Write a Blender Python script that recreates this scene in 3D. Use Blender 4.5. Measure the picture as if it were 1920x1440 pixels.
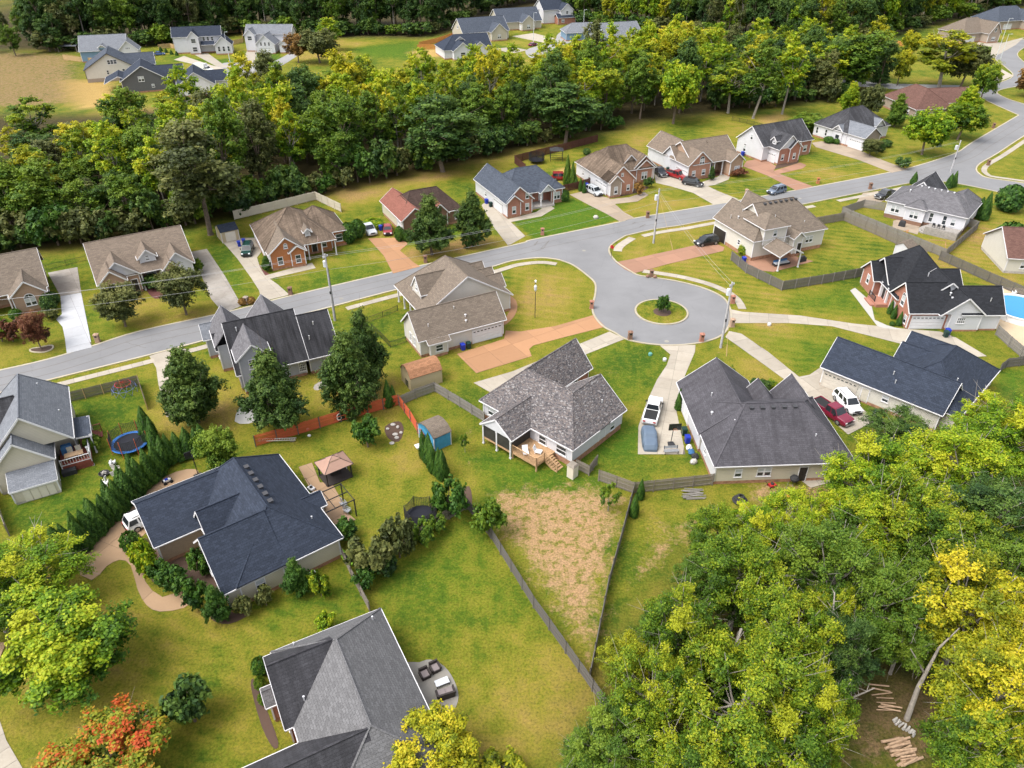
import bpy, math, random
import numpy as np
from mathutils import Vector, Matrix
R = math.radians
for o in list(bpy.data.objects): bpy.data.objects.remove(o)
scene = bpy.context.scene
col = scene.collection
# ---------------------------------------------------------------- camera
CAM_H, PITCH, FPX = 58.0, R(34), 1400.0
cd = bpy.data.cameras.new('camera'); cam = bpy.data.objects.new('camera', cd); col.objects.link(cam)
cd.sensor_width = 36; cd.lens = 36*FPX/1920; cd.clip_start = 0.5; cd.clip_end = 6000
cam.location = (0, 0, CAM_H); cam.rotation_euler = (R(90)-PITCH, 0, 0)
scene.camera = cam
# ---------------------------------------------------------------- sky and sun (bright overcast)
SUN_EL, SUN_AZ = R(58), R(-115)          # azimuth measured from +Y towards +X
world = bpy.data.worlds.new('World'); scene.world = world; world.use_nodes = True
wn = world.node_tree.nodes; wl = world.node_tree.links; wn.clear()
sky = wn.new('ShaderNodeTexSky'); sky.sky_type = 'NISHITA'; sky.sun_disc = False
sky.sun_elevation = SUN_EL; sky.sun_rotation = SUN_AZ; sky.air_density = 1.0; sky.dust_density = 4.0; sky.ozone_density = 1.0
hs = wn.new('ShaderNodeHueSaturation'); hs.inputs['Saturation'].default_value = 0.30
bg = wn.new('ShaderNodeBackground'); bg.inputs[1].default_value = 0.15
wo = wn.new('ShaderNodeOutputWorld')
wl.new(sky.outputs[0], hs.inputs['Color']); wl.new(hs.outputs[0], bg.inputs[0]); wl.new(bg.outputs[0], wo.inputs[0])
sd = bpy.data.lights.new('sun', 'SUN'); sd.energy = 1.05; sd.angle = R(38); sd.color = (1.0, 0.95, 0.87)
sun = bpy.data.objects.new('sun', sd); col.objects.link(sun)
sv = Vector((math.cos(SUN_EL)*math.sin(SUN_AZ), math.cos(SUN_EL)*math.cos(SUN_AZ), math.sin(SUN_EL)))
sun.rotation_euler = sv.to_track_quat('Z', 'Y').to_euler(); sun.location = (0, 60, 120)
vs = scene.view_settings
vs.view_transform = 'Standard'; vs.look = 'None'; vs.gamma = 1.0; vs.exposure = 1.32; vs.use_curve_mapping = False
scene.render.engine = 'CYCLES'
scene.cycles.max_bounces = 5; scene.cycles.diffuse_bounces = 3; scene.cycles.transparent_max_bounces = 6
# ---------------------------------------------------------------- helpers
def G(px, py, z=0.0):
    """point of the place (metres) surveyed from the photograph, at height z above the ground"""
    u = (px-960)/FPX; v = (720-py)/FPX
    dx, dy, dz = u, math.cos(PITCH)+v*math.sin(PITCH), -math.sin(PITCH)+v*math.cos(PITCH)
    t = (z-CAM_H)/dz
    return Vector((t*dx, t*dy, z))
def g2(px, py, z=0.0):
    p = G(px, py, z); return (p.x, p.y)
class MB:
    """collects faces with planar UVs in metres; build() links ONE mesh object"""
    def __init__(s): s.v = []; s.f = []; s.m = []; s.sm = []
    def poly(s, pts, m=0, smooth=False):
        b = len(s.v); s.v += [tuple(p) for p in pts]; s.f.append(tuple(range(b, b+len(pts)))); s.m.append(m); s.sm.append(smooth)
    def box(s, a, b, m=0):
        x0, y0, z0 = a; x1, y1, z1 = b
        if x0 > x1: x0, x1 = x1, x0
        if y0 > y1: y0, y1 = y1, y0
        if z0 > z1: z0, z1 = z1, z0
        c = [(x0,y0,z0),(x1,y0,z0),(x1,y1,z0),(x0,y1,z0),(x0,y0,z1),(x1,y0,z1),(x1,y1,z1),(x0,y1,z1)]
        for f in ((3,2,1,0),(4,5,6,7),(0,1,5,4),(1,2,6,5),(2,3,7,6),(3,0,4,7)): s.poly([c[i] for i in f], m)
    def bar(s, p, q, w, h=None, m=0):
        p = Vector(p); q = Vector(q); h = h or w; d = (q-p)
        if d.length < 1e-6: return
        d.normalize(); up = Vector((0,0,1)) if abs(d.z) < .95 else Vector((1,0,0))
        a = d.cross(up).normalized()*w/2; b = a.cross(d).normalized()*h/2
        c = [p-a-b, p+a-b, p+a+b, p-a+b, q-a-b, q+a-b, q+a+b, q-a+b]
        for f in ((0,1,2,3),(7,6,5,4),(4,5,1,0),(5,6,2,1),(6,7,3,2),(7,4,0,3)): s.poly([c[i] for i in f], m)
    def cyl(s, p, q, r0, r1=None, n=8, m=0, cap=True, smooth=True):
        p = Vector(p); q = Vector(q); r1 = r0 if r1 is None else r1
        d = (q-p).normalized(); up = Vector((0,0,1)) if abs(d.z) < .95 else Vector((1,0,0))
        a = d.cross(up).normalized(); b = d.cross(a)
        P0 = [p+(a*math.cos(2*math.pi*i/n)+b*math.sin(2*math.pi*i/n))*r0 for i in range(n)]
        P1 = [q+(a*math.cos(2*math.pi*i/n)+b*math.sin(2*math.pi*i/n))*r1 for i in range(n)]
        for i in range(n):
            j = (i+1) % n; s.poly([P0[j], P0[i], P1[i], P1[j]], m, smooth)
        if cap: s.poly(P0, m); s.poly(P1[::-1], m)
    def tube(s, pts, r, n=5, m=0):
        for a, b in zip(pts, pts[1:]): s.cyl(a, b, r, r, n, m, cap=False)
    def prism(s, xy, z0, z1, m=0, ms=None):
        """closed outline pushed up from z0 to z1"""
        ar = sum(xy[i][0]*xy[(i+1) % len(xy)][1]-xy[(i+1) % len(xy)][0]*xy[i][1] for i in range(len(xy)))
        if ar < 0: xy = xy[::-1]
        s.poly([(x, y, z1) for x, y in xy], m)
        for i in range(len(xy)):
            a = xy[i]; b = xy[(i+1) % len(xy)]
            s.poly([(a[0],a[1],z0),(b[0],b[1],z0),(b[0],b[1],z1),(a[0],a[1],z1)], m if ms is None else ms)
    def lathe(s, prof, n=12, m=0, c=(0,0,0)):
        for (r0, z0), (r1, z1) in zip(prof, prof[1:]):
            for i in range(n):
                a = 2*math.pi*i/n; b = 2*math.pi*(i+1)/n
                q = [(c[0]+r0*math.cos(a), c[1]+r0*math.sin(a), c[2]+z0), (c[0]+r0*math.cos(b), c[1]+r0*math.sin(b), c[2]+z0),
                     (c[0]+r1*math.cos(b), c[1]+r1*math.sin(b), c[2]+z1), (c[0]+r1*math.cos(a), c[1]+r1*math.sin(a), c[2]+z1)]
                if r0 < 1e-5: q = [q[0], q[2], q[3]]
                elif r1 < 1e-5: q = [q[0], q[1], q[2]]
                s.poly(q, m, True)
    def mesh(s, name, mats):
        me = bpy.data.meshes.new(name); me.from_pydata(s.v, [], s.f)
        V = np.array(s.v) if s.v else np.zeros((0,3)); uv = []
        for f in s.f:
            P = V[list(f)]; n = np.zeros(3)
            for i in range(len(P)):
                a = P[i]; b = P[(i+1) % len(P)]
                n += [(a[1]-b[1])*(a[2]+b[2]), (a[2]-b[2])*(a[0]+b[0]), (a[0]-b[0])*(a[1]+b[1])]
            l = math.sqrt(n@n) or 1; n = n/l
            if abs(n[2]) > .985: uv.append(P[:, :2])
            else:
                t = np.array([-n[1], n[0], 0]); t /= math.sqrt(t@t); b = np.cross(n, t)
                uv.append(np.stack([P@t, P@b], 1))
        if uv:
            l = me.uv_layers.new(name='UVMap'); l.data.foreach_set('uv', np.concatenate(uv).astype(np.float32).ravel())
        if not isinstance(mats, (list, tuple)): mats = [mats]
        for m in mats: me.materials.append(M[m] if isinstance(m, str) else m)
        me.polygons.foreach_set('material_index', s.m); me.polygons.foreach_set('use_smooth', s.sm); me.update()
        return me
    def build(s, name, mats, parent=None, loc=(0,0,0), rz=0):
        return link(name, s.mesh(name, mats), parent, loc, rz)
def link(name, me, parent=None, loc=(0,0,0), rz=0):
    o = bpy.data.objects.new(name, me); col.objects.link(o); o.location = loc; o.rotation_euler = (0,0,rz)
    if parent: o.parent = parent
    return o
def tag(o, label=None, cat=None, group=None, kind=None):
    if label: o['label'] = label
    if cat: o['category'] = cat
    if group: o['group'] = group
    if kind: o['kind'] = kind
    return o
def thing(name, label, cat, loc=(0,0,0), rz=0, group=None):
    o = link(name, None, None, loc, rz); o.empty_display_size = .3
    return tag(o, label, cat, group)
# ---------------------------------------------------------------- materials
M = {}
def nodes(name):
    m = bpy.data.materials.new(name); m.use_nodes = True; nt = m.node_tree
    b = nt.nodes['Principled BSDF']; M[name] = m
    return m, nt, b
def nd(nt, t, **k):
    n = nt.nodes.new(t)
    for a, v in k.items():
        if a.startswith('_'): setattr(n, a[1:], v)
        else: n.inputs[a.replace('_', ' ')].default_value = v
    return n
def ramp(nt, fac, stops):
    r = nt.nodes.new('ShaderNodeValToRGB'); e = r.color_ramp.elements
    while len(e) < len(stops): e.new(.5)
    for i, (p, c) in enumerate(stops): e[i].position = p; e[i].color = (*c, 1) if len(c) == 3 else c
    nt.links.new(fac, r.inputs[0]); return r
def mixc(nt, f, a, b, mode='MIX'):
    n = nt.nodes.new('ShaderNodeMix'); n.data_type = 'RGBA'; n.blend_type = mode
    for s, x in ((n.inputs[0], f), (n.inputs[6], a), (n.inputs[7], b)):
        if hasattr(x, 'is_output'): nt.links.new(x, s)
        elif isinstance(x, (int, float)): s.default_value = x
        else: s.default_value = (*x, 1)
    return n.outputs[2]
def math_(nt, op, a, b=0.0):
    n = nt.nodes.new('ShaderNodeMath'); n.operation = op
    for s, x in ((n.inputs[0], a), (n.inputs[1], b)):
        if hasattr(x, 'is_output'): nt.links.new(x, s)
        else: s.default_value = x
    return n.outputs[0]
def coords(nt, kind='Object', sc=(1,1,1)):
    t = nt.nodes.new('ShaderNodeTexCoord'); mp = nt.nodes.new('ShaderNodeMapping'); mp.inputs['Scale'].default_value = sc
    nt.links.new(t.outputs[kind], mp.inputs[0]); return mp.outputs[0]
def noise(nt, vec, scale, detail=4, rough=.55):
    n = nd(nt, 'ShaderNodeTexNoise', Scale=scale, Detail=detail, Roughness=rough); nt.links.new(vec, n.inputs['Vector']); return n.outputs[0]
def bump(nt, b, h, strength=.3, dist=.02):
    n = nd(nt, 'ShaderNodeBump', Strength=strength, Distance=dist); nt.links.new(h, n.inputs['Height']); nt.links.new(n.outputs[0], b.inputs['Normal'])
def plain(name, c, rough=.7, var=.12, scale=1.5, metal=0, spec=.3, bm=0):
    m, nt, b = nodes(name); v = coords(nt); n = noise(nt, v, scale)
    lo = tuple(x*(1-var) for x in c); hi = tuple(min(1, x*(1+var)) for x in c)
    r = ramp(nt, n, [(.3, lo), (.7, hi)]); nt.links.new(r.outputs[0], b.inputs['Base Color'])
    b.inputs['Roughness'].default_value = rough; b.inputs['Metallic'].default_value = metal; b.inputs['Specular IOR Level'].default_value = spec
    if bm: bump(nt, b, noise(nt, v, scale*8), bm)
    return m
def shingle(name, c, c2=None, streak=0, sc=1.0, contrast=.35, speck=None):
    m, nt, b = nodes(name); uv = coords(nt, 'UV')
    c = tuple(x*.69 for x in c); c2 = c2 or tuple(x*.62 for x in c)
    br = nd(nt, 'ShaderNodeTexBrick', Scale=1.0, Mortar_Size=.018, Mortar_Smooth=.3, Bias=0, Brick_Width=.5*sc, Row_Height=.25*sc)
    br.inputs['Color1'].default_value = (*[min(1, x*(1+contrast)) for x in c], 1); br.inputs['Color2'].default_value = (*c2, 1)
    br.inputs['Mortar'].default_value = (*[x*.45 for x in c], 1); nt.links.new(uv, br.inputs['Vector'])
    n1 = noise(nt, uv, .5, 3); n2 = noise(nt, uv, 9, 2)
    cc = mixc(nt, .34, br.outputs[0], mixc(nt, ramp(nt, n2, [(.34, (0,0,0)), (.66, (1,1,1))]).outputs[0], tuple(x*.45 for x in c), tuple(min(1, x*1.75) for x in c)))
    cc = mixc(nt, .22, cc, mixc(nt, n1, tuple(x*.5 for x in c), tuple(min(1, x*1.35) for x in c)), 'MIX')
    if speck:
        wv = nd(nt, 'ShaderNodeTexVoronoi', Scale=4.6); nt.links.new(coords(nt, 'UV', (1, 2, 1)), wv.inputs['Vector'])
        rr = ramp(nt, wv.outputs['Color'], [(.0, speck[0]), (.35, speck[1]), (.6, speck[2]), (.8, speck[3])]); rr.color_ramp.interpolation = 'CONSTANT'
        cc = mixc(nt, .8, cc, rr.outputs[0])
    if streak:
        st = noise(nt, coords(nt, 'UV', (1.6, .13, 1)), 1.0, 5, .65); big = noise(nt, uv, .22, 2)
        f = ramp(nt, math_(nt, 'MULTIPLY', st, math_(nt, 'ADD', big, .45)), [(.36, (0,0,0)), (.6, (1,1,1))])
        cc = mixc(nt, math_(nt, 'MULTIPLY', f.outputs[0], streak), cc, tuple(x*.28 for x in c))
    nt.links.new(cc, b.inputs['Base Color']); b.inputs['Roughness'].default_value = .9; b.inputs['Specular IOR Level'].default_value = .15
    bump(nt, b, br.outputs[1], .6, .03)
    b.inputs['Normal'].links[0].from_node.invert = True
    return m
def siding(name, c, row=.2, dirt=.12):
    c = tuple(x*.94 for x in c)
    m, nt, b = nodes(name); uv = coords(nt, 'UV'); sx = nt.nodes.new('ShaderNodeSeparateXYZ'); nt.links.new(uv, sx.inputs[0])
    fr = math_(nt, 'FRACT', math_(nt, 'DIVIDE', sx.outputs[1], row))
    line = ramp(nt, fr, [(0, (.55,.55,.55)), (.14, (1,1,1)), (1, (.93,.93,.93))])
    n = noise(nt, coords(nt, 'UV', (1, .6, 1)), .9)
    base = mixc(nt, n, tuple(x*(1-dirt) for x in c), tuple(min(1, x*(1+dirt*.4)) for x in c))
    nt.links.new(mixc(nt, 1.0, base, line.outputs[0], 'MULTIPLY'), b.inputs['Base Color'])
    b.inputs['Roughness'].default_value = .55; bump(nt, b, fr, .35, .02)
def brick(name, c1, c2, mo=(.36,.32,.28)):
    c1 = (c1[0]*.86, c1[1]*.76, c1[2]*.70); c2 = (c2[0]*.86, c2[1]*.76, c2[2]*.70)
    m, nt, b = nodes(name); uv = coords(nt, 'UV')
    br = nd(nt, 'ShaderNodeTexBrick', Scale=1.0, Mortar_Size=.012, Mortar_Smooth=.2, Brick_Width=.30, Row_Height=.105)
    br.inputs['Color1'].default_value = (*c1, 1); br.inputs['Color2'].default_value = (*c2, 1); br.inputs['Mortar'].default_value = (*mo, 1)
    nt.links.new(uv, br.inputs['Vector'])
    n = noise(nt, uv, 1.3, 5, .7); n3 = noise(nt, uv, 5, 2)
    cc = mixc(nt, .35, br.outputs[0], mixc(nt, n, tuple(x*.55 for x in c2), tuple(min(1, x*1.35) for x in c1)))
    cc = mixc(nt, .35, cc, mixc(nt, n3, tuple(x*.6 for x in c2), tuple(min(1, x*1.3) for x in c1)))
    nt.links.new(cc, b.inputs['Base Color']); b.inputs['Roughness'].default_value = .9
    bump(nt, b, br.outputs[1], .5, .012); b.inputs['Normal'].links[0].from_node.invert = True
def foliage(name, stops, trans=.25, rough=.6):
    """leaf colour picked per leaf clump (attribute) and per tree (object random)"""
    m, nt, b = nodes(name)
    at = nt.nodes.new('ShaderNodeAttribute'); at.attribute_name = 'tint'
    oi = nt.nodes.new('ShaderNodeObjectInfo')
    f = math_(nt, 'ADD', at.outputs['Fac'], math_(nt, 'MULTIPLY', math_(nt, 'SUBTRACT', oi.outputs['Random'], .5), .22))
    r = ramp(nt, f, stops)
    nt.links.new(r.outputs[0], b.inputs['Base Color']); b.inputs['Roughness'].default_value = rough; b.inputs['Specular IOR Level'].default_value = .25
    tr = nt.nodes.new('ShaderNodeBsdfTranslucent'); mx = nt.nodes.new('ShaderNodeMixShader'); mx.inputs[0].default_value = trans
    hv = nd(nt, 'ShaderNodeHueSaturation', Saturation=1.1, Value=1.25); nt.links.new(r.outputs[0], hv.inputs['Color']); nt.links.new(hv.outputs[0], tr.inputs[0])
    nt.links.new(b.outputs[0], mx.inputs[1]); nt.links.new(tr.outputs[0], mx.inputs[2]); nt.links.new(mx.outputs[0], nt.nodes['Material Output'].inputs[0])
plain('trim', (.60,.59,.60), .5, .05); plain('cream_trim', (.58,.54,.46), .5, .05); plain('dark_trim', (.05,.05,.055), .5)
plain('foundation', (.30,.16,.10), .9, .35, 2.5); plain('block', (.36,.33,.30), .9, .2, 2)
siding('white_siding', (.60,.60,.63)); siding('cream_siding', (.58,.53,.43)); siding('pale_siding', (.60,.57,.51)); siding('grey_siding', (.38,.39,.44)); siding('blue_siding', (.16,.26,.37), .3)
siding('dark_siding', (.10,.10,.11), .3); siding('ivory_siding', (.60,.565,.51)); siding('tan_siding', (.50,.41,.26)); siding('beige_siding', (.47,.43,.35), .3)
brick('red_brick', (.42,.19,.13), (.30,.12,.085)); brick('orange_brick', (.46,.19,.07), (.38,.15,.055), (.40,.22,.12)); brick('tan_brick', (.44,.32,.23), (.34,.24,.17)); brick('brown_brick', (.25,.15,.10), (.17,.095,.065), (.25,.2,.17)); brick('pink_brick', (.47,.25,.17), (.37,.18,.12)); brick('stone', (.38,.34,.29), (.26,.24,.21))
brick('taupe_brick', (.40,.33,.24), (.30,.24,.17))
shingle('sh_navy', (.043,.054,.080), streak=0); shingle('sh_black', (.030,.032,.038)); shingle('sh_grey', (.18,.178,.184), contrast=.18); shingle('sh_grey_stained', (.075,.074,.083), streak=.5, contrast=.18); shingle('sh_char', (.115,.11,.125), streak=.38, contrast=.15); shingle('sh_slate', (.235,.25,.28), contrast=.12)
shingle('sh_black_streak', (.055,.055,.062), (.04,.04,.045), streak=.8); shingle('sh_blackgrey', (.09,.09,.10), streak=.6)
shingle('sh_kgrey', (.165,.16,.172)); shingle('sh_tan', (.225,.182,.145), contrast=.2); shingle('sh_taupe', (.235,.185,.145), contrast=.2); shingle('sh_brown', (.24,.18,.135), streak=.7); shingle('sh_red', (.30,.125,.095), contrast=.1); shingle('sh_redbrown', (.17,.092,.075)); shingle('sh_dkbrown', (.09,.06,.05), streak=.4)
shingle('sh_orange', (.44,.22,.12), contrast=.3)
shingle('sh_speck', (.16,.14,.145), speck=((.052,.049,.052), (.105,.098,.10), (.145,.122,.112), (.25,.24,.235)))
shingle('sh_bluegrey', (.085,.10,.13))
def glassm():
    m, nt, b = nodes('glass'); n = noise(nt, coords(nt), .8)
    r = ramp(nt, n, [(.3, (.012,.015,.018)), (.75, (.06,.075,.085))]); nt.links.new(r.outputs[0], b.inputs['Base Color'])
    b.inputs['Roughness'].default_value = .06; b.inputs['Specular IOR Level'].default_value = .7
    m, nt, b = nodes('blind'); b.inputs['Base Color'].default_value = (.42,.44,.45,1); b.inputs['Roughness'].default_value = .15
glassm()
plain('garage', (.57,.57,.58), .45, .04); plain('garage_cream', (.50,.46,.40), .45, .04); plain('door_dark', (.03,.025,.025), .4); plain('door_green', (.10,.28,.24), .3)
plain('metal', (.42,.43,.45), .4, .1, 3, .6); plain('dark_metal', (.03,.03,.033), .5, .1, 3, .3); plain('vent', (.7,.7,.72), .3, .05, 3, .5)
plain('door_cream', (.52,.48,.40), .4); plain('door_white', (.66,.66,.66), .4)
# ================================================================ houses
def slab(mb, pts, t=.16, m=0):
    """roof slope: top face plus edges and underside, t thick"""
    P = [Vector(p) for p in pts]; Q = [p-Vector((0,0,t)) for p in P]
    mb.poly(P, m); mb.poly(Q[::-1], m)
    for i in range(len(P)):
        j = (i+1) % len(P); mb.poly([P[j], P[i], Q[i], Q[j]], m)
def roof_block(b):
    """returns roof mesh, trim mesh, list of gable triangles (side, pts)"""
    u0, u1, v0, v1 = b['r']; z = b['z']; h = b.get('h', z); ax = b.get('ax', 'u'); e = b.get('e', ('g', 'g')); hsb = b.get('hs')
    rm, tm = MB(), MB(); gab = {}
    if ax[0] == 's':                                    # lean-to roof, ax = 's-u', 's+v' ... low side
        lo = ax[1:]
        zz = lambda u, v: z+(h-z)*({'+u': (u1-u)/(u1-u0), '-u': (u-u0)/(u1-u0), '+v': (v1-v)/(v1-v0), '-v': (v-v0)/(v1-v0)}[lo])
        c = [(u0,v0),(u1,v0),(u1,v1),(u0,v1)]; P = [(u, v, zz(u, v)) for u, v in c]
        slab(rm, P, .14)
        for i in range(4):
            a, q = Vector(P[i]), Vector(P[(i+1) % 4]); n = Vector(((q-a).y, -(q-a).x, 0)).normalized()*.02
            tm.bar(a+n-Vector((0,0,.13)), q+n-Vector((0,0,.13)), .05, .2)
        b['_zz'] = zz
        return rm, tm, {}
    T = (lambda a, c: (a, c)) if ax == 'u' else (lambda a, c: (c, a))
    a0, a1, c0, c1 = (u0, u1, v0, v1) if ax == 'u' else (v0, v1, u0, u1)
    cm = b.get('cm', (c0+c1)/2); hw = (c1-c0)/2
    if hsb is None: hsb = hw
    if not isinstance(hsb, (tuple, list)): hsb = (hsb, hsb)
    r0 = a0+(hsb[0] if e[0] == 'h' else 0); r1 = a1-(hsb[1] if e[1] == 'h' else 0)
    if r0 > r1: r0 = r1 = (r0+r1)/2
    p = lambda a, c, zz: (*T(a, c), zz)
    flip = ax == 'v'
    fx = lambda L: L[::-1] if flip else L
    R0, R1 = p(r0, cm, h), p(r1, cm, h)
    slab(rm, fx([p(a0,c0,z), p(a1,c0,z), R1, R0])); slab(rm, fx([p(a1,c1,z), p(a0,c1,z), R0, R1]))
    if e[0] == 'h': slab(rm, fx([p(a0,c1,z), p(a0,c0,z), R0]))
    if e[1] == 'h': slab(rm, fx([p(a1,c0,z), p(a1,c1,z), R1]))
    capw = .16
    def cap(a, q):
        a = Vector(a)+Vector((0,0,.02)); q = Vector(q)+Vector((0,0,.02)); rm.bar(a, q, capw, .07)
    if r1-r0 > .1: cap(R0, R1)
    for i, (aa, RR) in enumerate(((a0, R0), (a1, R1))):
        if e[i] == 'h': cap(p(aa,c0,z), RR); cap(p(aa,c1,z), RR)
    dz = Vector((0,0,.1))
    for cc, sg in ((c0, -1), (c1, 1)):                  # gutters
        off = Vector((*T(0, sg*.05), 0)); tm.bar(Vector(p(a0,cc,z))+off-dz, Vector(p(a1,cc,z))+off-dz, .08, .12)
    for i, (aa, sg) in enumerate(((a0, -1), (a1, 1))):
        off = Vector((*T(sg*.03, 0), 0))
        if e[i] == 'h': tm.bar(Vector(p(aa,c0,z))+off-dz, Vector(p(aa,c1,z))+off-dz, .08, .12)
        elif e[i] == 'g':                                           # rake boards
            pk = p(aa, cm, h)
            tm.bar(Vector(p(aa,c0,z))+off-dz, Vector(pk)+off-dz, .05, .2); tm.bar(Vector(pk)+off-dz, Vector(p(aa,c1,z))+off-dz, .05, .2)
            gab[('u' if ax == 'u' else 'v')+str(i)] = (c0, c1, cm, h)
    return rm, tm, gab
def roof_z(b, u, v):
    u0, u1, v0, v1 = b['r']; ax = b.get('ax', 'u')
    if not (u0 <= u <= u1 and v0 <= v <= v1) or ax[0] == 's': return -9
    a, c, a0, a1, c0, c1 = (u, v, u0, u1, v0, v1) if ax == 'u' else (v, u, v0, v1, u0, u1)
    hw = (c1-c0)/2; hs_ = b.get('hs') or hw; hs_ = hs_ if isinstance(hs_, (tuple, list)) else (hs_, hs_); cm = b.get('cm', (c0+c1)/2); f = min((c-c0)/(cm-c0), (c1-c)/(c1-cm))
    if b['e'][0] == 'h': f = min(f, (a-a0)/hs_[0])
    if b['e'][1] == 'h': f = min(f, (a1-a)/hs_[1])
    return b['z']+(b['h']-b['z'])*f
def open_ends(blocks):
    """a gable end that runs into another roof carries no wall and no boards"""
    for i, b in enumerate(blocks):
        if b.get('ax', 'u')[0] == 's': continue
        u0, u1, v0, v1 = b['r']; e = list(b['e'])
        for k in (0, 1):
            if e[k] != 'g': continue
            p = ((u0, u1)[k], (v0+v1)/2) if b['ax'] == 'u' else ((u0+u1)/2, (v0, v1)[k])
            if any(roof_z(q, *p) > b['h']-.3 for j, q in enumerate(blocks) if j != i): e[k] = 'n'
        b['e'] = ''.join(e)
WINC = {}
def window_mesh(w, h, kind):
    k = (round(w, 2), round(h, 2), kind)
    if k in WINC: return WINC[k]
    f = MB(); t = .09; d = .07; panes = []
    arch = kind == 'arch'
    def frame(x0, x1, z0, z1):
        f.box((x0,-d,z0),(x0+t,0,z1)); f.box((x1-t,-d,z0),(x1,0,z1)); f.box((x0+t,-d,z0),(x1-t,0,z0+t)); f.box((x0+t,-d,z1-t),(x1-t,0,z1))
    n = 2 if kind in ('twin', 'arch2') else 3 if kind == 'triple' else 1
    ww = w/n
    for i in range(n):
        x0 = -w/2+i*ww; x1 = x0+ww; frame(x0, x1, 0, h); zm = h*.5
        f.box((x0+t,-d*.9,zm-.04),(x1-t,0,zm+.04))
        if kind == 'grid':
            for q in (1/4, 1/2, 3/4): f.box((x0+(x1-x0)*q-.03,-d*.7,t),(x0+(x1-x0)*q+.03,0,h-t))
            for q in (1/4, 3/4): f.box((x0+t,-d*.7,h*q-.03),(x1-t,0,h*q+.03))
        a = MB(); a.poly([(x0+t,-.02,t),(x1-t,-.02,t),(x1-t,-.02,zm-.04),(x0+t,-.02,zm-.04)]); panes.append((a, 'glass'))
        a = MB(); a.poly([(x0+t,-.02,zm+.04),(x1-t,-.02,zm+.04),(x1-t,-.02,h-t),(x0+t,-.02,h-t)]); panes.append((a, 'blind' if kind in ('win', 'twin', 'arch', 'arch2') else 'glass'))
    if kind in ('arch', 'arch2'):
        N = 10; r = w/2; A = [(r*math.cos(math.pi*i/N), r*math.sin(math.pi*i/N)) for i in range(N+1)]; B = [(x*(1-2*t/w), y*(1-2*t/w)) for x, y in A]
        for i in range(N):
            f.poly([(A[i][0],-d,h+A[i][1]),(B[i][0],-d,h+B[i][1]),(B[i+1][0],-d,h+B[i+1][1]),(A[i+1][0],-d,h+A[i+1][1])])
            f.poly([(A[i][0],0,h+A[i][1]),(A[i][0],-d,h+A[i][1]),(A[i+1][0],-d,h+A[i+1][1]),(A[i+1][0],0,h+A[i+1][1])])
        f.box((-r,-d,h-.03),(r,0,h+.05)); f.bar((0,-.035,h),(0,-.035,h+r-t*.5),.05)
        a = MB(); a.poly([(x,-.02,h+y) for x, y in B]); panes.append((a, 'glass'))
    f.box((-w/2-.06,-d-.05,-.07),(w/2+.06,0,0))
    WINC[k] = (f.mesh('window', 'trim'), [a.mesh('pane', m) for a, m in panes])
    return WINC[k]
def garage_mesh(w, h, mat):
    k = ('gar', round(w, 2), round(h, 2), mat)
    if k in WINC: return WINC[k]
    f = MB(); f.box((-w/2-.12,-.09,0),(-w/2,0,h+.12)); f.box((w/2,-.09,0),(w/2+.12,0,h+.12)); f.box((-w/2,-.09,h),(w/2,0,h+.12))
    ps = []; rows = 4; cols = 4
    for r in range(rows):
        p = MB(); z0 = h*r/rows; z1 = h*(r+1)/rows-.02; p.box((-w/2,-.03,z0+.01),(w/2,0,z1))
        for c in range(cols):
            xa = -w/2+w*c/cols+.1; xb = -w/2+w*(c+1)/cols-.1; p.box((xa,-.05,z0+.11),(xb,-.031,z1-.1))
        ps.append(p.mesh('door_panel', mat))
    q = []
    for c in range(8):
        p = MB(); xa = -w/2+w*c/8+.12; xb = -w/2+w*(c+1)/8-.12; p.box((xa,-.062,h*.84),(xb,-.052,h*.91)); q.append(p.mesh('pane', 'glass'))
    WINC[k] = (f.mesh('garage_door', mat), ps, q); return WINC[k]
def door_mesh(mat):
    k = ('door', mat)
    if k in WINC: return WINC[k]
    f = MB(); f.box((-.55,-.08,0),(-.45,0,2.15)); f.box((.45,-.08,0),(.55,0,2.15)); f.box((-.45,-.08,2.05),(.45,0,2.15))
    p = MB(); p.box((-.45,-.04,.02),(.45,0,2.05))
    for x in (-.38, .04):
        for z0, z1 in ((.15,.9),(1.05,1.9)): p.box((x,-.06,z0),(x+.34,-.041,z1))
    g = MB(); g.box((.33,-.12,.98),(.39,-.06,1.06))
    WINC[k] = (f.mesh('door', 'trim'), p.mesh('door_leaf', mat), g.mesh('handle', 'metal')); return WINC[k]
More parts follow.
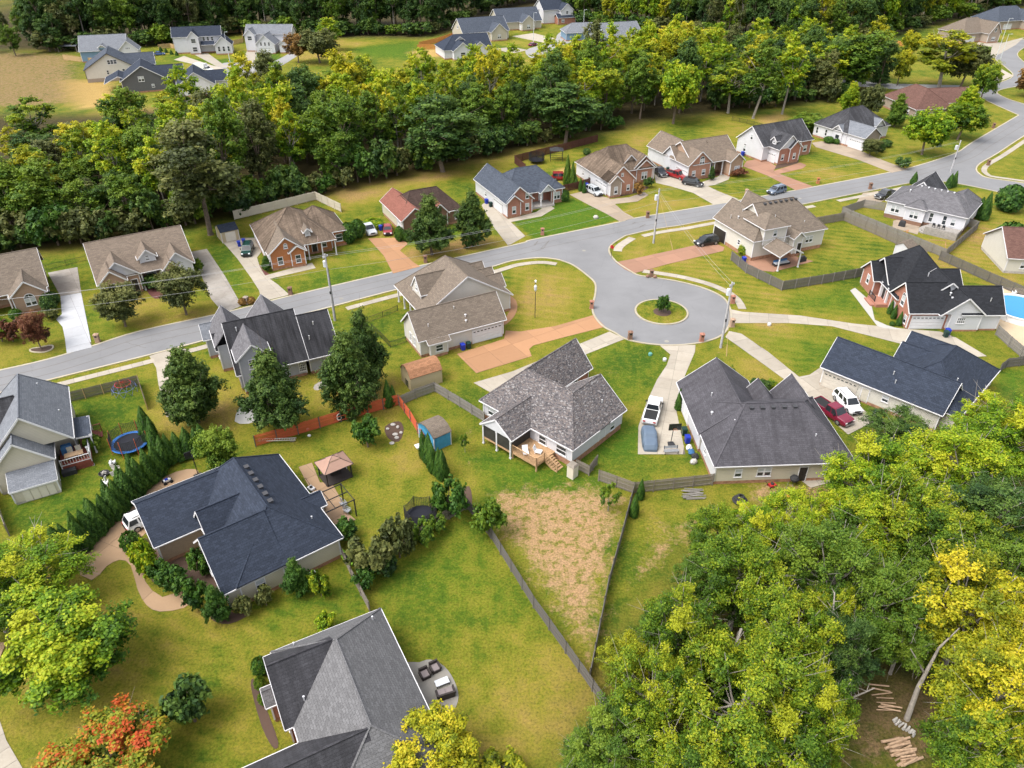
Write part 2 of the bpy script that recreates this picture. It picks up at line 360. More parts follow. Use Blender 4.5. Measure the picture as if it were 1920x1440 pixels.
def house(label, O, th, blocks, wins=(), rm='sh_navy', wm='white_siding', tm='trim', fm='foundation', vents=(), cat='house', name='house', z0=0.0, gmat='garage', fh=.45):
    t = thing(name, label, cat, (O[0], O[1], z0), R(th))
    walls = []; open_ends(blocks)
    for bi, b in enumerate(blocks):
        rmb, tmb, gab = roof_block(b)
        ro = rmb.build('roof', b.get('rm', rm), t)
        tmb.build('fascia', b.get('tm', tm), ro)
        u0, u1, v0, v1 = b['r']; I = b.get('i', (.4,.4,.4,.4)); W = (u0+I[0], u1-I[1], v0+I[2], v1-I[3]); walls.append(W)
        if b.get('w', 1):
            a0, a1, c0, c1 = W; z = b['z']; zb = b.get('zb', 0); w = MB(); wmat = b.get('wm', wm)
            mats = [wmat, b.get('fm', fm)]; zf = zb+fh if zb == 0 else zb
            def zt(u, v): return b['_zz'](u, v)-.1 if '_zz' in b else z-.04
            cs = [(a0,c0),(a1,c0),(a1,c1),(a0,c1)]; sides = ('v0','u1','v1','u0')
            for i in range(4):
                A, B = cs[i], cs[(i+1) % 4]; sd_ = sides[i]; mi = 0
                if sd_ in b.get('sm', {}):
                    if b['sm'][sd_] not in mats: mats.append(b['sm'][sd_])
                    mi = mats.index(b['sm'][sd_])
                if zb == 0:
                    w.poly([(A[0],A[1],-.3),(B[0],B[1],-.3),(B[0],B[1],zf),(A[0],A[1],zf)], 1)
                w.poly([(A[0],A[1],zf),(B[0],B[1],zf),(B[0],B[1],zt(*B)),(A[0],A[1],zt(*A))], mi)
                if sd_ in gab:
                    g0, g1, gm, gh = gab[sd_]; pl = {'v0': c0, 'v1': c1, 'u0': a0, 'u1': a1}[sd_]
                    s = (gh-z)/((g1-g0)/2)
                    lo, hi = g0+.4, g1-.4
                    Pt = [(lo, z-.04), (hi, z-.04), (hi, z+s*(g1-hi)-.17), (gm, gh-.17), (lo, z+s*(lo-g0)-.17)]
                    Pt = [(x, pl, zz) if sd_[0] == 'v' else (pl, x, zz) for x, zz in Pt]
                    if sd_ in ('v1', 'u0'): Pt = Pt[::-1]
                    gmn = b.get('gm', {}).get(sd_) if isinstance(b.get('gm'), dict) else b.get('gm')
                    gi = mi
                    if gmn:
                        if gmn not in mats: mats.append(gmn)
                        gi = mats.index(gmn)
                    w.poly(Pt, gi)
            mats.append(b.get('tm', tm))
            for (x, y) in cs: w.box((x-.07,y-.07,zf),(x+.07,y+.07,z-.15), len(mats)-1)
            w.build('wall', mats, t)
    for w_ in wins:
        bi, sd_, s, z, w, h, kind = w_[:7]; W = walls[bi]
        x, y, rz = {'v0': (s, W[2], 0), 'v1': (s, W[3], math.pi), 'u1': (W[1], s, math.pi/2), 'u0': (W[0], s, -math.pi/2)}[sd_]
        if kind == 'gar':
            f, ps, q = garage_mesh(w, h, gmat); o = link('garage_door', f, t, (x,y,z), rz)
            for p in ps: link('door_panel', p, o)
            for p in q: link('pane', p, o)
        elif kind.startswith('door'):
            f, p, g = door_mesh('door_'+kind[5:] if len(kind) > 4 else 'door_dark'); o = link('door', f, t, (x,y,z), rz); link('door_leaf', p, o); link('handle', g, o)
        else:
            f, ps = window_mesh(w, h, kind); o = link('window', f, t, (x,y,z), rz)
            for p in ps: link('pane', p, o)
    for (u, v, z, kind) in vents:
        m = MB()
        if kind == 'p': m.cyl((0,0,-.2),(0,0,.36),.06,n=8); m.cyl((0,0,.36),(0,0,.42),.09,n=8)
        elif kind == 't': m.cyl((0,0,-.2),(0,0,.2),.1,n=10); m.lathe([(.1,.2),(.19,.24),(.15,.33),(0,.37)],10)
        else: m.box((-.22,-.25,-.1),(.22,.25,.16)); m.box((-.25,-.28,.16),(.25,.28,.2))
        m.build('roof_vent', 'vent' if kind != 'b' else 'dark_trim', t, (u,v,z))
    return t
def posts(t, pts, z0, z1, w=.16, mat='trim', name='post'):
    for (x, y) in pts:
        m = MB(); m.box((-w/2,-w/2,z0),(w/2,w/2,z1)); m.box((-w/2-.05,-w/2-.05,z0),(w/2+.05,w/2+.05,z0+.18)); m.box((-w/2-.04,-w/2-.04,z1-.15),(w/2+.04,w/2+.04,z1)); m.build(name, mat, t, (x,y,0))
def floor_deck(t, r, z, mat, name='deck_board', n=8, along='u', skirt=None):
    """deck floor as separate boards"""
    u0, u1, v0, v1 = r
    for i in range(n):
        m = MB()
        if along == 'u': w = (v1-v0)/n; m.box((u0, v0+i*w+.012, z-.06), (u1, v0+(i+1)*w-.012, z))
        else: w = (u1-u0)/n; m.box((u0+i*w+.012, v0, z-.06), (u0+(i+1)*w-.012, v1, z))
        m.build(name, mat, t)
    m = MB()
    for p in ((u0+.1,v0+.1),(u1-.1,v0+.1),(u1-.1,v1-.1),(u0+.1,v1-.1)): m.box((p[0]-.08,p[1]-.08,-.2),(p[0]+.08,p[1]+.08,z-.06))
    m.box((u0,v0,z-.3),(u1,v0+.05,z-.06)); m.box((u0,v1-.05,z-.3),(u1,v1,z-.06)); m.box((u0,v0+.05,z-.3),(u0+.05,v1-.05,z-.06)); m.box((u1-.05,v0+.05,z-.3),(u1,v1-.05,z-.06))
    m.build('deck_frame', skirt or mat, t)
def railing(t, pts, z, mat, h=.95, step=.16, name='railing'):
    m = MB()
    for a, b in zip(pts, pts[1:]):
        a = Vector((*a, 0)); b = Vector((*b, 0)); L = (b-a).length; up = lambda zz: Vector((0,0,zz))
        m.bar(a+up(z+h), b+up(z+h), .12, .05); m.bar(a+up(z+.12), b+up(z+.12), .05, .07)
        for i in range(int(L/step)): p = a+(b-a)*((i+.5)*step/L); m.bar(p+up(z+.12), p+up(z+h), .035)
        for p in (a, b): m.bar(p+up(z-.3), p+up(z+h+.08), .1)
    return m.build(name, mat, t)
def BK(r, z, h, ax='u', e='gg', **k): return dict(r=r, z=z, h=h, ax=ax, e=e, **k)
plain('deck_red', (.20,.055,.04), .7, .2, 3); plain('deck_wood', (.38,.24,.13), .8, .2, 3); plain('deck_grey', (.27,.25,.23), .85, .2, 3); plain('screen', (.035,.033,.03), .6, .3, 2)
# --- A grey hip roof, bottom
hA = house('brick house with light grey hip roof and two gabled wings beside a rounded patio', (-12.0,45.0), 28, [
    BK((-9.9,0,-16.4,0),3,6.5,'v','hh',hs=(3.7,4.2),rm='sh_grey'),
    BK((-10.6,-5.2,-7.7,-.22),3,6.42,'u','gg',rm='sh_grey_stained'),
    BK((-11.5,-9,-5.0,-3.0),2.8,3.7,'u','gg',rm='sh_grey'),
    BK((-16.5,-5.2,-16.3,-9.25),3,6.45,'u','gg',rm='sh_grey_stained')],
    [(0,'u1',-3,1,1.2,1.4,'win'),(0,'u1',-6.5,.1,1.1,2.1,'door'),(0,'u1',-9.4,.5,1.8,1.6,'twin'),(0,'v1',-4,1,1,1.4,'win'),(0,'v1',-7.5,1,1,1.4,'win'),(1,'u0',-6.2,.9,.9,1.5,'win'),(1,'u0',-2,.9,.9,1.5,'win'),(3,'v1',-13,1,1,1.3,'win'),(3,'u0',-12.8,.1,4.8,2.2,'gar')], wm='red_brick', vents=[(-8,-.9,3.7,'p'),(-1.2,-1.6,3.9,'p'),(-8.6,-6.6,4.1,'p')])
# --- B navy roof, left foreground
hB = house('cream and tan brick house with dark navy shingle roof beside the arborvitae row', (-17.3,53.7), 37, [
    BK((-10.7,.3,0,16.5),3,7,'v','hh',hs=(4.5,2.8)),
    BK((-15.4,-4.4,10,18.4),3,5.8,'u','gg',sm={'v0':'taupe_brick'}),
    BK((-10.9,-5.4,6.6,11.4),3.5,6.1,'u','gg'),
    BK((-12.0,-5.6,.02,8.4),3,6.9,'u','gg'),
    BK((-1.5,1.1,5.4,8.0),3.0,4.0,'u','gg')],
    [(0,'v0',-5.2,1.1,1.1,1.3,'win'),(1,'v0',-8,1,.9,1.3,'win'),(3,'u0',2.4,.8,1,1.5,'win'),(3,'u0',5.6,.8,1,1.5,'win'),(1,'u0',14.2,.1,4.9,2.2,'gar'),(0,'u1',3,1,1.2,1.3,'win'),(0,'u1',10,.3,1.8,2,'twin'),(0,'u1',13.6,1,1.1,1.3,'win'),(0,'v0',-8.4,1.1,1,1.3,'win')],
    rm='sh_navy', wm='cream_siding', vents=[(-4.5,v,6.55,'b') for v in (5.4,6.7,8.0,9.3,10.6,11.9)]+[(-2.4,15.6,4,'p'),(-1.5,3.0,4.2,'p')])
# --- C slate roof with red deck, left edge
hC = house('two storey cream house with slate grey roof, red deck and lean-to shed', (-49.9,66.9), -61, [
    BK((-14.4,-2.2,-8.8,-.2),4.1,8.5,'u','hg',hs=2.0,i=(.4,3.3,.4,.4)),
    BK((-6.5,-.4,-9.1,-2.5),3.2,6.5,'u','gg'),
    dict(r=(-.6,2.0,-7.5,-2.7),z=2.0,h=2.95,ax='s+u',i=(.6,.15,.15,.15)),
    dict(r=(-8.4,-3.9,-.25,1.4),z=2.75,h=2.95,ax='s+v',w=0,rm='sh_bluegrey'),
    BK((-11,-5,-14,-5),4.0,8.2,'v','gg',rm='sh_blackgrey')],
    [(2,'u1',-5.8,.2,.8,1.7,'door_cream'),(2,'u1',-4.4,.2,.8,1.7,'door_cream')] if 0 else [(0,'v1',-10,1.2,1.2,1.4,'win'),(0,'v1',-5.5,1.3,1.6,1.9,'twin')],
    rm='sh_slate', wm='cream_siding', fm='block', vents=[(-11.8,-2.9,6.6,'p'),(-7.2,-1.2,4.9,'p')], fh=.3)
m = MB(); m.poly([(-2.55,-8.4,4.0),(-2.55,-.6,4.0),(-2.55,-4.5,8.2)]); m.poly([(-2.6,-8.4,4.0),(-2.6,-.6,4.0),(-2.6,-4.5,8.2)][::-1]); m.build('gable_wall', 'cream_siding', hC)
for vv in (-6.0,-5.2,-4.4,-3.6):
    m = MB(); m.box((0,-.36,0),(.03,.36,1.5)); m.build('shed_door', 'cream_trim', hC, (1.86,vv,.1))
posts(hC, [(-8.2,1.25),(-4.0,1.25),(-1.6,.7)], 0, 2.8, .14)
floor_deck(hC, (-8.3,-1.5,-.2,.8), 1.0, 'deck_red', n=6); floor_deck(hC, (-5.3,-1.5,-2.5,-.2), 1.0, 'deck_red', n=10)
m = MB()
for i in range(22): m.box((-1.5,-2.5+i*.15,.05),(-1.46,-2.37+i*.15,.95))
m.build('deck_skirt', 'deck_red', hC)
railing(hC, [(-1.5,-2.4),(-1.5,.75),(-4.6,.75)], 1.0, 'trim', .9, .3)
m = MB()
for i in range(5): m.box((-8.2,.8+i*.28,.78-i*.18),(-7.0,1.08+i*.28,.84-i*.18))
m.build('deck_steps', 'deck_red', hC); railing(hC, [(-8.2,.9),(-8.2,2.2)], .3, 'deck_red', 1.0, .15)
# --- D black streaked roof, grey siding
hD = house('grey sided two storey house with black streaked roof behind three egg shaped trees', (-29.5,87.0), 26, [
    BK((-8.2,1.5,0,12.2),3,8,'u','gg',i=(.4,.4,.9,.4)), BK((1.3,6.0,0.02,10.4),3,7.3,'u','gg',i=(.4,.4,.9,.4)),
    BK((-7.9,-3.2,-.7,5.5),5.5,7.6,'v','gg',rm='sh_kgrey'), BK((-9.8,-7.2,7,12),3.5,4.9,'u','gg'),
    BK((-9.8,-5.2,6.5,13.4),4.3,7.1,'v','gg',rm='sh_kgrey'), BK((-4.5,1.1,6.5,13.6),4.3,7.5,'v','gg',rm='sh_kgrey'), BK((-11,-6.5,11,15),3.4,5,'u','gg',rm='sh_slate')],
    [(2,'v0',-5.55,3.7,1.6,1.5,'grid'),(2,'v0',-5.4,.9,1.0,1.4,'grid'),(1,'v0',4.5,.8,1.7,1.5,'twin'),(0,'v0',.6,.8,1,1.5,'grid'),(3,'u0',9.5,1,1,1.3,'grid')],
    rm='sh_black_streak', wm='grey_siding', vents=[(-6.6,4.9,7.2,'p'),(2.4,2.2,5.0,'p'),(3.5,3.8,6.2,'p')])
# --- E tan roof with garage wing and white siding
hE = house('white sided house with tan roof, blue bins and orange aggregate drive', (-13.5,92.4), 28, [
    BK((0,14.3,-.1,6.9),3,6.2,'u','gg'), dict(r=(1.2,4.7,-.95,1.2),z=2.55,h=3.7,ax='s-v'),
    BK((3.4,19,6.6,18.8),3,8,'v','gh',hs=3.6,i=(2.4,.4,.4,.4)), BK((4.7,10.5,10.2,14.3),4.6,7.1,'u','gg',zb=3.4,i=(.15,.4,.4,.4)),
    BK((13,18.2,14.4,17.8),3.5,5.2,'u','gg'), BK((13,18.9,12.2,15.6),3.2,4.9,'u','gg'), BK((13,19.5,10,13.6),3,4.6,'u','gg')],
    [(0,'v0',11.2,.05,4.8,2.2,'gar'),(1,'v0',3,.9,1.2,1.1,'dark'),(0,'u0',2.5,.9,.9,1.5,'grid'),(0,'u0',4.0,.9,.9,1.5,'grid'),(3,'u0',12.25,4.6,.8,1.0,'arch'),(2,'u0',12,.5,1.2,2,'grid'),(2,'u0',15.5,.5,1.2,2,'grid'),(6,'u1',11.8,1,1,1.4,'win')],
    rm='sh_tan', wm='ivory_siding', vents=[(2.2,1.3,4.3,'p'),(8.2,1.4,4.4,'t'),(8.0,.8,3.8,'t'),(6.9,2.6,5.4,'p'),(8.2,17.6,4.6,'p'),(5.5,14.9,4.4,'p')])
posts(hE, [(3.8,10.2),(3.8,12.9),(3.8,15.6),(3.8,18.3)], 0, 2.9, .2)
# --- F speckled roof, centre
hF = house('white house with speckled grey brown shingles, screened porch and wooden deck', (7.1,67.7), 48, [
    BK((0,7.4,0,15.2),3,6.5,'v','hh',hs=(4.6,3.2),cm=5.5), BK((5.3,10.9,.02,8.7),3,6.45,'u','gg'), BK((5.3,15.8,9.0,15.2),3,6.45,'u','gg',sm={'v0':'red_brick'}),
    BK((-3.5,4.2,6.5,11.7),3,4.9,'u','gg',w=0)],
    [(0,'u0',4.9,1.1,1.2,1.3,'dark2'),(0,'u0',2.0,1.1,1.6,1.3,'dark2'),(0,'v0',8.5,1,1,1.2,'win'),(0,'u0',13.5,1.2,1,1.3,'win'),(2,'v0',12.5,.3,1,2.1,'door'),(1,'u1',5,1,1.6,1.5,'twin')],
    rm='sh_speck', fh=.8, vents=[(8.2,2.0,4.6,'p')])
m = MB(); m.poly([(-3.4,6.85,3.0),(-3.4,11.4,3.0),(-3.4,9.1,4.6)][::-1]); m.poly([(-3.36,6.85,3.0),(-3.36,11.4,3.0),(-3.36,9.1,4.6)]); m.build('porch_gable', 'white_siding', hF)
m = MB(); m.box((-3.25,6.9,1.1),(-3.2,11.3,2.95)); m.box((-3.2,11.25,1.1),(.4,11.3,2.95)); m.box((-3.2,6.9,1.1),(.4,6.95,2.95)); m.build('porch_screen', 'screen', hF)
posts(hF, [(-3.28,6.85),(-3.28,9.1),(-3.28,11.35)], 0, 2.95, .16)
m = MB(); m.box((-3.3,6.8,.85),(.4,11.4,1.08)); m.build('porch_floor', 'deck_wood', hF)
floor_deck(hF, (-3.1,.38,2.9,6.8), 1.05, 'deck_wood', n=18); railing(hF, [(-3.05,6.75),(-3.05,2.95),(-1.6,2.95)], 1.05, 'deck_wood')
m = MB()
for i in range(6): m.box((-1.5,2.65-i*.3,.86-i*.17),(-.2,2.95-i*.3,.92-i*.17)); m.box((-1.5,2.9-i*.3,.75-i*.17),(-.2,2.95-i*.3,.9-i*.17))
m.bar((-1.5,2.9,.7),(-1.5,1.1,-.25),.05,.3); m.bar((-.2,2.9,.7),(-.2,1.1,-.25),.05,.3); m.build('deck_steps', 'deck_wood', hF)
m = MB(); m.bar((-1.5,2.95,2.0),(-1.5,1.1,1.05),.1,.06); m.bar((-1.5,1.1,0),(-1.5,1.1,1.1),.1)
for i in range(10): m.bar((-1.5,2.8-i*.18,1.1-i*.09),(-1.5,2.8-i*.18,1.92-i*.09),.04)
m.build('stair_rail', 'deck_wood', hF)
# --- G charcoal roof
hG = house('cream house with dark purplish grey stained hip roof behind the white pickup drive', (23.0,64.8), 3, [
    BK((-.1,16.3,0,13),3,7,'u','hh',hs=(4.9,4.5),sm={'u0':'white_siding'}), BK((-.32,9.2,6,17.2),3,6.7,'v','gg',sm={'u0':'white_siding'}),
    BK((6.9,11.2,7.6,13.9),3,5.5,'v','gg'), BK((11.2,15.8,7.6,14.4),3,5.7,'v','gg')],
    [(0,'v0',3.0,1.0,.9,1.2,'win'),(0,'v0',6.0,1.0,1.7,1.3,'twin'),(0,'v0',10.6,.1,1,2.1,'door'),(0,'v0',13.6,1,1.2,1.2,'win'),(1,'u0',13.9,.1,4.6,2.2,'gar'),(0,'u0',4.5,1.2,.8,1,'dark')],
    rm='sh_char', wm='cream_siding', vents=[(u,6.0,6.65,'b') for u in (5.4,6.7,8.0,9.3,10.6)]+[(1.6,8,4.5,'t'),(3.3,5,5.4,'p'),(12.3,2.8,4.6,'p'),(2.3,11,5.1,'p')])
# --- H navy roof, right
hH = house('long white house with blue black shingle roof behind the white suv', (42.1,85.8), -45, [
    BK((0,16,0,6.8),3,6.3,'u','gg'), BK((7.4,17.6,1,16.4),3,6.8,'v','hh',hs=5), BK((6.2,12,8.6,12.8),3,5.1,'u','gg'), BK((6.0,12,12.3,16.3),3,5.2,'u','gg')],
    [(0,'v0',2.9,.05,4.6,2.25,'gar'),(0,'v0',6.4,.2,1,2.1,'door_cream'),(0,'v0',9.0,1.4,.9,1,'win'),(0,'v0',11.6,1.0,1.1,1.2,'dark'),(0,'u0',3.4,1,1,1.3,'win')],
    rm='sh_navy', wm='pale_siding', gmat='garage_cream', vents=[(8.6,1.9,4.9,'p'),(11.4,4.8,5.3,'p'),(15,6,4.9,'p'),(9.3,1.2,4.2,'p')])
# --- I brick house with pool
hI = house('red brick and white house with black shingle roof beside the blue pool', (60.7,101.0), 0, [
    BK((.2,7,-.1,7.1),3,6.5,'u','gg',wm='red_brick'), BK((4.7,11.7,-.8,7.5),3,5.9,'v','gg',i=(1.9,.4,.4,.4)), BK((8,14.7,-.62,5.9),3,6.3,'u','gg',i=(.4,.4,.5,.4)),
    BK((.3,11,4.5,17.5),3,8.7,'v','hh',hs=(6.5,5),wm='red_brick'), BK((.6,6,8.8,16),3.5,6.6,'u','gg',wm='red_brick',i=(1.6,.4,.4,.4)), BK((-.8,4,11,16.4),3,5.4,'u','gg',wm='red_brick'),
    BK((4.7,9.4,2.6,8),5,6.8,'v','gg',zb=4.4), BK((9,13,9,14),3,5,'u','gg')],
    [(0,'v0',3.6,.05,4.9,2.2,'gar'),(0,'u0',3.3,2.6,1.1,1.6,'arch'),(0,'u0',5.5,.7,.9,1.4,'win'),(0,'u0',1.2,.6,.9,1.4,'win'),(5,'u0',13.7,1.3,1.0,1.6,'win'),(1,'v0',8.3,1.4,1.3,1.1,'grid'),(3,'u0',9.6,.5,1,2.1,'door')],
    rm='sh_black', vents=[(6.8,2.0,5.2,'t'),(6.9,1.4,4.7,'t'),(12.6,.9,4.7,'p'),(5.2,6.6,6.2,'p')], fh=.3)
posts(hI, [(.5,8.0),(.5,10.4)], 0, 3.2, .3)
m = MB(); m.box((-1.2,7.4,0),(1.9,10.8,.55)); m.box((-1.9,7.8,0),(-1.2,10.4,.3)); m.build('porch_step', 'red_brick', hI)
railing(hI, [(-1.1,10.7),(-1.1,8.4)], .55, 'dark_metal', .9, .2)
# --- J tan two storey with pavilion
hJ = house('beige two storey house with brown roof, open garage and covered patio', (43.5,126.1), 22, [
    BK((0,7.4,-.3,12.4),4,7.4,'v','hg',hs=3), BK((3,16.8,-.2,11),4,8.8,'u','gh',hs=4.6), BK((1.6,7.3,-.7,5.5),6.2,8.0,'v','hh',hs=(2.6,2.6),zb=3.0),
    BK((7.9,10.6,-1.7,3),3.8,5,'v','gg'), BK((5,9.6,6,12.6),4,8.4,'v','gg'), BK((1.9,7.0,-5.5,-.75),2.9,4.2,'v','gg',w=0)],
    [(2,'v0',4.4,4.4,.9,1.2,'win'),(1,'v0',13.2,1.6,1.7,1.3,'twin'),(3,'v0',9.7,.6,1,2.1,'door'),(0,'u0',4.2,1.6,.8,1,'dark')],
    rm='sh_tan', wm='pale_siding', vents=[(u,5.0,8.5,'b') for u in (5.4,6.6,7.8,9.0,10.2,11.4,12.4)]+[(1.6,7,5.7,'t'),(1.1,8.6,5.3,'p'),(2.8,7.6,6.6,'p'),(12.3,1.4,5.2,'p'),(5,1.2,7.4,'p')], fh=.7)
posts(hJ, [(2.2,-5.2),(6.7,-5.2)], 0, 2.85, .18)
m = MB(); m.box((-.02,8.2,.1),(.05,12.0,2.5)); m.build('garage_dark_panel', 'door_dark', hJ, (.36,0,0))  # flat dark panel stands in for the shaded garage interior, no opening cut
m = MB(); m.box((-.08,8.1,.1),(0,8.2,2.6)); m.box((-.08,12.0,.1),(0,12.1,2.6)); m.box((-.08,8.2,2.5),(0,12.0,2.6)); m.build('garage_frame', 'trim', hJ, (.38,0,0))
# --- K grey hip with deck
hK = house('white house with grey hip roof, rear deck and paved patio in a fenced yard', (76.7,148.2), -40, [
    BK((0,15.6,0,11),3.6,6.3,'u','hh',hs=4.6), BK((1.5,8.2,6,14.6),3.6,6.9,'v','gg',rm='sh_blackgrey'), BK((4,8.3,-.9,3),3.6,4.9,'v','hh',hs=2), BK((9.5,15.2,4,13),3.6,6,'v','hh',hs=2.8)],
    [(0,'v0',2.2,1.4,1.7,1.5,'twin'),(2,'v0',6.1,1.3,1.7,1.5,'twin'),(0,'v0',9.1,1.1,.8,1.9,'dark'),(0,'v0',11.6,1.1,.8,1.9,'dark'),(0,'v0',13.2,1.3,.9,1.4,'win')],
    rm='sh_kgrey', fm='brown_brick', fh=.8, vents=[(u,5.1,6.05,'t') for u in (4.9,6.2,7.4,8.6,9.8,11.0)]+[(3.4,3.2,5.4,'t')])
floor_deck(hK, (9.3,15.2,-3.8,.3), .9, 'deck_grey', n=14)
m = MB()
for i in range(40): m.box((9.3+i*.1475,-3.84,0),(9.43+i*.1475,-3.8,1.5))
for i in range(24): m.box((15.2,-3.8+i*.165,0),(15.24,-3.65+i*.165,1.5))
m.build('deck_skirt', 'deck_grey', hK)
for k in range(3):
    m = MB(); A = [(9.3+(.5+.4*k)*-math.cos(a), -1.6+(1.6+.4*k)*math.sin(a)) for a in [math.pi*(-.5+i/8) for i in range(9)]]; m.prism([(9.35,-1.6+1.6+.4*k)]+A[::-1]+[(9.35,-1.6-1.6-.4*k)], 0, .72-.24*k); m.build('deck_step', 'deck_grey', hK)
# --- L cut by the right edge
hL = house('cream house with brown roof at the end of the mown strip', g2(1880,512), -8, [BK((-.3,14,-.3,11),3,6.6,'u','gh',hs=5)], [(0,'v0',3.2,1,1.6,1.3,'twin')], rm='sh_redbrown', wm='pale_siding', fm='block')
# --- M left edge across the road
oM = G(88,545,3.2)
hM = house('tan brick house with tan roof and arched front window beside the white drive', (oM.x, oM.y), 31, [
    BK((-16,.3,1.8,14),3.2,7.6,'u','gg',i=(.4,.4,2.6,.4)), BK((-5.4,0,-.2,6),3.2,5.6,'v','gg')],
    [(1,'v0',-2.7,1.2,1.6,1.3,'arch2'),(0,'u1',5,1,1,1.4,'win')], rm='sh_tan', wm='tan_brick')
posts(hM, [(-5.6,2.1),(-8.5,2.1)], 0, 3.1, .2)
# --- N tan gables
hN = house('tan brick house with taupe roof, three front gables and centre dormer', (-67.5,109.6), 31, [
    BK((0,15.6,1.4,16),3.4,7.5,'u','gg',i=(.4,.4,2.4,.4)), BK((.1,6.9,1.1,8),3.4,6.2,'v','gg',gm='white_siding'), BK((0,4.6,-.4,4),3.4,5.5,'v','gg'),
    BK((10.2,15.5,.9,7),3.4,5.9,'v','gg',wm='white_siding'), BK((10.15,13,.3,4),3.4,4.9,'v','gg'), BK((7,10.2,2.7,8.5),5.2,6.7,'v','gg',zb=3.8,wm='white_siding')],
    [(2,'v0',2.3,1.1,1.5,1.3,'arch2'),(4,'v0',11.6,1.1,.9,1.5,'arch'),(5,'v0',8.6,4.6,.7,.6,'arch'),(1,'v0',5.6,.4,1,2.1,'door'),(3,'v0',14.1,1.2,.9,1.3,'win'),(0,'v0',8.6,1,1.6,1.4,'twin')], rm='sh_taupe', wm='tan_brick')
posts(hN, [(6.9,1.75),(10.0,1.75)], 0, 3.3, .22)
# --- O orange brick
hO = house('orange brick house with stained brown hip roof and white posted porch', (-43.2,122.3), 26, [
    BK((-.4,12.7,1.3,15.6),3.2,8,'u','hh',hs=6.3,i=(.4,.4,2.6,.4),sm={'u0':'white_siding'},rm='sh_brown'), BK((-.1,6.6,-.7,8),3.2,6,'v','gg',sm={'u0':'white_siding'}), BK((3.4,6.65,-1.1,3),3.1,4.3,'v','gg'),
    BK((6,15.8,4.9,14.7),3.2,7,'u','hh',hs=4.7,rm='sh_brown'), BK((7.1,8.7,2.3,5.5),5.0,5.8,'v','gg',zb=3.6,wm='white_siding')],
    [(1,'v0',1.9,.9,1,1.5,'dark'),(2,'v0',5.0,.9,1,1.5,'dark'),(4,'v0',7.9,4.35,.6,.6,'grid'),(3,'v0',14.1,1,1.3,1.5,'dark2'),(1,'v0',3.2,3.8,.7,.6,'arch'),(0,'v0',9,.4,1,2.1,'door'),(0,'v0',10.8,1,1,1.4,'dark')], rm='sh_tan', wm='orange_brick')
posts(hO, [(7.4,1.6),(9.9,1.6),(12.4,1.6)], 0, 3.1, .2)
# --- P red roof
hP = house('brown brick house with red shingle roof behind two egg shaped trees', (-21.4,137.7), 27, [
    BK((0,6,.2,13.3),3,5.3,'v','gg',sm={'u0':'cream_siding'}), BK((.6,13.7,1.2,11.5),3,6.6,'u','hh',hs=3.7,rm='sh_dkbrown'), BK((6.5,10.3,.5,6),3,5.1,'v','gg')],
    [(0,'v0',3,1,1.2,1.4,'arch'),(2,'v0',8.4,1,1.1,1.4,'arch'),(1,'v0',12.3,1,1,1.5,'win'),(0,'u0',2.5,.1,2.6,2.1,'gar')], rm='sh_red', wm='brown_brick')
# --- Q navy roof brick
hQ = house('red brick house with navy roof and white porch gable behind the bright green lawn', (-1.3,146.9), 25.3, [
    BK((0,6.7,.2,16.9),3.3,6.3,'v','gg',sm={'u0':'white_siding'}), BK((-.05,3.8,-.4,3),3.3,4.9,'v','gg',sm={'u0':'white_siding'}), BK((2,15.6,3.5,14.6),3.3,7.1,'u','hh',hs=(4.4,4.2),i=(.4,.4,2,.4)), BK((9.2,12.8,2.3,7),3.3,5.0,'v','gg',w=0), BK((12.2,15.6,3.4,8),3.3,4.6,'v','hh',hs=1.7)],
    [(0,'v0',5.2,3.4,.8,1.2,'win'),(0,'v0',5.2,.9,.9,1.5,'win'),(1,'v0',1.9,.9,.9,1.5,'win'),(0,'u0',4.5,.1,4.7,2.2,'gar'),(2,'v0',10.9,.5,1,2.1,'door_white'),(4,'v0',13.9,.9,1.6,1.6,'twin'),(2,'v0',8.2,.9,1.2,1.5,'win'),(0,'u0',11,1.2,.9,1.1,'win')], rm='sh_bluegrey', wm='red_brick')
posts(hQ, [(9.5,2.6),(12.5,2.6)], 0, 3.2, .22)
m = MB(); m.poly([(9.5,2.66,3.3),(12.5,2.66,3.3),(11,2.66,4.6)]); m.build('porch_gable', 'white_siding', hQ)
m = MB(); m.box((7,2.4,0),(12.7,6,.4)); m.build('porch_floor', 'block', hQ)
# --- R taupe hip
hR = house('white and pink brick house with stained taupe hip roof beside the silver suv', (21.2,158.8), 22.8, [
    BK((0,7,.5,16.7),3.4,6.6,'v','gh',hs=4,sm={'u0':'white_siding','v0':'pink_brick'}), BK((.4,15.6,6,16.8),3.4,7.7,'u','hh',hs=5.2,rm='sh_brown'), BK((7.5,11.8,7.6,13),4.3,6.4,'v','gg',wm='stone'), BK((9.5,15.8,6.2,12),3.4,6.3,'v','gg'), BK((10.2,15.2,5.9,9),3.4,5.4,'v','gg'), BK((0,3.5,-.2,4),3.4,5.0,'v','gg',wm='stone',sm={'u0':'white_siding'})],
    [(5,'v0',1.8,.8,.9,1.6,'win'),(0,'v0',5.3,.9,.8,1.3,'win'),(0,'v0',3.6,4.3,.6,.7,'win'),(0,'u0',4.4,.1,4.8,2.2,'gar'),(4,'v0',12.7,.8,1.5,1.7,'twin'),(2,'v0',9.6,2.6,1.2,1.2,'arch'),(0,'u0',10,1.2,.8,1.2,'win'),(0,'u0',13,1.2,.8,1.2,'win')], rm='sh_brown', wm='pink_brick')
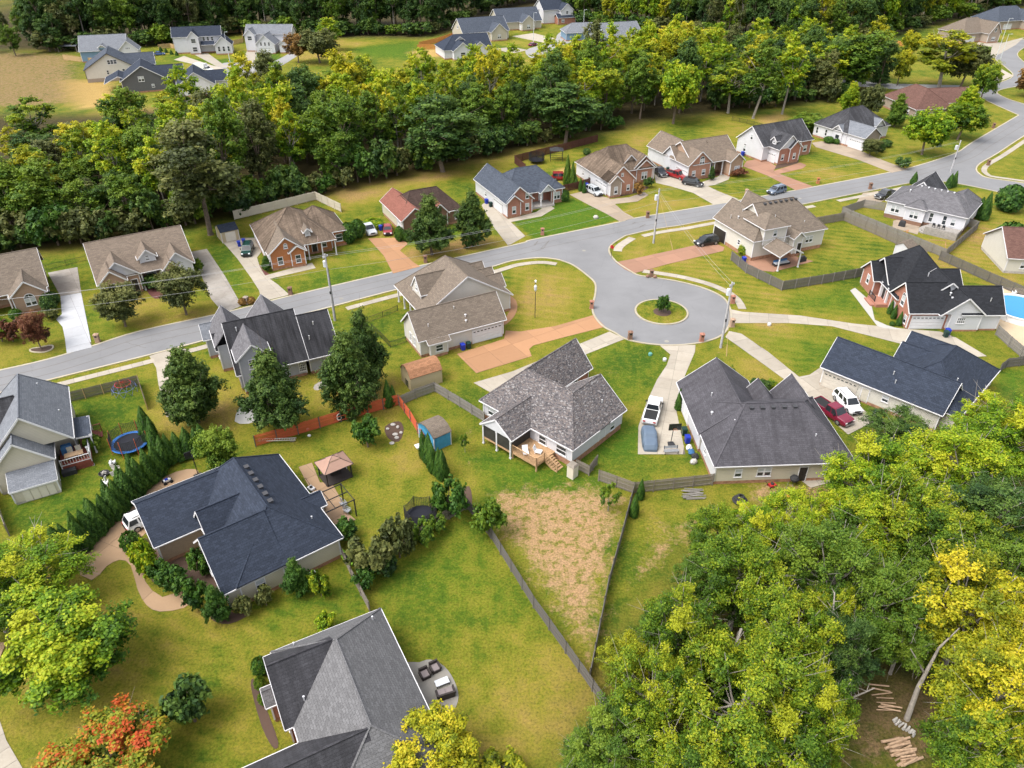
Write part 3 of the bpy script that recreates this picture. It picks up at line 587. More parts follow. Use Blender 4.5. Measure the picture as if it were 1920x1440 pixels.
# --- S taupe gable
hS = house('white and beige brick house with taupe gables behind the red pickup', (40.6,169.7), 25, [
    BK((0,7,.2,8),3.6,6.6,'v','gg',wm='pink_brick',sm={'u0':'white_siding'}), BK((.1,6,5.3,10.9),3.6,6.2,'u','gg',wm='white_siding'), BK((.4,8,9,18),3.6,6.8,'v','gg',wm='white_siding'), BK((1.5,15,.5,12),3.6,7.5,'u','gg',i=(.4,.4,2.8,.4)), BK((10.8,15.1,-1.4,6),3.6,5.4,'v','gg'), BK((7.2,9.5,5,8),4.5,6.9,'v','gg',zb=4.2)],
    [(0,'v0',4,3.4,1.3,1.3,'arch2'),(0,'v0',2,.9,1,1.3,'win'),(0,'v0',4.8,.9,1,1.3,'win'),(0,'u0',3,.1,4.4,2.1,'gar'),(4,'v0',13.2,.9,1.5,1.4,'twin'),(3,'v0',8.9,.4,1,2.1,'door')], rm='sh_taupe', wm='tan_brick')
posts(hS, [(8,.9),(10.4,.9)], 0, 3.5, .22)
# --- T black gable with brick front
hT = house('white house with black gable roof, red brick front and red aggregate drive', (64.8,181.9), 27, [
    BK((-1.9,14.4,3.3,13.2),3.8,7.7,'u','gg'), BK((0,7.1,-.2,9),3.8,6.9,'v','gg',wm='red_brick',sm={'u0':'white_siding'},gm={'v0':'white_siding'}), BK((3.2,7.15,-.6,4),3.8,5.6,'v','gg',wm='red_brick'), BK((.4,3.6,1.7,3.7),5.3,6.3,'u','gg',zb=4.0), BK((10.2,14.4,2.8,8),3.8,5.6,'v','hg',hs=2,wm='red_brick')],
    [(1,'u0',3.6,.1,4.6,2.2,'gar'),(1,'v0',1.8,1,.9,1.4,'win'),(2,'v0',5.2,1,.9,1.4,'win'),(3,'u0',2.7,4.5,.7,.8,'win'),(0,'u0',10,1,1,1.5,'arch'),(0,'u0',8.2,4.4,.9,1.3,'win'),(4,'v0',12.2,1,1.2,1.5,'win')], rm='sh_blackgrey')
# --- U grey hip white
hU = house('white house with grey hip roof beside the big round green tree', (90.1,192.8), 29, [
    BK((0,6.5,0,10),3.4,5.7,'v','gg',wm='stone',sm={'u0':'white_siding'}), BK((-.1,16.6,5.5,17),3.4,8,'u','hh',hs=5.8,rm='sh_blackgrey'), BK((-.3,4,6.9,10.4),3.4,4.9,'u','gg'), BK((10.5,14.2,5.3,10),3.8,5.5,'v','gg')],
    [(0,'u0',2.6,.1,4.4,2.2,'gar'),(2,'u0',8.6,.2,1.4,2.2,'dark2'),(1,'u0',12.5,1,.8,1.7,'dark'),(1,'u0',15.5,1,.8,1.7,'dark'),(0,'v0',3.2,1.2,1,1.4,'win')], rm='sh_slate')
# --- V red brown hip
hV = house('house with reddish brown hip roof among the trees near the corner', (116.5,222.5), 8, [BK((0,12,0,18),3.2,7.6,'v','hh',hs=6), BK((6,23,6,16.5),3.2,6.4,'u','gg')], [(0,'u0',4,1,1,1.4,'win'),(0,'v0',4,1,.9,1.1,'dark'),(1,'v0',17,1,1.4,1.4,'twin')], rm='sh_redbrown', wm='stone')
# --- far subdivision
def far(label, px, py, th, blocks, wins=(), **k):
    p = G(px, py); return house(label, (p.x, p.y), th, blocks, wins, **k)
far('blue craftsman house with grey gable roof beside the brown field', 230,118, 16, [BK((-15,2,4,18),4,8.6,'u','gg',gm='blue_siding'), BK((-1,6.5,2,9),4,7.4,'v','gg',wm='white_siding'), BK((-8,-5,3,8),5.2,6.2,'v','gg',zb=4.5)], [(1,'v0',2.7,1.2,2,1.6,'triple'),(2,'v0',-6.5,5.3,1.4,.6,'twin'),(1,'v0',2.7,4.3,1.6,.7,'triple')], rm='sh_slate', wm='blue_siding')
far('cream house with navy roof on bare straw ground', 163,156, 22, [BK((0,17,0,15),4,9,'v','gg',tm='dark_trim'), BK((9,23,6,14),3.6,7,'u','gg')], [(0,'v0',9.5,5.4,3,1.4,'triple'),(0,'v0',7.4,2.2,.8,1.4,'dark'),(0,'v0',12.5,2.2,.9,1.5,'dark')], rm='sh_bluegrey', wm='pale_siding', fm='stone', fh=1.2)
far('dark grey house with black roof and covered corner porch', 231,177, 22, [BK((0,14.5,0,14),3.8,8.2,'v','gg'), BK((-5,4,3,14),3.0,5,'v','gg',w=0), BK((10,20,5,13),3.6,6.5,'u','gg')], [(0,'v0',6.5,3.4,1.8,1.6,'twin'),(0,'v0',9.6,1.4,.9,1,'win')], rm='sh_navy', wm='dark_siding', tm='trim')
far('unfinished house wrapped in white sheeting with black roof', 335,184, 20, [BK((0,12,0,14),3.4,7.4,'v','gg'), BK((5,16,6,13),3.2,6,'u','gg')], [(0,'v0',6,1.2,1.6,1.3,'dark2')], rm='sh_navy', wm='trim')
far('tall white farmhouse with navy roof and two storey front gable', 356,104, 14, [BK((-6,13,4,12),6.2,9.4,'u','gg'), BK((0,4.6,1,8),6.2,8.6,'v','gg'), BK((10,17,-2,6),3.6,6.8,'v','gg'), BK((4.6,10,1.5,6),3.4,4.4,'u','gg',w=0)], [(1,'v0',2.3,4.2,1.8,1.6,'dark2'),(1,'v0',2.3,1,1.8,1.8,'dark2'),(2,'v0',11.7,1.2,1,1.9,'dark'),(2,'v0',13.5,1.2,1,1.9,'dark'),(2,'v0',15.3,1.2,1,1.9,'dark'),(0,'v0',6,4.4,.9,1.5,'dark'),(0,'v0',7.6,4.4,.9,1.5,'dark'),(0,'v0',9.2,4.4,.9,1.5,'dark'),(0,'u0',9,4.5,.8,1.5,'dark')], rm='sh_navy')
far('white farmhouse with navy roof and dark lower wall beside an orange tree', 486,98, 0, [BK((-6,13,4,13),6.2,9.2,'u','gg'), BK((-5.6,-1,1,8),6.2,8.4,'v','gg',sm={'v0':'white_siding'}), BK((0,8,-4,6),3.6,7,'v','gg',sm={'v0':'white_siding'}), BK((9,14,-3,5),3.4,5.4,'v','gg')], [(1,'v0',-3.3,4.2,1.8,1.6,'dark2'),(2,'v0',2.4,3,.9,1.4,'dark'),(2,'v0',4.0,3,.9,1.4,'dark'),(2,'v0',5.6,3,.9,1.4,'dark'),(2,'v0',4,.2,5,2.2,'gar'),(0,'v0',3,4.4,1,1.5,'dark'),(0,'v0',5,4.4,1,1.5,'dark')], rm='sh_slate')
far('white house with navy roof and two small gables behind the yellow trees', 842,112, 20, [BK((-2,18,0,14),3.4,7.8,'u','hg',hs=6), BK((1,9,-3,8),3.4,6.4,'v','gg'), BK((9,16,-1,6),3.4,6,'v','gg'), BK((4,8,4,9),6,7.4,'v','gg',zb=5)], [(1,'v0',5,1.2,2,1.6,'dark2'),(2,'v0',12,1.2,1.2,1.4,'dark')], rm='sh_navy')
far('beige house with wide navy gable beside an orange fence', 868,80, 24, [BK((0,22,0,14),3.6,8.6,'u','gg',gm='beige_siding'), BK((12,20,-3,6),3.6,7,'v','gg')], [(0,'u0',7,4.6,2,1.3,'triple'),(1,'v0',16,1,1.6,1.6,'twin')], rm='sh_bluegrey', wm='beige_siding')
far('beige house with navy roof and white garage at the back of the street', 935,59, 22, [BK((0,22,0,14),3.6,8.6,'u','gg'), BK((10,17,-4,6),3.6,6.6,'v','gg')], [(0,'u0',7,4.6,2,1.3,'triple'),(1,'u0',0,.2,4.8,2.2,'gar'),(1,'v0',13.5,1,1.6,1.6,'twin')], rm='sh_bluegrey', wm='beige_siding')
far('tall white house with navy roof and brick base near the back wood', 1018,46, 22, [BK((0,16,0,12),6.2,10.4,'u','gg'), BK((8,15,-3,6),6,9,'v','gg'), BK((6,16,-4,1),3,4.6,'u','gg',wm='red_brick')], [(0,'u0',6,4.6,1.2,1.4,'dark'),(2,'v0',9,1,1.6,1.3,'twin'),(1,'v0',11.5,4.4,1.2,1.3,'dark')], rm='sh_navy')
far('blue grey house with wide slate gable above the yellow trees', 1133,88, 20, [BK((0,18,0,14),3.6,8.2,'u','gg'), BK((-4,6,5,13),3.4,6.5,'u','gg')], [(0,'v0',6,1.2,1,1.7,'win'),(0,'v0',12,1.2,1,1.7,'win'),(0,'v0',14,1.2,1,1.7,'win'),(0,'u0',7,1.2,1,1.6,'win')], rm='sh_slate', wm='blue_siding')
far('small grey roofed house half hidden behind yellow trees', 1060,78, 10, [BK((0,13,0,11),3.4,6.6,'u','hg',hs=4)], rm='sh_slate', wm='blue_siding')
far('white house with grey roof glimpsed between tall trees', 1380,118, 15, [BK((0,16,0,12),4,8.4,'u','gg')], [(0,'u0',5,2,1,1.4,'dark')], rm='sh_slate')
far('beige stone house with brown hip roof above the curved far road', 1822,82, 20, [BK((-4,16,2,16),3.8,8.8,'u','hh',hs=7,rm='sh_tan'), BK((6,13,-2,8),3.8,8.2,'v','gg',wm='stone')], [(1,'v0',9.5,4.4,1.2,1.4,'dark'),(0,'v0',1,.2,4.6,2.2,'gar'),(1,'v0',9.5,1,2,1.4,'twin')], rm='sh_tan', wm='stone')
far('cream house with navy hip roof at the far right corner', 1885,58, 18, [BK((-4,20,2,18),3.8,9,'u','hh',hs=7), BK((10,17,-2,8),3.8,8,'v','gg')], [(0,'v0',3,.2,4.6,2.2,'gar'),(1,'v0',13.5,1,2,1.4,'twin')], rm='sh_bluegrey', wm='stone')
# ================================================================ ground, roads, paving
def ground_mat():
    m, nt, b = nodes('ground'); v = coords(nt)
    a1 = nt.nodes.new('ShaderNodeAttribute'); a1.attribute_name = 'za'; a2 = nt.nodes.new('ShaderNodeAttribute'); a2.attribute_name = 'zb'
    s1 = nt.nodes.new('ShaderNodeSeparateColor'); s2 = nt.nodes.new('ShaderNodeSeparateColor'); nt.links.new(a1.outputs[0], s1.inputs[0]); nt.links.new(a2.outputs[0], s2.inputs[0])
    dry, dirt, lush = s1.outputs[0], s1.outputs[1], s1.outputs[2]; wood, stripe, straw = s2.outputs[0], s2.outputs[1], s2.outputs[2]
    big = noise(nt, v, .07, 5, .62); mid = noise(nt, v, .55, 6, .68); fine = noise(nt, v, 4.5, 4, .7); tiny = noise(nt, v, 26, 2, .6)
    # mowing lanes, two directions faintly crossed
    wv = nd(nt, 'ShaderNodeTexWave', Scale=.27, Distortion=4.5, Detail=3, Detail_Scale=.8); wv.bands_direction = 'DIAGONAL'
    mp = coords(nt, 'Object', (.35, 1.25, 1)); nt.links.new(mp, wv.inputs['Vector'])
    f = math_(nt, 'ADD', math_(nt, 'MULTIPLY', math_(nt, 'ADD', math_(nt, 'MULTIPLY', math_(nt, 'SUBTRACT', big, .5), 1.5), .5), .5), math_(nt, 'ADD', math_(nt, 'MULTIPLY', math_(nt, 'ADD', math_(nt, 'MULTIPLY', math_(nt, 'SUBTRACT', mid, .5), 1.5), .5), .36), math_(nt, 'MULTIPLY', noise(nt, v, 2.2, 5, .7), .17)))
    f = math_(nt, 'ADD', f, math_(nt, 'MULTIPLY', math_(nt, 'SUBTRACT', wv.outputs['Fac'], .5), math_(nt, 'ADD', math_(nt, 'MULTIPLY', stripe, .085), .015)))
    f = math_(nt, 'ADD', f, math_(nt, 'MULTIPLY', math_(nt, 'SUBTRACT', dry, lush), .26))
    g = ramp(nt, f, [(.30, (.035,.080,.008)), (.42, (.085,.125,.011)), (.50, (.145,.158,.016)), (.58, (.205,.188,.024)), (.68, (.27,.205,.045)), (.80, (.30,.19,.075))])
    cc = mixc(nt, math_(nt, 'MULTIPLY', lush, .62), g.outputs[0], mixc(nt, mid, (.045,.125,.008), (.12,.19,.014)))
    # worn earth: breaks through where dirt is strong and the noise is high
    dn = math_(nt, 'ADD', math_(nt, 'ADD', math_(nt, 'MULTIPLY', noise(nt, v, .5, 9, .78), .85), math_(nt, 'MULTIPLY', noise(nt, v, 2.4, 5, .75), .42)), math_(nt, 'MULTIPLY', dirt, .42))
    df = ramp(nt, dn, [(.86, (0,0,0)), (1.0, (1,1,1))])
    soil = mixc(nt, fine, (.25,.14,.065), (.46,.33,.21)); soil = mixc(nt, noise(nt, v, .35, 3), soil, (.36,.22,.105))
    cc = mixc(nt, math_(nt, 'MULTIPLY', df.outputs[0], math_(nt, 'MINIMUM', math_(nt, 'MULTIPLY', dirt, 2.2), 1.0)), cc, soil)
    tf = ramp(nt, noise(nt, v, 1.1, 8, .74), [(.49, (0,0,0)), (.58, (1,1,1))]); cc = mixc(nt, math_(nt, 'MULTIPLY', tf.outputs[0], math_(nt, 'ADD', math_(nt, 'MULTIPLY', dirt, .42), .45)), cc, mixc(nt, fine, (.05,.095,.010), (.22,.19,.025)))
    cc = mixc(nt, straw, cc, mixc(nt, mid, (.36,.22,.07), (.48,.33,.13)))
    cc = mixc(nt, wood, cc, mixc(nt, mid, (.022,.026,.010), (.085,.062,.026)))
    fr = ramp(nt, fine, [(.28, (.42,.45,.42)), (.55, (1.05,1.05,1.05)), (.75, (1.4,1.3,1.15))]); cc = mixc(nt, .85, cc, fr.outputs[0], 'MULTIPLY')
    tr = ramp(nt, tiny, [(.32, (.55,.56,.55)), (.68, (1.35,1.33,1.3))]); cc = mixc(nt, .75, cc, tr.outputs[0], 'MULTIPLY')
    # fallen leaves, pale flecks
    vo = nd(nt, 'ShaderNodeTexVoronoi', Scale=2.6); nt.links.new(v, vo.inputs['Vector'])
    lf = ramp(nt, vo.outputs['Distance'], [(.055, (1,1,1)), (.075, (0,0,0))]); cl = ramp(nt, noise(nt, v, .16, 3), [(.5, (0,0,0)), (.66, (1,1,1))])
    cc = mixc(nt, math_(nt, 'MULTIPLY', math_(nt, 'MULTIPLY', lf.outputs[0], cl.outputs[0]), .6), cc, (.46,.40,.24))
    nt.links.new(cc, b.inputs['Base Color']); b.inputs['Roughness'].default_value = .95; b.inputs['Specular IOR Level'].default_value = .1
    bump(nt, b, math_(nt, 'ADD', fine, math_(nt, 'MULTIPLY', tiny, .5)), .9, .12)
ground_mat()
ax_x = np.concatenate([[-2500,-1200,-700,-450,-330], np.arange(-260,-110,4.0), np.arange(-110,150,.8), np.arange(150,300,4.0), [340,450,700,1200,2500]])
ax_y = np.concatenate([[-600,-250,-100,-30], np.arange(0,24,2.0), np.arange(24,215,.8), np.arange(215,470,4.0), [500,600,800,1200,2000,4000]])
GX, GY = np.meshgrid(ax_x, ax_y)
ZA = np.zeros((GX.size, 4), np.float32); ZB = np.zeros((GX.size, 4), np.float32); ZA[:, 3] = ZB[:, 3] = 1
gx, gy = GX.ravel(), GY.ravel()
def zone(arr, ch, pts, val, feather=2.0, world_pts=False, op='max'):
    P = np.array(pts if world_pts else [g2(*p) for p in pts]); n = len(P)
    inside = np.zeros(gx.size, bool); dist = np.full(gx.size, 1e9)
    for i in range(n):
        x0, y0 = P[i]; x1, y1 = P[(i+1) % n]
        c = ((y0 > gy) != (y1 > gy)) & (gx < (x1-x0)*(gy-y0)/((y1-y0) if y1 != y0 else 1e-9)+x0); inside ^= c
        L2 = (x1-x0)**2+(y1-y0)**2 or 1e-9; t = np.clip(((gx-x0)*(x1-x0)+(gy-y0)*(y1-y0))/L2, 0, 1)
        dist = np.minimum(dist, np.hypot(gx-x0-t*(x1-x0), gy-y0-t*(y1-y0)))
    s = np.where(inside, dist, -dist); w = np.clip(.5+s/(2*feather), 0, 1)*val
    arr[:, ch] = np.maximum(arr[:, ch], w) if op == 'max' else np.clip(arr[:, ch]+w, 0, 1)
DRY, DIRT, LUSH, WOOD, STRIPE, STRAW = (ZA,0),(ZA,1),(ZA,2),(ZB,0),(ZB,1),(ZB,2)
for pts, v_, f_ in [([(935,915),(1100,905),(1180,932),(1165,1000),(1112,1250),(1065,1190),(950,1020),(910,960)], 1.0, 3), ([(850,840),(905,850),(915,900),(870,900)], .6, 2), ([(1210,965),(1345,960),(1330,1010),(1200,1110),(1150,1190),(1120,1260)], .72, 3),
                    ([(1395,905),(1570,905),(1560,985),(1470,970),(1400,940)], .85, 1.5), ([(0,95),(150,100),(165,190),(60,205),(-80,205),(-80,95)], .85, 8), ([(860,775),(905,790),(905,830),(860,830)], .5, 2), ([(1560,905),(1800,1440),(1500,1440),(1400,1300)], .4, 4),
                    ([(1130,690),(1165,690),(1165,705),(1130,705)], .55, .8), ([(980,770),(1010,780),(1000,800)], .3, 1), ([(1590,1260),(1800,1260),(1800,1440),(1560,1440)], .9, 3), ([(1075,455),(1085,458),(1075,463)], .5, 1), ([(1330,655),(1370,655),(1360,672),(1335,670)], .5, .8), ([(880,690),(900,690),(905,715),(885,715)], .4, 1), ([(1180,925),(1200,925),(1115,1290),(1095,1290)], .35, 1)]: zone(*DIRT, pts, v_, f_)
for pts, v_, f_ in [([(962,410),(1000,398),(1060,368),(1168,410),(1002,448)], 1.0, .5), ([(120,755),(265,745),(300,830),(190,990),(30,1000),(20,900),(150,880)], .3, 2), ([(880,858),(900,850),(1080,885),(1120,905),(1020,940),(920,900)], .75, 2.5), ([(1090,860),(1160,790),(1210,800),(1195,860)], .8, 1.5), ([(672,1085),(780,1010),(870,965),(900,1020),(1000,1150),(760,1130)], .35, 3),
                    ([(565,515),(640,480),(730,505),(590,545)], .35, 2), ([(760,455),(850,425),(880,440),(800,470)], .8, 1), ([(385,460),(420,455),(470,545),(445,560)], .5, 1.5), ([(170,560),(250,620),(200,640),(150,560)], .5, 2), ([(1100,640),(1250,660),(1180,780),(1120,760)], .3, 2), ([(580,1070),(690,1130),(500,1180)], .5, 3), ([(1480,560),(1600,540),(1640,590),(1500,580)], .5, 2), ([(1400,615),(1540,640),(1620,670),(1500,700)], .5, 2), ([(1880,690),(1920,700),(1920,760),(1870,745)], .8, 1),
                    ([(310,95),(360,110),(420,125),(330,110)], .9, 2), ([(420,110),(450,118),(460,125),(400,118)], .9, 2), ([(660,90),(780,80),(760,110),(680,105)], .9, 4), ([(530,120),(480,100),(520,100)], .8, 2), ([(1660,60),(1740,50),(1720,80),(1660,80)], .8, 4), ([(1820,85),(1870,85),(1860,95),(1815,95)], .9, 2)]: zone(*LUSH, pts, v_, f_)
for pts, v_, f_ in [([(300,740),(560,745),(600,770),(480,800),(300,800)], .9, 4), ([(580,700),(720,690),(760,740),(700,770),(600,760)], .8, 3), ([(690,480),(880,430),(950,450),(760,500)], .9, 2), ([(160,560),(400,560),(410,590),(200,640)], .7, 2), ([(620,340),(900,320),(760,350),(640,390)], .8, 3), ([(40,1000),(190,1080),(330,1160),(300,1360),(60,1380),(0,1300)], .55, 6), ([(900,1250),(1110,1290),(1120,1440),(860,1440)], .6, 5), ([(700,850),(790,820),(830,900),(760,960),(680,900)], .5, 4), ([(1160,400),(1180,380),(1300,370),(1330,385),(1200,405)], .6, 2), ([(1430,560),(1540,640),(1480,700),(1400,640)], .5, 2), ([(520,870),(560,860),(600,900)], .4, 2), ([(1160,440),(1340,412),(1330,452),(1190,490)], .45, 2), ([(925,500),(1040,490),(1115,560),(1100,600),(990,640),(950,600)], .38, 3), ([(1370,660),(1480,720),(1400,740)], .4, 2), ([(1460,320),(1660,320),(1540,345)], .3, 2), ([(560,500),(640,490),(600,540),(520,530)], .4, 2), ([(550,840),(640,800),(780,830),(800,930),(720,1000),(640,950)], .3, 5), ([(870,860),(920,830),(900,790)], .4, 2), ([(200,950),(300,860),(120,900)], .25, 3), ([(1240,480),(1350,480),(1480,560),(1380,560)], .35, 2), ([(1690,490),(1900,380),(1920,480),(1900,540)], .5, 3), ([(1230,300),(1290,260),(1420,220),(1430,240),(1300,290)], .35, 4), ([(540,60),(680,80),(640,110),(540,120)], .5, 5), ([(1120,270),(1230,240),(1240,300),(1130,300)], .25, 4), ([(180,360),(1000,270),(1000,300),(180,440)], .5, 4)]: zone(*DRY, pts, v_, f_)
for pts, v_ in [([(1215,520),(1340,470),(1480,560),(1640,590),(1400,580),(1300,535)], 1), ([(1300,345),(1390,335),(1490,355),(1380,372)], .8), ([(1460,315),(1530,275),(1670,320),(1520,350)], .8), ([(1500,440),(1600,420),(1690,470),(1640,500),(1470,510)], .9), ([(962,410),(1060,368),(1168,410),(1002,448)], 1), ([(1690,500),(1860,380),(1920,420),(1880,560)], 1), ([(1100,290),(1240,240),(1400,230),(1240,300)], .7), ([(920,500),(1040,490),(1110,560),(1000,650),(950,620)], .4), ([(1380,610),(1560,640),(1490,700)], .7), ([(200,1150),(480,1080),(700,1150),(500,1200),(430,1440),(250,1440)], .6)]: zone(*STRIPE, pts, v_, 1.0)
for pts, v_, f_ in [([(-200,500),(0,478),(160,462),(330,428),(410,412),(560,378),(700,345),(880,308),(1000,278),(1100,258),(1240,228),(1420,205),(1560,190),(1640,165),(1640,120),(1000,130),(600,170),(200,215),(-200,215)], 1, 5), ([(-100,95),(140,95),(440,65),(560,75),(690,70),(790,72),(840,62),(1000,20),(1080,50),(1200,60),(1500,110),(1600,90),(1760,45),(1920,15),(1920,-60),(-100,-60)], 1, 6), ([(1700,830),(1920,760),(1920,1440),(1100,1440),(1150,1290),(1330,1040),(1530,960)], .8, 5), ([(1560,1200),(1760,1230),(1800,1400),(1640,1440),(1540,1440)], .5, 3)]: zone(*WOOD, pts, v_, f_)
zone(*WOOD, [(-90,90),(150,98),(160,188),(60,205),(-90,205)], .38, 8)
for pts, f_ in [([(112,150),(205,152),(245,195),(150,205),(125,185)], 2), ([(1418,222),(1465,212),(1478,222),(1440,236)], 1.5), ([(205,200),(330,210),(420,260),(240,300)], 5), ([(40,280),(130,300),(100,350),(30,330)], 4), ([(770,98),(830,88),(880,92),(800,112)], 3), ([(1040,320),(1075,310),(1075,335),(1050,340)], 1)]: zone(*STRAW, pts, .9, f_)
me = bpy.data.meshes.new('ground'); nx, ny = len(ax_x), len(ax_y)
V = np.stack([gx, gy, np.zeros_like(gx)], 1)
idx = np.arange(nx*ny).reshape(ny, nx); F_ = np.stack([idx[:-1,:-1], idx[:-1,1:], idx[1:,1:], idx[1:,:-1]], -1).reshape(-1, 4)
me.vertices.add(len(V)); me.vertices.foreach_set('co', V.astype(np.float32).ravel()); me.loops.add(F_.size); me.loops.foreach_set('vertex_index', F_.ravel().astype(np.int32))
me.polygons.add(len(F_)); me.polygons.foreach_set('loop_start', np.arange(0, F_.size, 4, dtype=np.int32)); me.polygons.foreach_set('loop_total', np.full(len(F_), 4, np.int32)); me.update(calc_edges=True)
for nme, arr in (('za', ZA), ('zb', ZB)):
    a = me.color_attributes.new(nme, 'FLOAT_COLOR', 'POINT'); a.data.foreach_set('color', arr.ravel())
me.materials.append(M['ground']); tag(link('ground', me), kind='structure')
def asphalt(name, c):
    m, nt, b = nodes(name); v = coords(nt); n = noise(nt, v, .12, 5, .6); n2 = noise(nt, v, 30, 2); n3 = noise(nt, coords(nt, 'Object', (.5,.9,1)), .6, 6, .7)
    cc = mixc(nt, ramp(nt, n, [(.32, (0,0,0)), (.68, (1,1,1))]).outputs[0], tuple(x*.74 for x in c), tuple(x*1.2 for x in c)); cc = mixc(nt, .42, cc, mixc(nt, n3, tuple(x*.65 for x in c), tuple(x*1.35 for x in c)))
    cc = mixc(nt, .25, cc, mixc(nt, n2, tuple(x*.6 for x in c), tuple(x*1.4 for x in c)))
    vo = nd(nt, 'ShaderNodeTexVoronoi', Scale=.13); vo.feature = 'DISTANCE_TO_EDGE'
    wp = nd(nt, 'ShaderNodeVectorMath'); wp.operation = 'ADD'; nn = nd(nt, 'ShaderNodeTexNoise', Scale=.5, Detail=4); nt.links.new(v, nn.inputs['Vector']); nt.links.new(v, wp.inputs[0]); nt.links.new(nn.outputs['Color'], wp.inputs[1]); nt.links.new(wp.outputs[0], vo.inputs['Vector'])
    cr = ramp(nt, vo.outputs['Distance'], [(.0015, (1,1,1)), (.004, (0,0,0))]); cc = mixc(nt, math_(nt, 'MULTIPLY', cr.outputs[0], .3), cc, tuple(x*.35 for x in c))
    nt.links.new(cc, b.inputs['Base Color']); b.inputs['Roughness'].default_value = .9; bump(nt, b, n2, .3, .01)
def concrete(name, c, stain=.3, tint=(.6,.55,.5), speck=0):
    c = (c[0]*.88, c[1]*.86, c[2]*.82)
    m, nt, b = nodes(name); v = coords(nt); n = noise(nt, v, .3, 6, .65); n2 = noise(nt, v, 5, 4, .7); n3 = noise(nt, v, .9, 5, .7)
    cc = mixc(nt, n2, tuple(x*.85 for x in c), tuple(min(1, x*1.12) for x in c))
    st = ramp(nt, n, [(.42, (0,0,0)), (.7, (1,1,1))]); cc = mixc(nt, math_(nt, 'MULTIPLY', st.outputs[0], stain), cc, tuple(a*t for a, t in zip(c, tint)))
    st = ramp(nt, n3, [(.5, (0,0,0)), (.75, (1,1,1))]); cc = mixc(nt, math_(nt, 'MULTIPLY', st.outputs[0], stain), cc, tuple(a*t*.9 for a, t in zip(c, tint)))
    if speck: cc = mixc(nt, speck, cc, mixc(nt, noise(nt, v, 22, 2), tuple(x*.5 for x in c), tuple(min(1, x*1.5) for x in c)))
    oi = nt.nodes.new('ShaderNodeObjectInfo'); k = ramp(nt, oi.outputs['Random'], [(0, (.88,.88,.88)), (1, (1.08,1.08,1.08))]); cc = mixc(nt, 1.0, cc, k.outputs[0], 'MULTIPLY')
    nt.links.new(cc, b.inputs['Base Color']); b.inputs['Roughness'].default_value = .85; bump(nt, b, n2, .25, .01)
asphalt('asphalt', (.165,.165,.170)); asphalt('asphalt_far', (.24,.235,.235))
concrete('conc', (.385,.35,.30)); concrete('conc_new', (.45,.47,.52), .15); concrete('conc_old', (.32,.30,.28), .55); concrete('conc_tan', (.33,.27,.21), .35, speck=.25); concrete('aggr', (.37,.20,.105), .3, (.75,.7,.65), .4); concrete('aggr_dark', (.31,.17,.115), .35, (.75,.7,.65), .4); concrete('aggr_tan', (.35,.235,.145), .3, (.8,.78,.75), .3); concrete('kerb', (.42,.385,.31), .35, (.75,.62,.35)); concrete('patio', (.27,.26,.24), .3); concrete('joint', (.13,.115,.10), .2); concrete('pool_deck', (.50,.40,.28), .2); concrete('gravel_white', (.43,.43,.42), .25, speck=.4); concrete('mulch', (.085,.05,.035), .3, speck=.5); concrete('mulch_red', (.12,.04,.035), .3, speck=.5); concrete('mulch_gold', (.42,.21,.06), .3, speck=.5)
def W(pts): return [g2(*p) for p in pts]
def smooth(pts, n=5, closed=False):
    P = [Vector((*p, 0)) for p in pts]; out = []; N = len(P)
    for i in range(N if closed else N-1):
        p0 = P[(i-1) % N] if closed or i else P[0]; p1 = P[i]; p2 = P[(i+1) % N]; p3 = P[(i+2) % N] if closed or i+2 < N else P[N-1]
        for k in range(n):
            t = k/n; q = .5*((2*p1)+(p2-p0)*t+(2*p0-5*p1+4*p2-p3)*t*t+(3*p1-p0-3*p2+p3)*t**3); out.append((q.x, q.y))
    if not closed: out.append((P[-1].x, P[-1].y))
    return out
def sheet(name, xy, z, mat, thick=.12):
    m = MB(); m.prism(xy, z-thick, z); return tag(m.build(name, mat), kind='structure')
def clip(poly, a, n, keep):
    out = []; N = len(poly)
    for i in range(N):
        p, q = poly[i], poly[(i+1) % N]; dp = ((p[0]-a[0])*n[0]+(p[1]-a[1])*n[1])*keep; dq = ((q[0]-a[0])*n[0]+(q[1]-a[1])*n[1])*keep
        if dp >= 0: out.append(p)
        if dp*dq < 0: t = dp/(dp-dq); out.append((p[0]+(q[0]-p[0])*t, p[1]+(q[1]-p[1])*t))
    return out
def paving(name, xy, z, mat, ang, step, cross=0, joint=.03, base='joint'):
    """paving cast in separate slabs: a darker bed with each slab as its own piece on it"""
    o = sheet(name, xy, z-.02, base)
    d = (math.cos(ang), math.sin(ang)); e = (-d[1], d[0]); s = [p[0]*d[0]+p[1]*d[1] for p in xy]; w = [p[0]*e[0]+p[1]*e[1] for p in xy]
    k = 0
    def emit(pl):
        if len(pl) < 3: return
        ar = abs(sum(pl[i][0]*pl[(i+1) % len(pl)][1]-pl[(i+1) % len(pl)][0]*pl[i][1] for i in range(len(pl))))/2
        if ar < .15: return
        m = MB(); m.prism(pl, z-.019, z); m.build('slab', mat, o)
    a = min(s)
    while a < max(s):
        b = a+step; pl = clip(clip(xy, (d[0]*(a+joint/2), d[1]*(a+joint/2)), d, 1), (d[0]*(b-joint/2), d[1]*(b-joint/2)), d, -1)
        if cross and len(pl) > 2:
            c = min(w)
            while c < max(w):
                emit(clip(clip(pl, (e[0]*(c+joint/2), e[1]*(c+joint/2)), e, 1), (e[0]*(c+cross-joint/2), e[1]*(c+cross-joint/2)), e, -1)); c += cross
        else: emit(pl)
        a = b
    return o
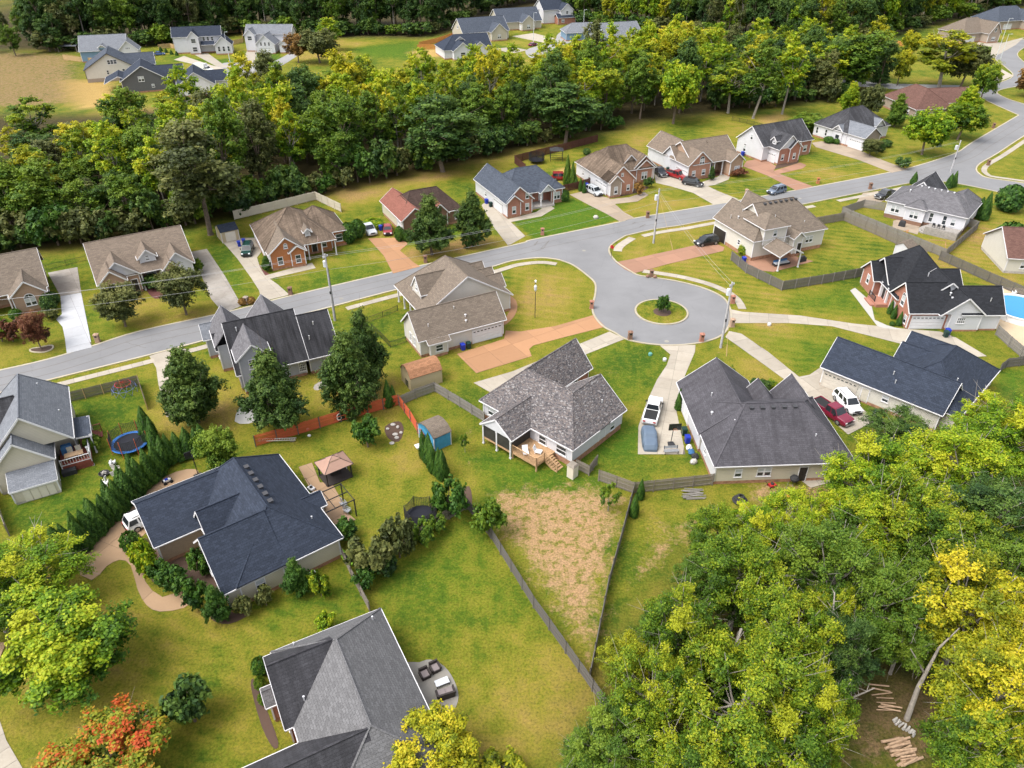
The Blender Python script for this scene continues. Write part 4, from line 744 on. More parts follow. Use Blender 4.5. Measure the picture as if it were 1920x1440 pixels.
def ribbon(name, edge, o0, o1, z, mat, thick=.15):
    """strip along a polyline between side offsets o0 and o1 (left positive)"""
    L = []; Rr = []; N = len(edge)
    for i in range(N):
        a = Vector(edge[max(0, i-1)]); b = Vector(edge[min(N-1, i+1)]); d = (b-a).normalized(); n = Vector((-d.y, d.x)); p = Vector(edge[i]); L.append(p+n*o1); Rr.append(p+n*o0)
    m = MB()
    for i in range(N-1):
        a, b, c, d = Rr[i], Rr[i+1], L[i+1], L[i]
        if o1 < o0: a, b, c, d = d, c, b, a
        m.poly([(a.x,a.y,z),(b.x,b.y,z),(c.x,c.y,z),(d.x,d.y,z)])
        m.poly([(b.x,b.y,z),(a.x,a.y,z),(a.x,a.y,z-thick),(b.x,b.y,z-thick)]); m.poly([(d.x,d.y,z),(c.x,c.y,z),(c.x,c.y,z-thick),(d.x,d.y,z-thick)])
    return tag(m.build(name, mat), kind='structure')
farE = smooth(W([(-60,709),(0,695),(87,675),(171,650),(264,621),(411,589),(480,572),(542,556),(738,510),(854,484),(980,456),(1002,449),(1160,417),(1187,410),(1340,384),(1436,367),(1525,351),(1671,323),(1710,314),(1789,289),(1826,266),(1911,216)]), 4)
nearL = smooth(W([(-60,752),(92,712),(280,665),(450,620),(605,579),(746,542),(907,504),(960,489),(1013,483),(1050,487)]), 4)
cul = smooth(W([(1050,487),(1076,497),(1102,516),(1117,531),(1118,550),(1114,568),(1113,584),(1121,600),(1134,613),(1155,624),(1171,634),(1197,641),(1237,646),(1277,646),(1316,641),(1345,632),(1361,618),(1369,597),(1367,579),(1356,560),(1329,545),(1298,535),(1263,527),(1224,521),(1197,517),(1179,508),(1155,492),(1142,476),(1141,465),(1150,455),(1171,442)]), 4)
nearR = smooth(W([(1171,442),(1224,430),(1277,422),(1337,411),(1488,386),(1578,368),(1640,356),(1700,344),(1740,340),(1783,342),(1868,359),(1920,375),(2010,400)]), 4)
islandR = smooth(W([(2010,360),(1920,344),(1853,334),(1835,326),(1829,317),(1837,306),(1868,288),(1920,254),(1975,222)]), 4)
sheet('road', farE+W([(1975,180)])+islandR[::-1]+nearR[::-1]+cul[::-1]+nearL[::-1], .012, 'asphalt', .05)
side = smooth(W([(1911,216),(1839,182),(1842,166),(1868,158),(1900,143),(1886,126),(1868,112),(1870,98),(1890,84),(1925,72)]), 4); side2 = smooth(W([(1928,84),(1910,96),(1908,106),(1925,122),(1935,140),(1920,158),(1880,167),(1868,174),(1890,186),(1925,197),(1975,215)]), 4)
sheet('side_road', side+side2, .008, 'asphalt', .05)
sheet('far_road', W([(1560,148),(1612,152),(1675,157),(1800,160),(1800,170),(1672,167),(1612,162),(1560,158)]), .008, 'asphalt_far', .05)
sheet('far_street', smooth(W([(398,130),(420,118),(455,117),(490,121),(520,112),(548,98),(560,102),(530,122),(500,134),(470,142),(410,142)]), 3, True), .012, 'asphalt_far', .05)
sheet('far_street', smooth(W([(985,95),(1015,84),(1040,76),(1048,62),(1080,52),(1118,48),(1132,56),(1100,70),(1062,82),(1030,96),(1000,110)]), 3, True), .012, 'asphalt_far', .05)
ribbon('kerb', farE, -.02, .32, .03, 'kerb'); ribbon('kerb', nearL, 0, -.3, .11, 'kerb'); ribbon('kerb', cul, 0, -.3, .10, 'kerb'); ribbon('kerb', nearR, 0, -.3, .11, 'kerb'); ribbon('kerb', islandR, 0, -.3, .11, 'kerb'); ribbon('kerb', side, 0, .3, .1, 'kerb'); ribbon('kerb', side2, 0, .3, .1, 'kerb')
def walk(edge, o0, o1, mat='conc', step=1.5, i0=0, i1=None):
    e = edge[i0:i1]; base = ribbon('sidewalk', e, o0, o1, .035, 'joint', .1); s = 0.0; nxt = 0; acc = []
    cum = [0]
    for a, b in zip(e, e[1:]): cum.append(cum[-1]+math.hypot(b[0]-a[0], b[1]-a[1]))
    def at(t):
        t = min(max(t, 0), cum[-1]-1e-6); i = next(k for k in range(len(cum)-1) if cum[k+1] > t); f = (t-cum[i])/(cum[i+1]-cum[i])
        a, b = Vector(e[i]), Vector(e[i+1]); a0, b0 = Vector(e[max(0, i-1)]), Vector(e[min(len(e)-1, i+2)]); d = (b0-a0).normalized(); return a+(b-a)*f, Vector((-d.y, d.x))
    t = 0
    while t < cum[-1]-.3:
        (p, n), (q, n2) = at(t+.015), at(min(t+step-.015, cum[-1]))
        m = MB(); m.prism([tuple(p+n*o0), tuple(q+n2*o0), tuple(q+n2*o1), tuple(p+n*o1)], .036, .055); m.build('slab', mat, base); t += step
def sub(edge, a, b): return edge[int(len(edge)*a):int(len(edge)*b)+1]
for o_ in (2.1,4.3): ribbon('road_seam', farE, -o_, -o_-.09, .017, 'joint', .003)
rk = random.Random(5)
for i in range(16):
    e_ = farE[rk.randrange(4, len(farE)-14)]; a_ = rk.uniform(-.5,.5) if i % 3 else rk.uniform(1.2,1.9); q = (e_[0]+rk.uniform(-1,1)+1.2, e_[1]-rk.uniform(1.5,5)); L_ = []
    for k in range(9): L_.append(q); a_ += rk.uniform(-.45,.45); q = (q[0]+.6*math.cos(a_), q[1]+.6*math.sin(a_)*(.6 if i % 3 else .45))
    ribbon('road_crack', L_, -.02, .03, .0165, 'joint', .003)
for px_, py_ in ((1095,470),(640,560),(1250,640),(1500,372)):
    b_ = G(px_, py_); m = MB(); m.lathe([(0,.02),(.33,.02),(.36,.012)], 18); o_ = m.build('manhole_cover', 'patio', None, (b_.x, b_.y, 0)); tag(o_, kind='structure')
walk(sub(nearL,.12,.30), -1.5, -2.7); walk(sub(nearL,.48,.995), -1.5, -2.7); walk(sub(nearR,.06,.36), -1.3, -2.5); walk(sub(nearR,.40,.7), -1.3, -2.5); walk(sub(cul,.6,.80), -1.5, -2.8, 'conc'); walk(sub(cul,.91,1.0), -1.0, -2.6, 'conc')
walk(sub(islandR,.1,.9), -1.2, -2.4, 'conc', 2.5)
# --- driveways
def drive(pts, mat, a, b, step, cross=0, z=.045, name='driveway', sm=0):
    pa, pb = G(*a), G(*b); xy = W(pts)
    if sm: xy = smooth(xy, sm, True)
    return paving(name, xy, z, mat, math.atan2(pb.y-pa.y, pb.x-pa.x), step, cross)
Zp = lambda c, r: (lambda x, y: ([0,480,960,1420][c]+x*.26385, [0,360,700,1060][r]+y*.26385))
z01, z11, z21, z31 = Zp(0,1), Zp(1,1), Zp(2,1), Zp(3,1)
drive([z01(340,575),z01(550,535),z01(577,715),z01(430,740)], 'conc_old', (110,550), (150,650), 3.2, 3.4)
drive([z01(430,742),z01(577,717),z01(655,1105),z01(475,1150),z01(462,1040),z01(445,960),z01(400,905),z01(440,870)], 'conc_new', (110,550), (150,650), 3.2, 3.4)
drive([z01(1340,430),z01(1470,405),z01(1600,600),z01(1720,810),z01(1590,862),z01(1500,760),z01(1430,590)], 'conc_old', (370,480), (440,590), 3.2, 3.6)
drive([(410,447),(478,446),(500,460),(482,483),(487,500),(497,517),(520,533),(543,553),(490,566),(486,545),(470,520),(445,485),(425,462)], 'conc', (440,470), (515,558), 3.2, 3.4)
drive([(497,517),(585,493),(592,503),(502,524)], 'conc', (497,517), (585,493), 1.6, 0, .05, 'front_walk')
drive([(690,447),(757,446),(764,458),(750,470),(775,492),(788,500),(737,513),(720,480)], 'aggr', (700,450), (760,505), 4, 4)
drive([(903,385),(912,377),(948,404),(953,412),(985,443),(953,461),(925,425)], 'conc', (920,390), (968,452), 3, 3)
drive([(950,412),(1005,398),(1028,383),(1040,391),(1015,406),(955,417)], 'conc', (950,412), (1010,398), 1.5, 0, .05, 'front_walk')
drive([(1068,365),(1098,358),(1142,372),(1150,380),(1170,398),(1190,409),(1163,416),(1135,400),(1105,385)], 'conc_tan', (1080,362), (1176,412), 3.5, 3.5)
drive([(1142,374),(1180,370),(1208,360),(1216,366),(1195,378),(1150,383)], 'conc_tan', (1142,374), (1210,365), 1.6, 0, .05, 'front_walk')
drive([(1225,322),(1250,330),(1290,336),(1312,342),(1345,358),(1385,374),(1338,384),(1300,362),(1260,350),(1230,343)], 'conc', (1230,335), (1360,378), 3, 3.2)
drive([(1312,343),(1345,332),(1358,322),(1370,328),(1366,337),(1340,347),(1322,350)], 'conc', (1312,343), (1360,330), 1.6, 0, .05, 'front_walk')
drive([(1393,312),(1400,302),(1432,296),(1455,312),(1450,322),(1525,350),(1492,357),(1440,330)], 'aggr_dark', (1400,310), (1508,353), 4, 4)
drive([(1450,321),(1500,305),(1512,310),(1505,316),(1458,327)], 'aggr_dark', (1450,321), (1505,310), 1.6, 0, .05, 'front_walk')
drive([(1522,268),(1540,265),(1605,278),(1640,295),(1702,318),(1672,324),(1610,300),(1530,276)], 'conc_tan', (1530,270), (1686,320), 3.5, 3.5)
drive([(1600,388),(1618,362),(1650,358),(1688,352),(1665,372),(1640,385)], 'conc_tan', (1620,365), (1640,385), 3.5, 3.5)
drive([z21(735,500),z21(850,478),z21(1300,380),z21(1420,355),z21(1510,395),z21(1500,420),z21(1100,515),z21(865,580),z21(800,550)], 'aggr_dark', (1160,500), (1340,460), 4, 4)
drive([(1369,580),(1392,585),(1500,592),(1600,607),(1700,617),(1762,622),(1790,632),(1850,668),(1800,672),(1690,645),(1560,612),(1480,606),(1369,606)], 'conc', (1400,590), (1680,620), 3, 3.2)
drive([(1367,621),(1390,626),(1440,660),(1498,707),(1518,703),(1540,688),(1555,700),(1640,790),(1590,815),(1500,735),(1485,722),(1430,682),(1360,632)], 'conc', (1380,628), (1480,705), 3, 3.2)
drive([(1237,648),(1256,648),(1304,647),(1303,660),(1286,700),(1275,730),(1268,770),(1285,852),(1196,852),(1197,800),(1212,755),(1232,712),(1250,685),(1257,665)], 'conc', (1275,650), (1235,852), 2.6, 3.0)
drive([(1143,622),(1171,636),(1090,668),(985,725),(935,745),(888,718),(960,697),(1060,656)], 'conc', (1150,630), (920,725), 3, 3)
drive([(1113,591),(1135,613),(1060,632),(1000,648),(992,655),(997,668),(893,700),(857,664),(945,636),(948,620),(975,622),(1040,612)], 'aggr', (1110,600), (900,670), 4, 4)
drive([(946,610),(962,596),(970,578),(966,562),(950,552),(935,555),(938,561),(950,562),(958,572),(952,590),(940,606)], 'aggr', (950,600), (960,560), 30, 0, .05, 'front_walk', 3)
drive([(280,668),(335,650),(350,655),(330,700),(332,780),(312,782),(297,720),(293,690)], 'conc', (300,660), (315,780), 3, 3)
drive([(135,1060),(150,1020),(200,965),(270,915),(330,885),(365,880),(372,890),(345,915),(300,950),(285,990),(262,1010),(258,1045),(275,1060),(272,1090),(305,1120),(345,1105),(365,1120),(345,1140),(300,1147),(275,1135),(258,1105),(245,1060),(225,1050),(200,1062),(172,1088)], 'aggr_tan', (180,1040), (350,900), 4.5, 4.5, .045, 'driveway', 2)
drive([(-60,1270),(0,1352),(12,1388),(48,1450),(-60,1450)], 'conc', (0,1352), (45,1440), 1.6, 0, .04, 'front_walk')
drive([(-20,1205),(12,1205),(-5,1245),(-30,1240)], 'aggr_tan', (0,1352), (45,1440), 4, 0, .04, 'front_walk')
drive([(560,876),(585,868),(600,905),(622,905),(655,965),(667,975),(630,985),(605,960),(580,915)], 'aggr_tan', (560,876), (655,970), 2.6, 2.6, .05, 'patio')
pa = [(.35,-4.8),(1.6,-4.9),(2.6,-5.1),(3.4,-6.3),(3.6,-8),(3.3,-9.6),(2.4,-10.6),(1.4,-10.8),(.35,-10.8)]
ca, sa = math.cos(R(28)), math.sin(R(28)); paving('patio', smooth([(-12+u*ca-v*sa, 45+u*sa+v*ca) for u, v in pa], 3, True), .05, 'patio', R(28), 9, 9)
drive([(1675,414),(1684,412),(1722,420),(1725,430),(1720,440),(1673,427)], 'conc_tan', (1680,412), (1720,430), 1.6, 1.6, .05, 'patio')
drive([(1388,490),(1480,478),(1525,490),(1450,510),(1400,505)], 'aggr_dark', (1400,490), (1500,485), 2.5, 2.5, .05, 'patio')
drive([(1494,895),(1560,890),(1575,900),(1520,915)], 'conc', (1494,895), (1560,890), 2, 2, .05, 'patio')
drive([(1594,545),(1603,540),(1632,565),(1640,600),(1662,610),(1690,618),(1660,616),(1645,612)], 'gravel_white', (1600,545), (1660,610), 50, 0, .05, 'gravel_bed')
for c, pts in (('conc', [(326,112),(345,105),(395,122),(420,128),(400,134),(370,122)]), ('conc', [(360,100),(390,100),(420,122),(442,124),(430,128),(405,124)]), ('conc', [(465,92),(482,95),(476,122),(450,122)]), ('conc', [(960,68),(1000,62),(1040,72),(1020,80),(990,74)]), ('conc', [(925,92),(960,88),(990,94),(960,100)]), ('conc', [(1855,112),(1905,84),(1920,70),(1880,80),(1835,78),(1830,84),(1860,88)]), ('conc', [(1880,115),(1870,125),(1900,142),(1870,155),(1862,148),(1885,140),(1860,122)])): sheet('far_drive', W(pts), .03, c, .05)
# mulch and planting beds
def bed(pts, mat, rim=None, sm=3, name='planting_bed'):
    xy = smooth(W(pts), sm, True) if sm else W(pts)
    o = sheet(name, xy, .03, mat, .1)
    if rim: ribbon('bed_edging', xy+[xy[0]], -.1, .12, .12, rim)
bed([(477,515),(488,502),(497,517),(510,530),(494,517),(480,505)], 'mulch_red'); bed([(475,520),(483,490),(492,505),(510,517),(494,516)], 'mulch_red', None, 0)
bed([(948,408),(1000,394),(1020,385),(1030,380),(1005,372),(955,398)], 'mulch_gold'); bed([(1140,372),(1200,360),(1215,350),(1170,350)], 'mulch'); bed([(1306,336),(1345,330),(1350,322),(1310,325)], 'mulch_red'); bed([(1450,318),(1495,306),(1490,300),(1450,312)], 'mulch'); bed([(58,655),(75,652),(97,648),(98,655),(82,661),(60,660)], 'mulch', 'kerb'); bed([(280,520),(330,515),(300,560),(275,545)], 'mulch_red')
bed([(470,1285),(480,1276),(500,1330),(522,1392),(512,1402),(490,1360)], 'mulch'); bed([(270,1010),(300,1030),(390,1060),(420,1090),(400,1110),(340,1090),(285,1090)], 'mulch'); bed([(400,1130),(440,1150),(470,1150),(430,1170),(395,1160)], 'mulch')
bed([(860,925),(880,912),(885,945),(870,955)], 'mulch'); bed([(722,800),(748,790),(757,806),(748,828),(728,822)], 'mulch'); bed([(440,790),(462,748),(500,752),(480,790)], 'gravel_white'); bed([(590,722),(625,704),(636,710),(596,732)], 'conc_old', None)
# traffic island
ic = G(1240,585); rx = (G(1290,585)-G(1190,585)).length/2
m = MB(); m.lathe([(0,.13),(rx-.3,.12),(rx-.3,.02)], 40, 0); o = tag(m.build('island_lawn', 'ground', None, (ic.x,ic.y,0)), kind='structure')
m = MB(); m.lathe([(rx-.3,.15),(rx,.15),(rx,-.1)], 48, 0); tag(m.build('island_kerb', 'kerb', None, (ic.x,ic.y,0)), kind='structure')
m = MB(); m.lathe([(0,.24),(1.0,.2),(1.45,.13)], 20, 0); tag(m.build('mulch_ring', 'mulch', None, (ic.x+.1,ic.y-.2,0)), kind='structure')
# ================================================================ trees and shrubs
foliage('leaf_dark', [(0,(.014,.038,.011)),(.5,(.042,.092,.018)),(1,(.110,.175,.026))])
foliage('leaf_mid', [(0,(.024,.060,.007)),(.5,(.072,.140,.011)),(1,(.165,.230,.018))])
foliage('leaf_lime', [(0,(.030,.085,.006)),(.40,(.115,.215,.008)),(.72,(.250,.335,.010)),(1,(.42,.42,.02))], .3)
foliage('leaf_yellow', [(0,(.050,.085,.006)),(.4,(.17,.21,.010)),(.75,(.35,.345,.012)),(1,(.50,.42,.02))], .3)
foliage('leaf_yg', [(0,(.020,.052,.006)),(.4,(.072,.145,.008)),(.7,(.170,.240,.010)),(1,(.33,.345,.015))], .3)
foliage('leaf_olive', [(0,(.030,.042,.012)),(.5,(.080,.098,.026)),(1,(.16,.165,.045))])
foliage('leaf_orange', [(0,(.03,.06,.006)),(.4,(.10,.15,.01)),(.72,(.25,.27,.02)),(.93,(.42,.18,.02)),(1,(.40,.07,.015))], .3)
foliage('leaf_rust', [(0,(.07,.04,.015)),(.5,(.20,.115,.03)),(1,(.36,.20,.05))])
foliage('leaf_hedge', [(0,(.011,.040,.005)),(.5,(.034,.092,.009)),(1,(.080,.150,.014))], .15)
foliage('leaf_pear', [(0,(.014,.038,.007)),(.5,(.043,.085,.013)),(1,(.105,.155,.024))], .2)
foliage('leaf_red', [(0,(.04,.03,.012)),(.5,(.14,.045,.025)),(1,(.22,.11,.05))])
plain('bark', (.13,.10,.075), .9, .3, 4, bm=.5); plain('bark_pale', (.24,.215,.185), .9, .25, 3, bm=.4); plain('bark_dark', (.06,.045,.035), .9, .3, 4)
PROTO = {}
def leaves_mesh(name, C, Nrm, size, tint, asp=1.5):
    n = len(C); rng = np.random.default_rng(len(C))
    Nrm = Nrm/np.linalg.norm(Nrm, axis=1, keepdims=True)
    t = np.cross(Nrm, rng.normal(size=(n,3))); t /= np.linalg.norm(t, axis=1, keepdims=True)+1e-9; b = np.cross(Nrm, t)
    a = (size*asp**.5)[:, None]; c = (size/asp**.5)[:, None]
    fold = Nrm*(size*.22)[:, None]
    V = np.stack([C-t*a, C-b*c+fold, C+t*a, C+b*c+fold], 1).reshape(-1, 3)
    me = bpy.data.meshes.new(name); me.vertices.add(4*n); me.vertices.foreach_set('co', V.astype(np.float32).ravel())
    me.loops.add(4*n); me.loops.foreach_set('vertex_index', np.arange(4*n, dtype=np.int32)); me.polygons.add(n)
    me.polygons.foreach_set('loop_start', np.arange(0, 4*n, 4, dtype=np.int32)); me.polygons.foreach_set('loop_total', np.full(n, 4, np.int32)); me.update(calc_edges=True)
    at = me.attributes.new('tint', 'FLOAT', 'POINT'); at.data.foreach_set('value', np.repeat(np.clip(tint, 0, 1), 4).astype(np.float32))
    return me
def proto(name, seed, kind, Rr, z0, z1, n, size, lobes=26, lr=.36, bark='bark', tr=.22, spread=.16, limbs=10, asp=1.5, topt=.2):
    """builds crown and trunk meshes once; trees share them"""
    rng = np.random.default_rng(seed); Hh = z1-z0; zc = (z0+z1)/2
    if kind in ('round', 'open', 'low', 'pear'):
        L = []
        while len(L) < lobes:
            p = rng.uniform(-1, 1, 3); r = np.linalg.norm(p)
            if r > 1 or r < .35: continue
            if p[2] < -.8 and kind not in ('low', 'pear'): continue
            if kind == 'open' and any(np.linalg.norm(p-q) < .34 for q in L) and rng.random() < .8: continue
            L.append(p*.76)
        L = np.array(L)
        if kind == 'pear': L[:, :2] *= (1-.66*np.clip(L[:, 2:]/.76+.42, 0, 1.3))/.82
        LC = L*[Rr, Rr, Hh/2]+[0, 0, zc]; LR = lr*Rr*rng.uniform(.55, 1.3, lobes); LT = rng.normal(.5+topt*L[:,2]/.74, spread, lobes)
        per = (LR**2); per = per/per.sum(); k = rng.choice(lobes, n, p=per); NS = 13
        # tufts: every lobe carries small sprays that stick out, so the outline is ragged and has gaps
        sub = rng.normal(size=(lobes, NS, 3)); sub[:, :, 2] += .25; sub /= np.linalg.norm(sub, axis=2, keepdims=True); sl = rng.uniform(.55, 1.15, (lobes, NS)); st = rng.normal(0, .09, (lobes, NS)); j = rng.integers(0, NS, n)
        d = rng.normal(size=(n,3)); d /= np.linalg.norm(d, axis=1, keepdims=True); f = rng.random(n)
        C = LC[k]+sub[k, j]*(LR[k]*sl[k, j]*(.25+.75*f**.6))[:, None]+d*(LR[k]*.36*rng.random(n)**.5)[:, None]*[1, 1, .7]
        Nn = sub[k, j]*.6+d*.35+np.array([0,0,.6])+rng.normal(size=(n,3))*.5; tint = LT[k]+st[k, j]+rng.normal(0, .13, n)+.22*(f-.5)  # spray ends tinted lighter: leaf highlights put into the colour, plus random tone
        ends = LC
    else:
        # surface of revolution: egg, cone, column, ball, box
        prof = {'egg': lambda t: np.where(t > .36, np.clip(1-((t-.36)/.66)**1.7, 0, 1)**.85, .55+.45*np.sin(np.pi/2*np.clip(t/.36, 0, 1))), 'cone': lambda t: np.clip(1-t**1.7, 0, 1)**.9*np.minimum(1, (t+.12)*5), 'ball': lambda t: np.sqrt(np.clip(1-(2*t-1)**2, 0, 1)), 'pine': lambda t: (1-t)**.9*(.75+.25*np.sin(t*40))}[kind]
        t = rng.random(int(n*2.2)); keep = rng.random(t.size) < np.maximum(prof(t), .06); t = t[keep][:n]; n = len(t); a = rng.uniform(0, 2*np.pi, n)
        bumps = .09*np.sin(a*3+t*9+seed)+.07*np.sin(a*7-t*17)+.05*np.sin(a*11+t*31)+.05*np.sin(a*17-t*43)
        r = prof(t)*(1+bumps*(1.5 if kind == 'egg' else .9))*(rng.random(n)**.16)+rng.normal(0, .02, n)
        C = np.stack([Rr*r*np.cos(a), Rr*r*np.sin(a), z0+Hh*t+rng.normal(0, size*.4, n)], 1)
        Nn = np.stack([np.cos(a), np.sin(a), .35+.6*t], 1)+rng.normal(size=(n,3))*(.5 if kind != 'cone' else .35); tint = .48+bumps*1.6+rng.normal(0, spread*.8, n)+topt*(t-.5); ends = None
    sz = size*rng.uniform(.6, 1.25, n)
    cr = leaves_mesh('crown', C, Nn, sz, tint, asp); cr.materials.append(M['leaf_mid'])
    mb = MB(); top = z0+Hh*(.55 if ends is not None else .8); bend = rng.normal(0, .03*Hh, 2)
    mid = Vector((bend[0], bend[1], top*.55)); e = Vector((bend[0]*1.6, bend[1]*1.6, top))
    mb.cyl((0,0,-.3), (0,0,.25), tr*1.5, tr*1.05, 8); mb.cyl((0,0,.25), mid, tr*1.05, tr*.75, 8, cap=False); mb.cyl(mid, e, tr*.75, tr*.3, 7)
    if ends is not None:
        for q in rng.choice(len(ends), min(limbs, len(ends)), replace=False):
            w = Vector(ends[q]); s = mid.lerp(e, float(rng.uniform(0, .85))); k = s.lerp(w, .55)+Vector((0,0,-.05*Hh))
            w = w+(w-s)*.22; mb.cyl(s, k, tr*.42, tr*.27, 5, cap=False); mb.cyl(k, w, tr*.27, tr*.09, 5, cap=False)
            for _ in range(2):
                w2 = w+Vector(rng.normal(size=3))*Rr*.22; mb.cyl(k.lerp(w, .5), w2, tr*.13, tr*.03, 4, cap=False)
    PROTO[name] = (cr, mb.mesh('trunk', bark), z1, Rr)
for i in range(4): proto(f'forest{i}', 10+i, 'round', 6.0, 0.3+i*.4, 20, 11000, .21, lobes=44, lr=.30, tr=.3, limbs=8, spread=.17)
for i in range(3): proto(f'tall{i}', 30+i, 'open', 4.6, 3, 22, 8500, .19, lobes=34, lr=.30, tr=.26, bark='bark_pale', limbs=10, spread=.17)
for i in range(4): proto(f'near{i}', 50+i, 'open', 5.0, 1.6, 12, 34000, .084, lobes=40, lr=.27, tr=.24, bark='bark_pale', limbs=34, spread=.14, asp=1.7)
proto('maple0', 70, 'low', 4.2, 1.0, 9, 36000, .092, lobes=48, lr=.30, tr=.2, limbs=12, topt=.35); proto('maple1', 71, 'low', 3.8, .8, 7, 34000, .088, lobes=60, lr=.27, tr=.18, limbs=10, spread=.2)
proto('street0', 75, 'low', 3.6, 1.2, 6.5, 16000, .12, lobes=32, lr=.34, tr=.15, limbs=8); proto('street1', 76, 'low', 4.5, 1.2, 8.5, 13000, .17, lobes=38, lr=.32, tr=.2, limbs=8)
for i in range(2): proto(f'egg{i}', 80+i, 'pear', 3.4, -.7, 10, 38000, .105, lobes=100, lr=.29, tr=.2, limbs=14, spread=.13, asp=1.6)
for i in range(3): proto(f'cone{i}', 90+i, 'cone', .85, .02, 3.6, 4200, .075, tr=.06, spread=.16, asp=2.2, topt=.3)
proto('bigcone', 95, 'cone', 1.3, .02, 5, 3600, .14, tr=.08, spread=.2, asp=2.0)
proto('pine', 96, 'pine', 2.6, 1.5, 10, 3500, .25, tr=.15, spread=.2, asp=2.5)
for i in range(2): proto(f'ball{i}', 100+i, 'ball', .8, .0, 1.3, 2200, .07, tr=.04, spread=.2)
for i in range(3): proto(f'shrub{i}', 110+i, 'low', 1.3, .1, 2.1, 3600, .10, lobes=22, lr=.34, tr=.06, limbs=8, spread=.2)
proto('sapling', 120, 'open', 1.5, .6, 3.2, 1800, .09, lobes=16, lr=.26, tr=.05, limbs=12, bark='bark_pale')
rt = random.Random(7)
def tree(pr, mat, loc, sc, name, label, cat='tree', group=None, rz=None):
    cr, tk, z1, Rr = PROTO[pr]
    t = thing(name, label, cat, (loc[0], loc[1], 0), rt.uniform(0, 6.28) if rz is None else rz, group); t.scale = sc if isinstance(sc, tuple) else (sc,)*3
    link('trunk', tk, t); c = link('crown', cr, t)
    if mat != 'leaf_mid': c.material_slots[0].link = 'OBJECT'; c.material_slots[0].material = M[mat]
    return t
def hpx(base, topy):
    """height of something standing at a surveyed foot whose top lies on sight line topy"""
    b = G(*base); dep = PITCH-math.atan((720-topy)/FPX); return CAM_H-b.y*math.tan(dep)
def bt(pr, mat, base, topy, wpx, name, label, cat='tree', group=None):
    """tree from its foot, top and crown width"""
    b = G(*base); cr, tk, z1, Rr = PROTO[pr]; h = hpx(base, topy); r = wpx/2*math.sqrt(b.y**2+(CAM_H-h/2)**2)/FPX
    return tree(pr, mat, b, (r/Rr, r/Rr, h/z1), name, label, cat, group)
def ct(pr, mat, px, py, zc, rpx, name, label, cat='tree', group=None, hs_=1.0):
    """tree from the middle of its crown at height zc and crown radius"""
    b = G(px, py, zc); cr, tk, z1, Rr = PROTO[pr]; r = rpx*math.sqrt(b.x**2+b.y**2+(CAM_H-zc)**2)/FPX
    return tree(pr, mat, b, (r/Rr, r/Rr, zc*1.62/z1*hs_), name, label, cat, group)
# --- the belt of wood between the two streets
def lerp_tab(tab, x):
    for (x0, y0), (x1, y1) in zip(tab, tab[1:]):
        if x0 <= x <= x1: return y0+(y1-y0)*(x-x0)/(x1-x0)
    return tab[0][1] if x < tab[0][0] else tab[-1][1]
front = [(-120,490),(0,472),(160,460),(330,424),(410,408),(560,372),(700,338),(880,300),(1000,272),(1100,250),(1240,222),(1420,200),(1560,188),(1640,172)]
backD = [(-120,176),(0,176),(150,182),(300,196),(500,212),(700,226),(900,240),(1100,262),(1300,285),(1640,290)]
KINDS = {'leaf_dark': ('dark_green_tree', 'tall dark green broadleaf tree in the wood behind the row of houses'), 'leaf_mid': ('green_tree', 'tall mid green broadleaf tree in the wood behind the row of houses'), 'leaf_lime': ('lime_green_tree', 'tall yellowish lime green tree in the wood behind the row of houses'), 'leaf_yellow': ('yellow_tree', 'golden yellow autumn tree in the wood behind the row of houses'), 'leaf_olive': ('olive_tree', 'dull olive green tree in the wood behind the row of houses'), 'leaf_rust': ('rusty_tree', 'rusty orange brown tree in the wood behind the row of houses')}
def forest_kind(px, depth):
    r = rt.random(); yel = .2+.5*depth*(1 if 700 < px < 1650 or px < 460 else .6)
    if 1150 < px < 1560: yel += .1
    if 650 < px < 1350 and depth > .45: yel += .3
    if r < yel*.45: return 'leaf_yellow' if rt.random() < .5 else 'leaf_lime'
    if r < yel: return 'leaf_lime' if rt.random() < .6 else 'leaf_yg'
    if r < yel+.08: return 'leaf_olive'
    
    return 'leaf_dark' if rt.random() < (.5 if px > 450 else .3) else 'leaf_mid'
KINDS['leaf_yg'] = ('yellow_green_tree', 'tall dull yellow green tree in the wood behind the row of houses')
n_f = 0; row = 0
D = 118.0
while D < 292:
    x = -150+(row % 2)*4
    while x < 190:
        xx, yy = x+rt.uniform(-2,2), D+rt.uniform(-2,2); x += 8.0
        c = yy*math.cos(PITCH)+CAM_H*math.sin(PITCH); px = 960+FPX*xx/c
        if px < -110 or px > 1650: continue
        f0 = G(px, lerp_tab(front, px)).y; f1 = lerp_tab(backD, px)
        if not f0+1.5 < yy < f1: continue
        dep = (yy-f0)/(f1-f0)
        if px < 210 and dep > .45 and rt.random() < .25: continue
        mk = forest_kind(px, dep); pr = rt.choice(['forest0','forest1','forest2','forest3'] if mk in ('leaf_dark','leaf_mid','leaf_olive') else ['tall0','tall1','tall2','forest1'])
        s = rt.uniform(.72, 1.12); sz = s*(rt.uniform(.58, .75) if px < 200 else rt.uniform(.68, .92) if px < 440 else rt.uniform(.82, 1.1))
        if px > 1300: sz *= .92
        nm, lb = KINDS[mk]; tree(pr, mk, (xx, yy), (s, s, sz), nm, lb, 'tree', nm.replace('_', ' ')+'s of the wood'); n_f += 1
    D += 7.2; row += 1
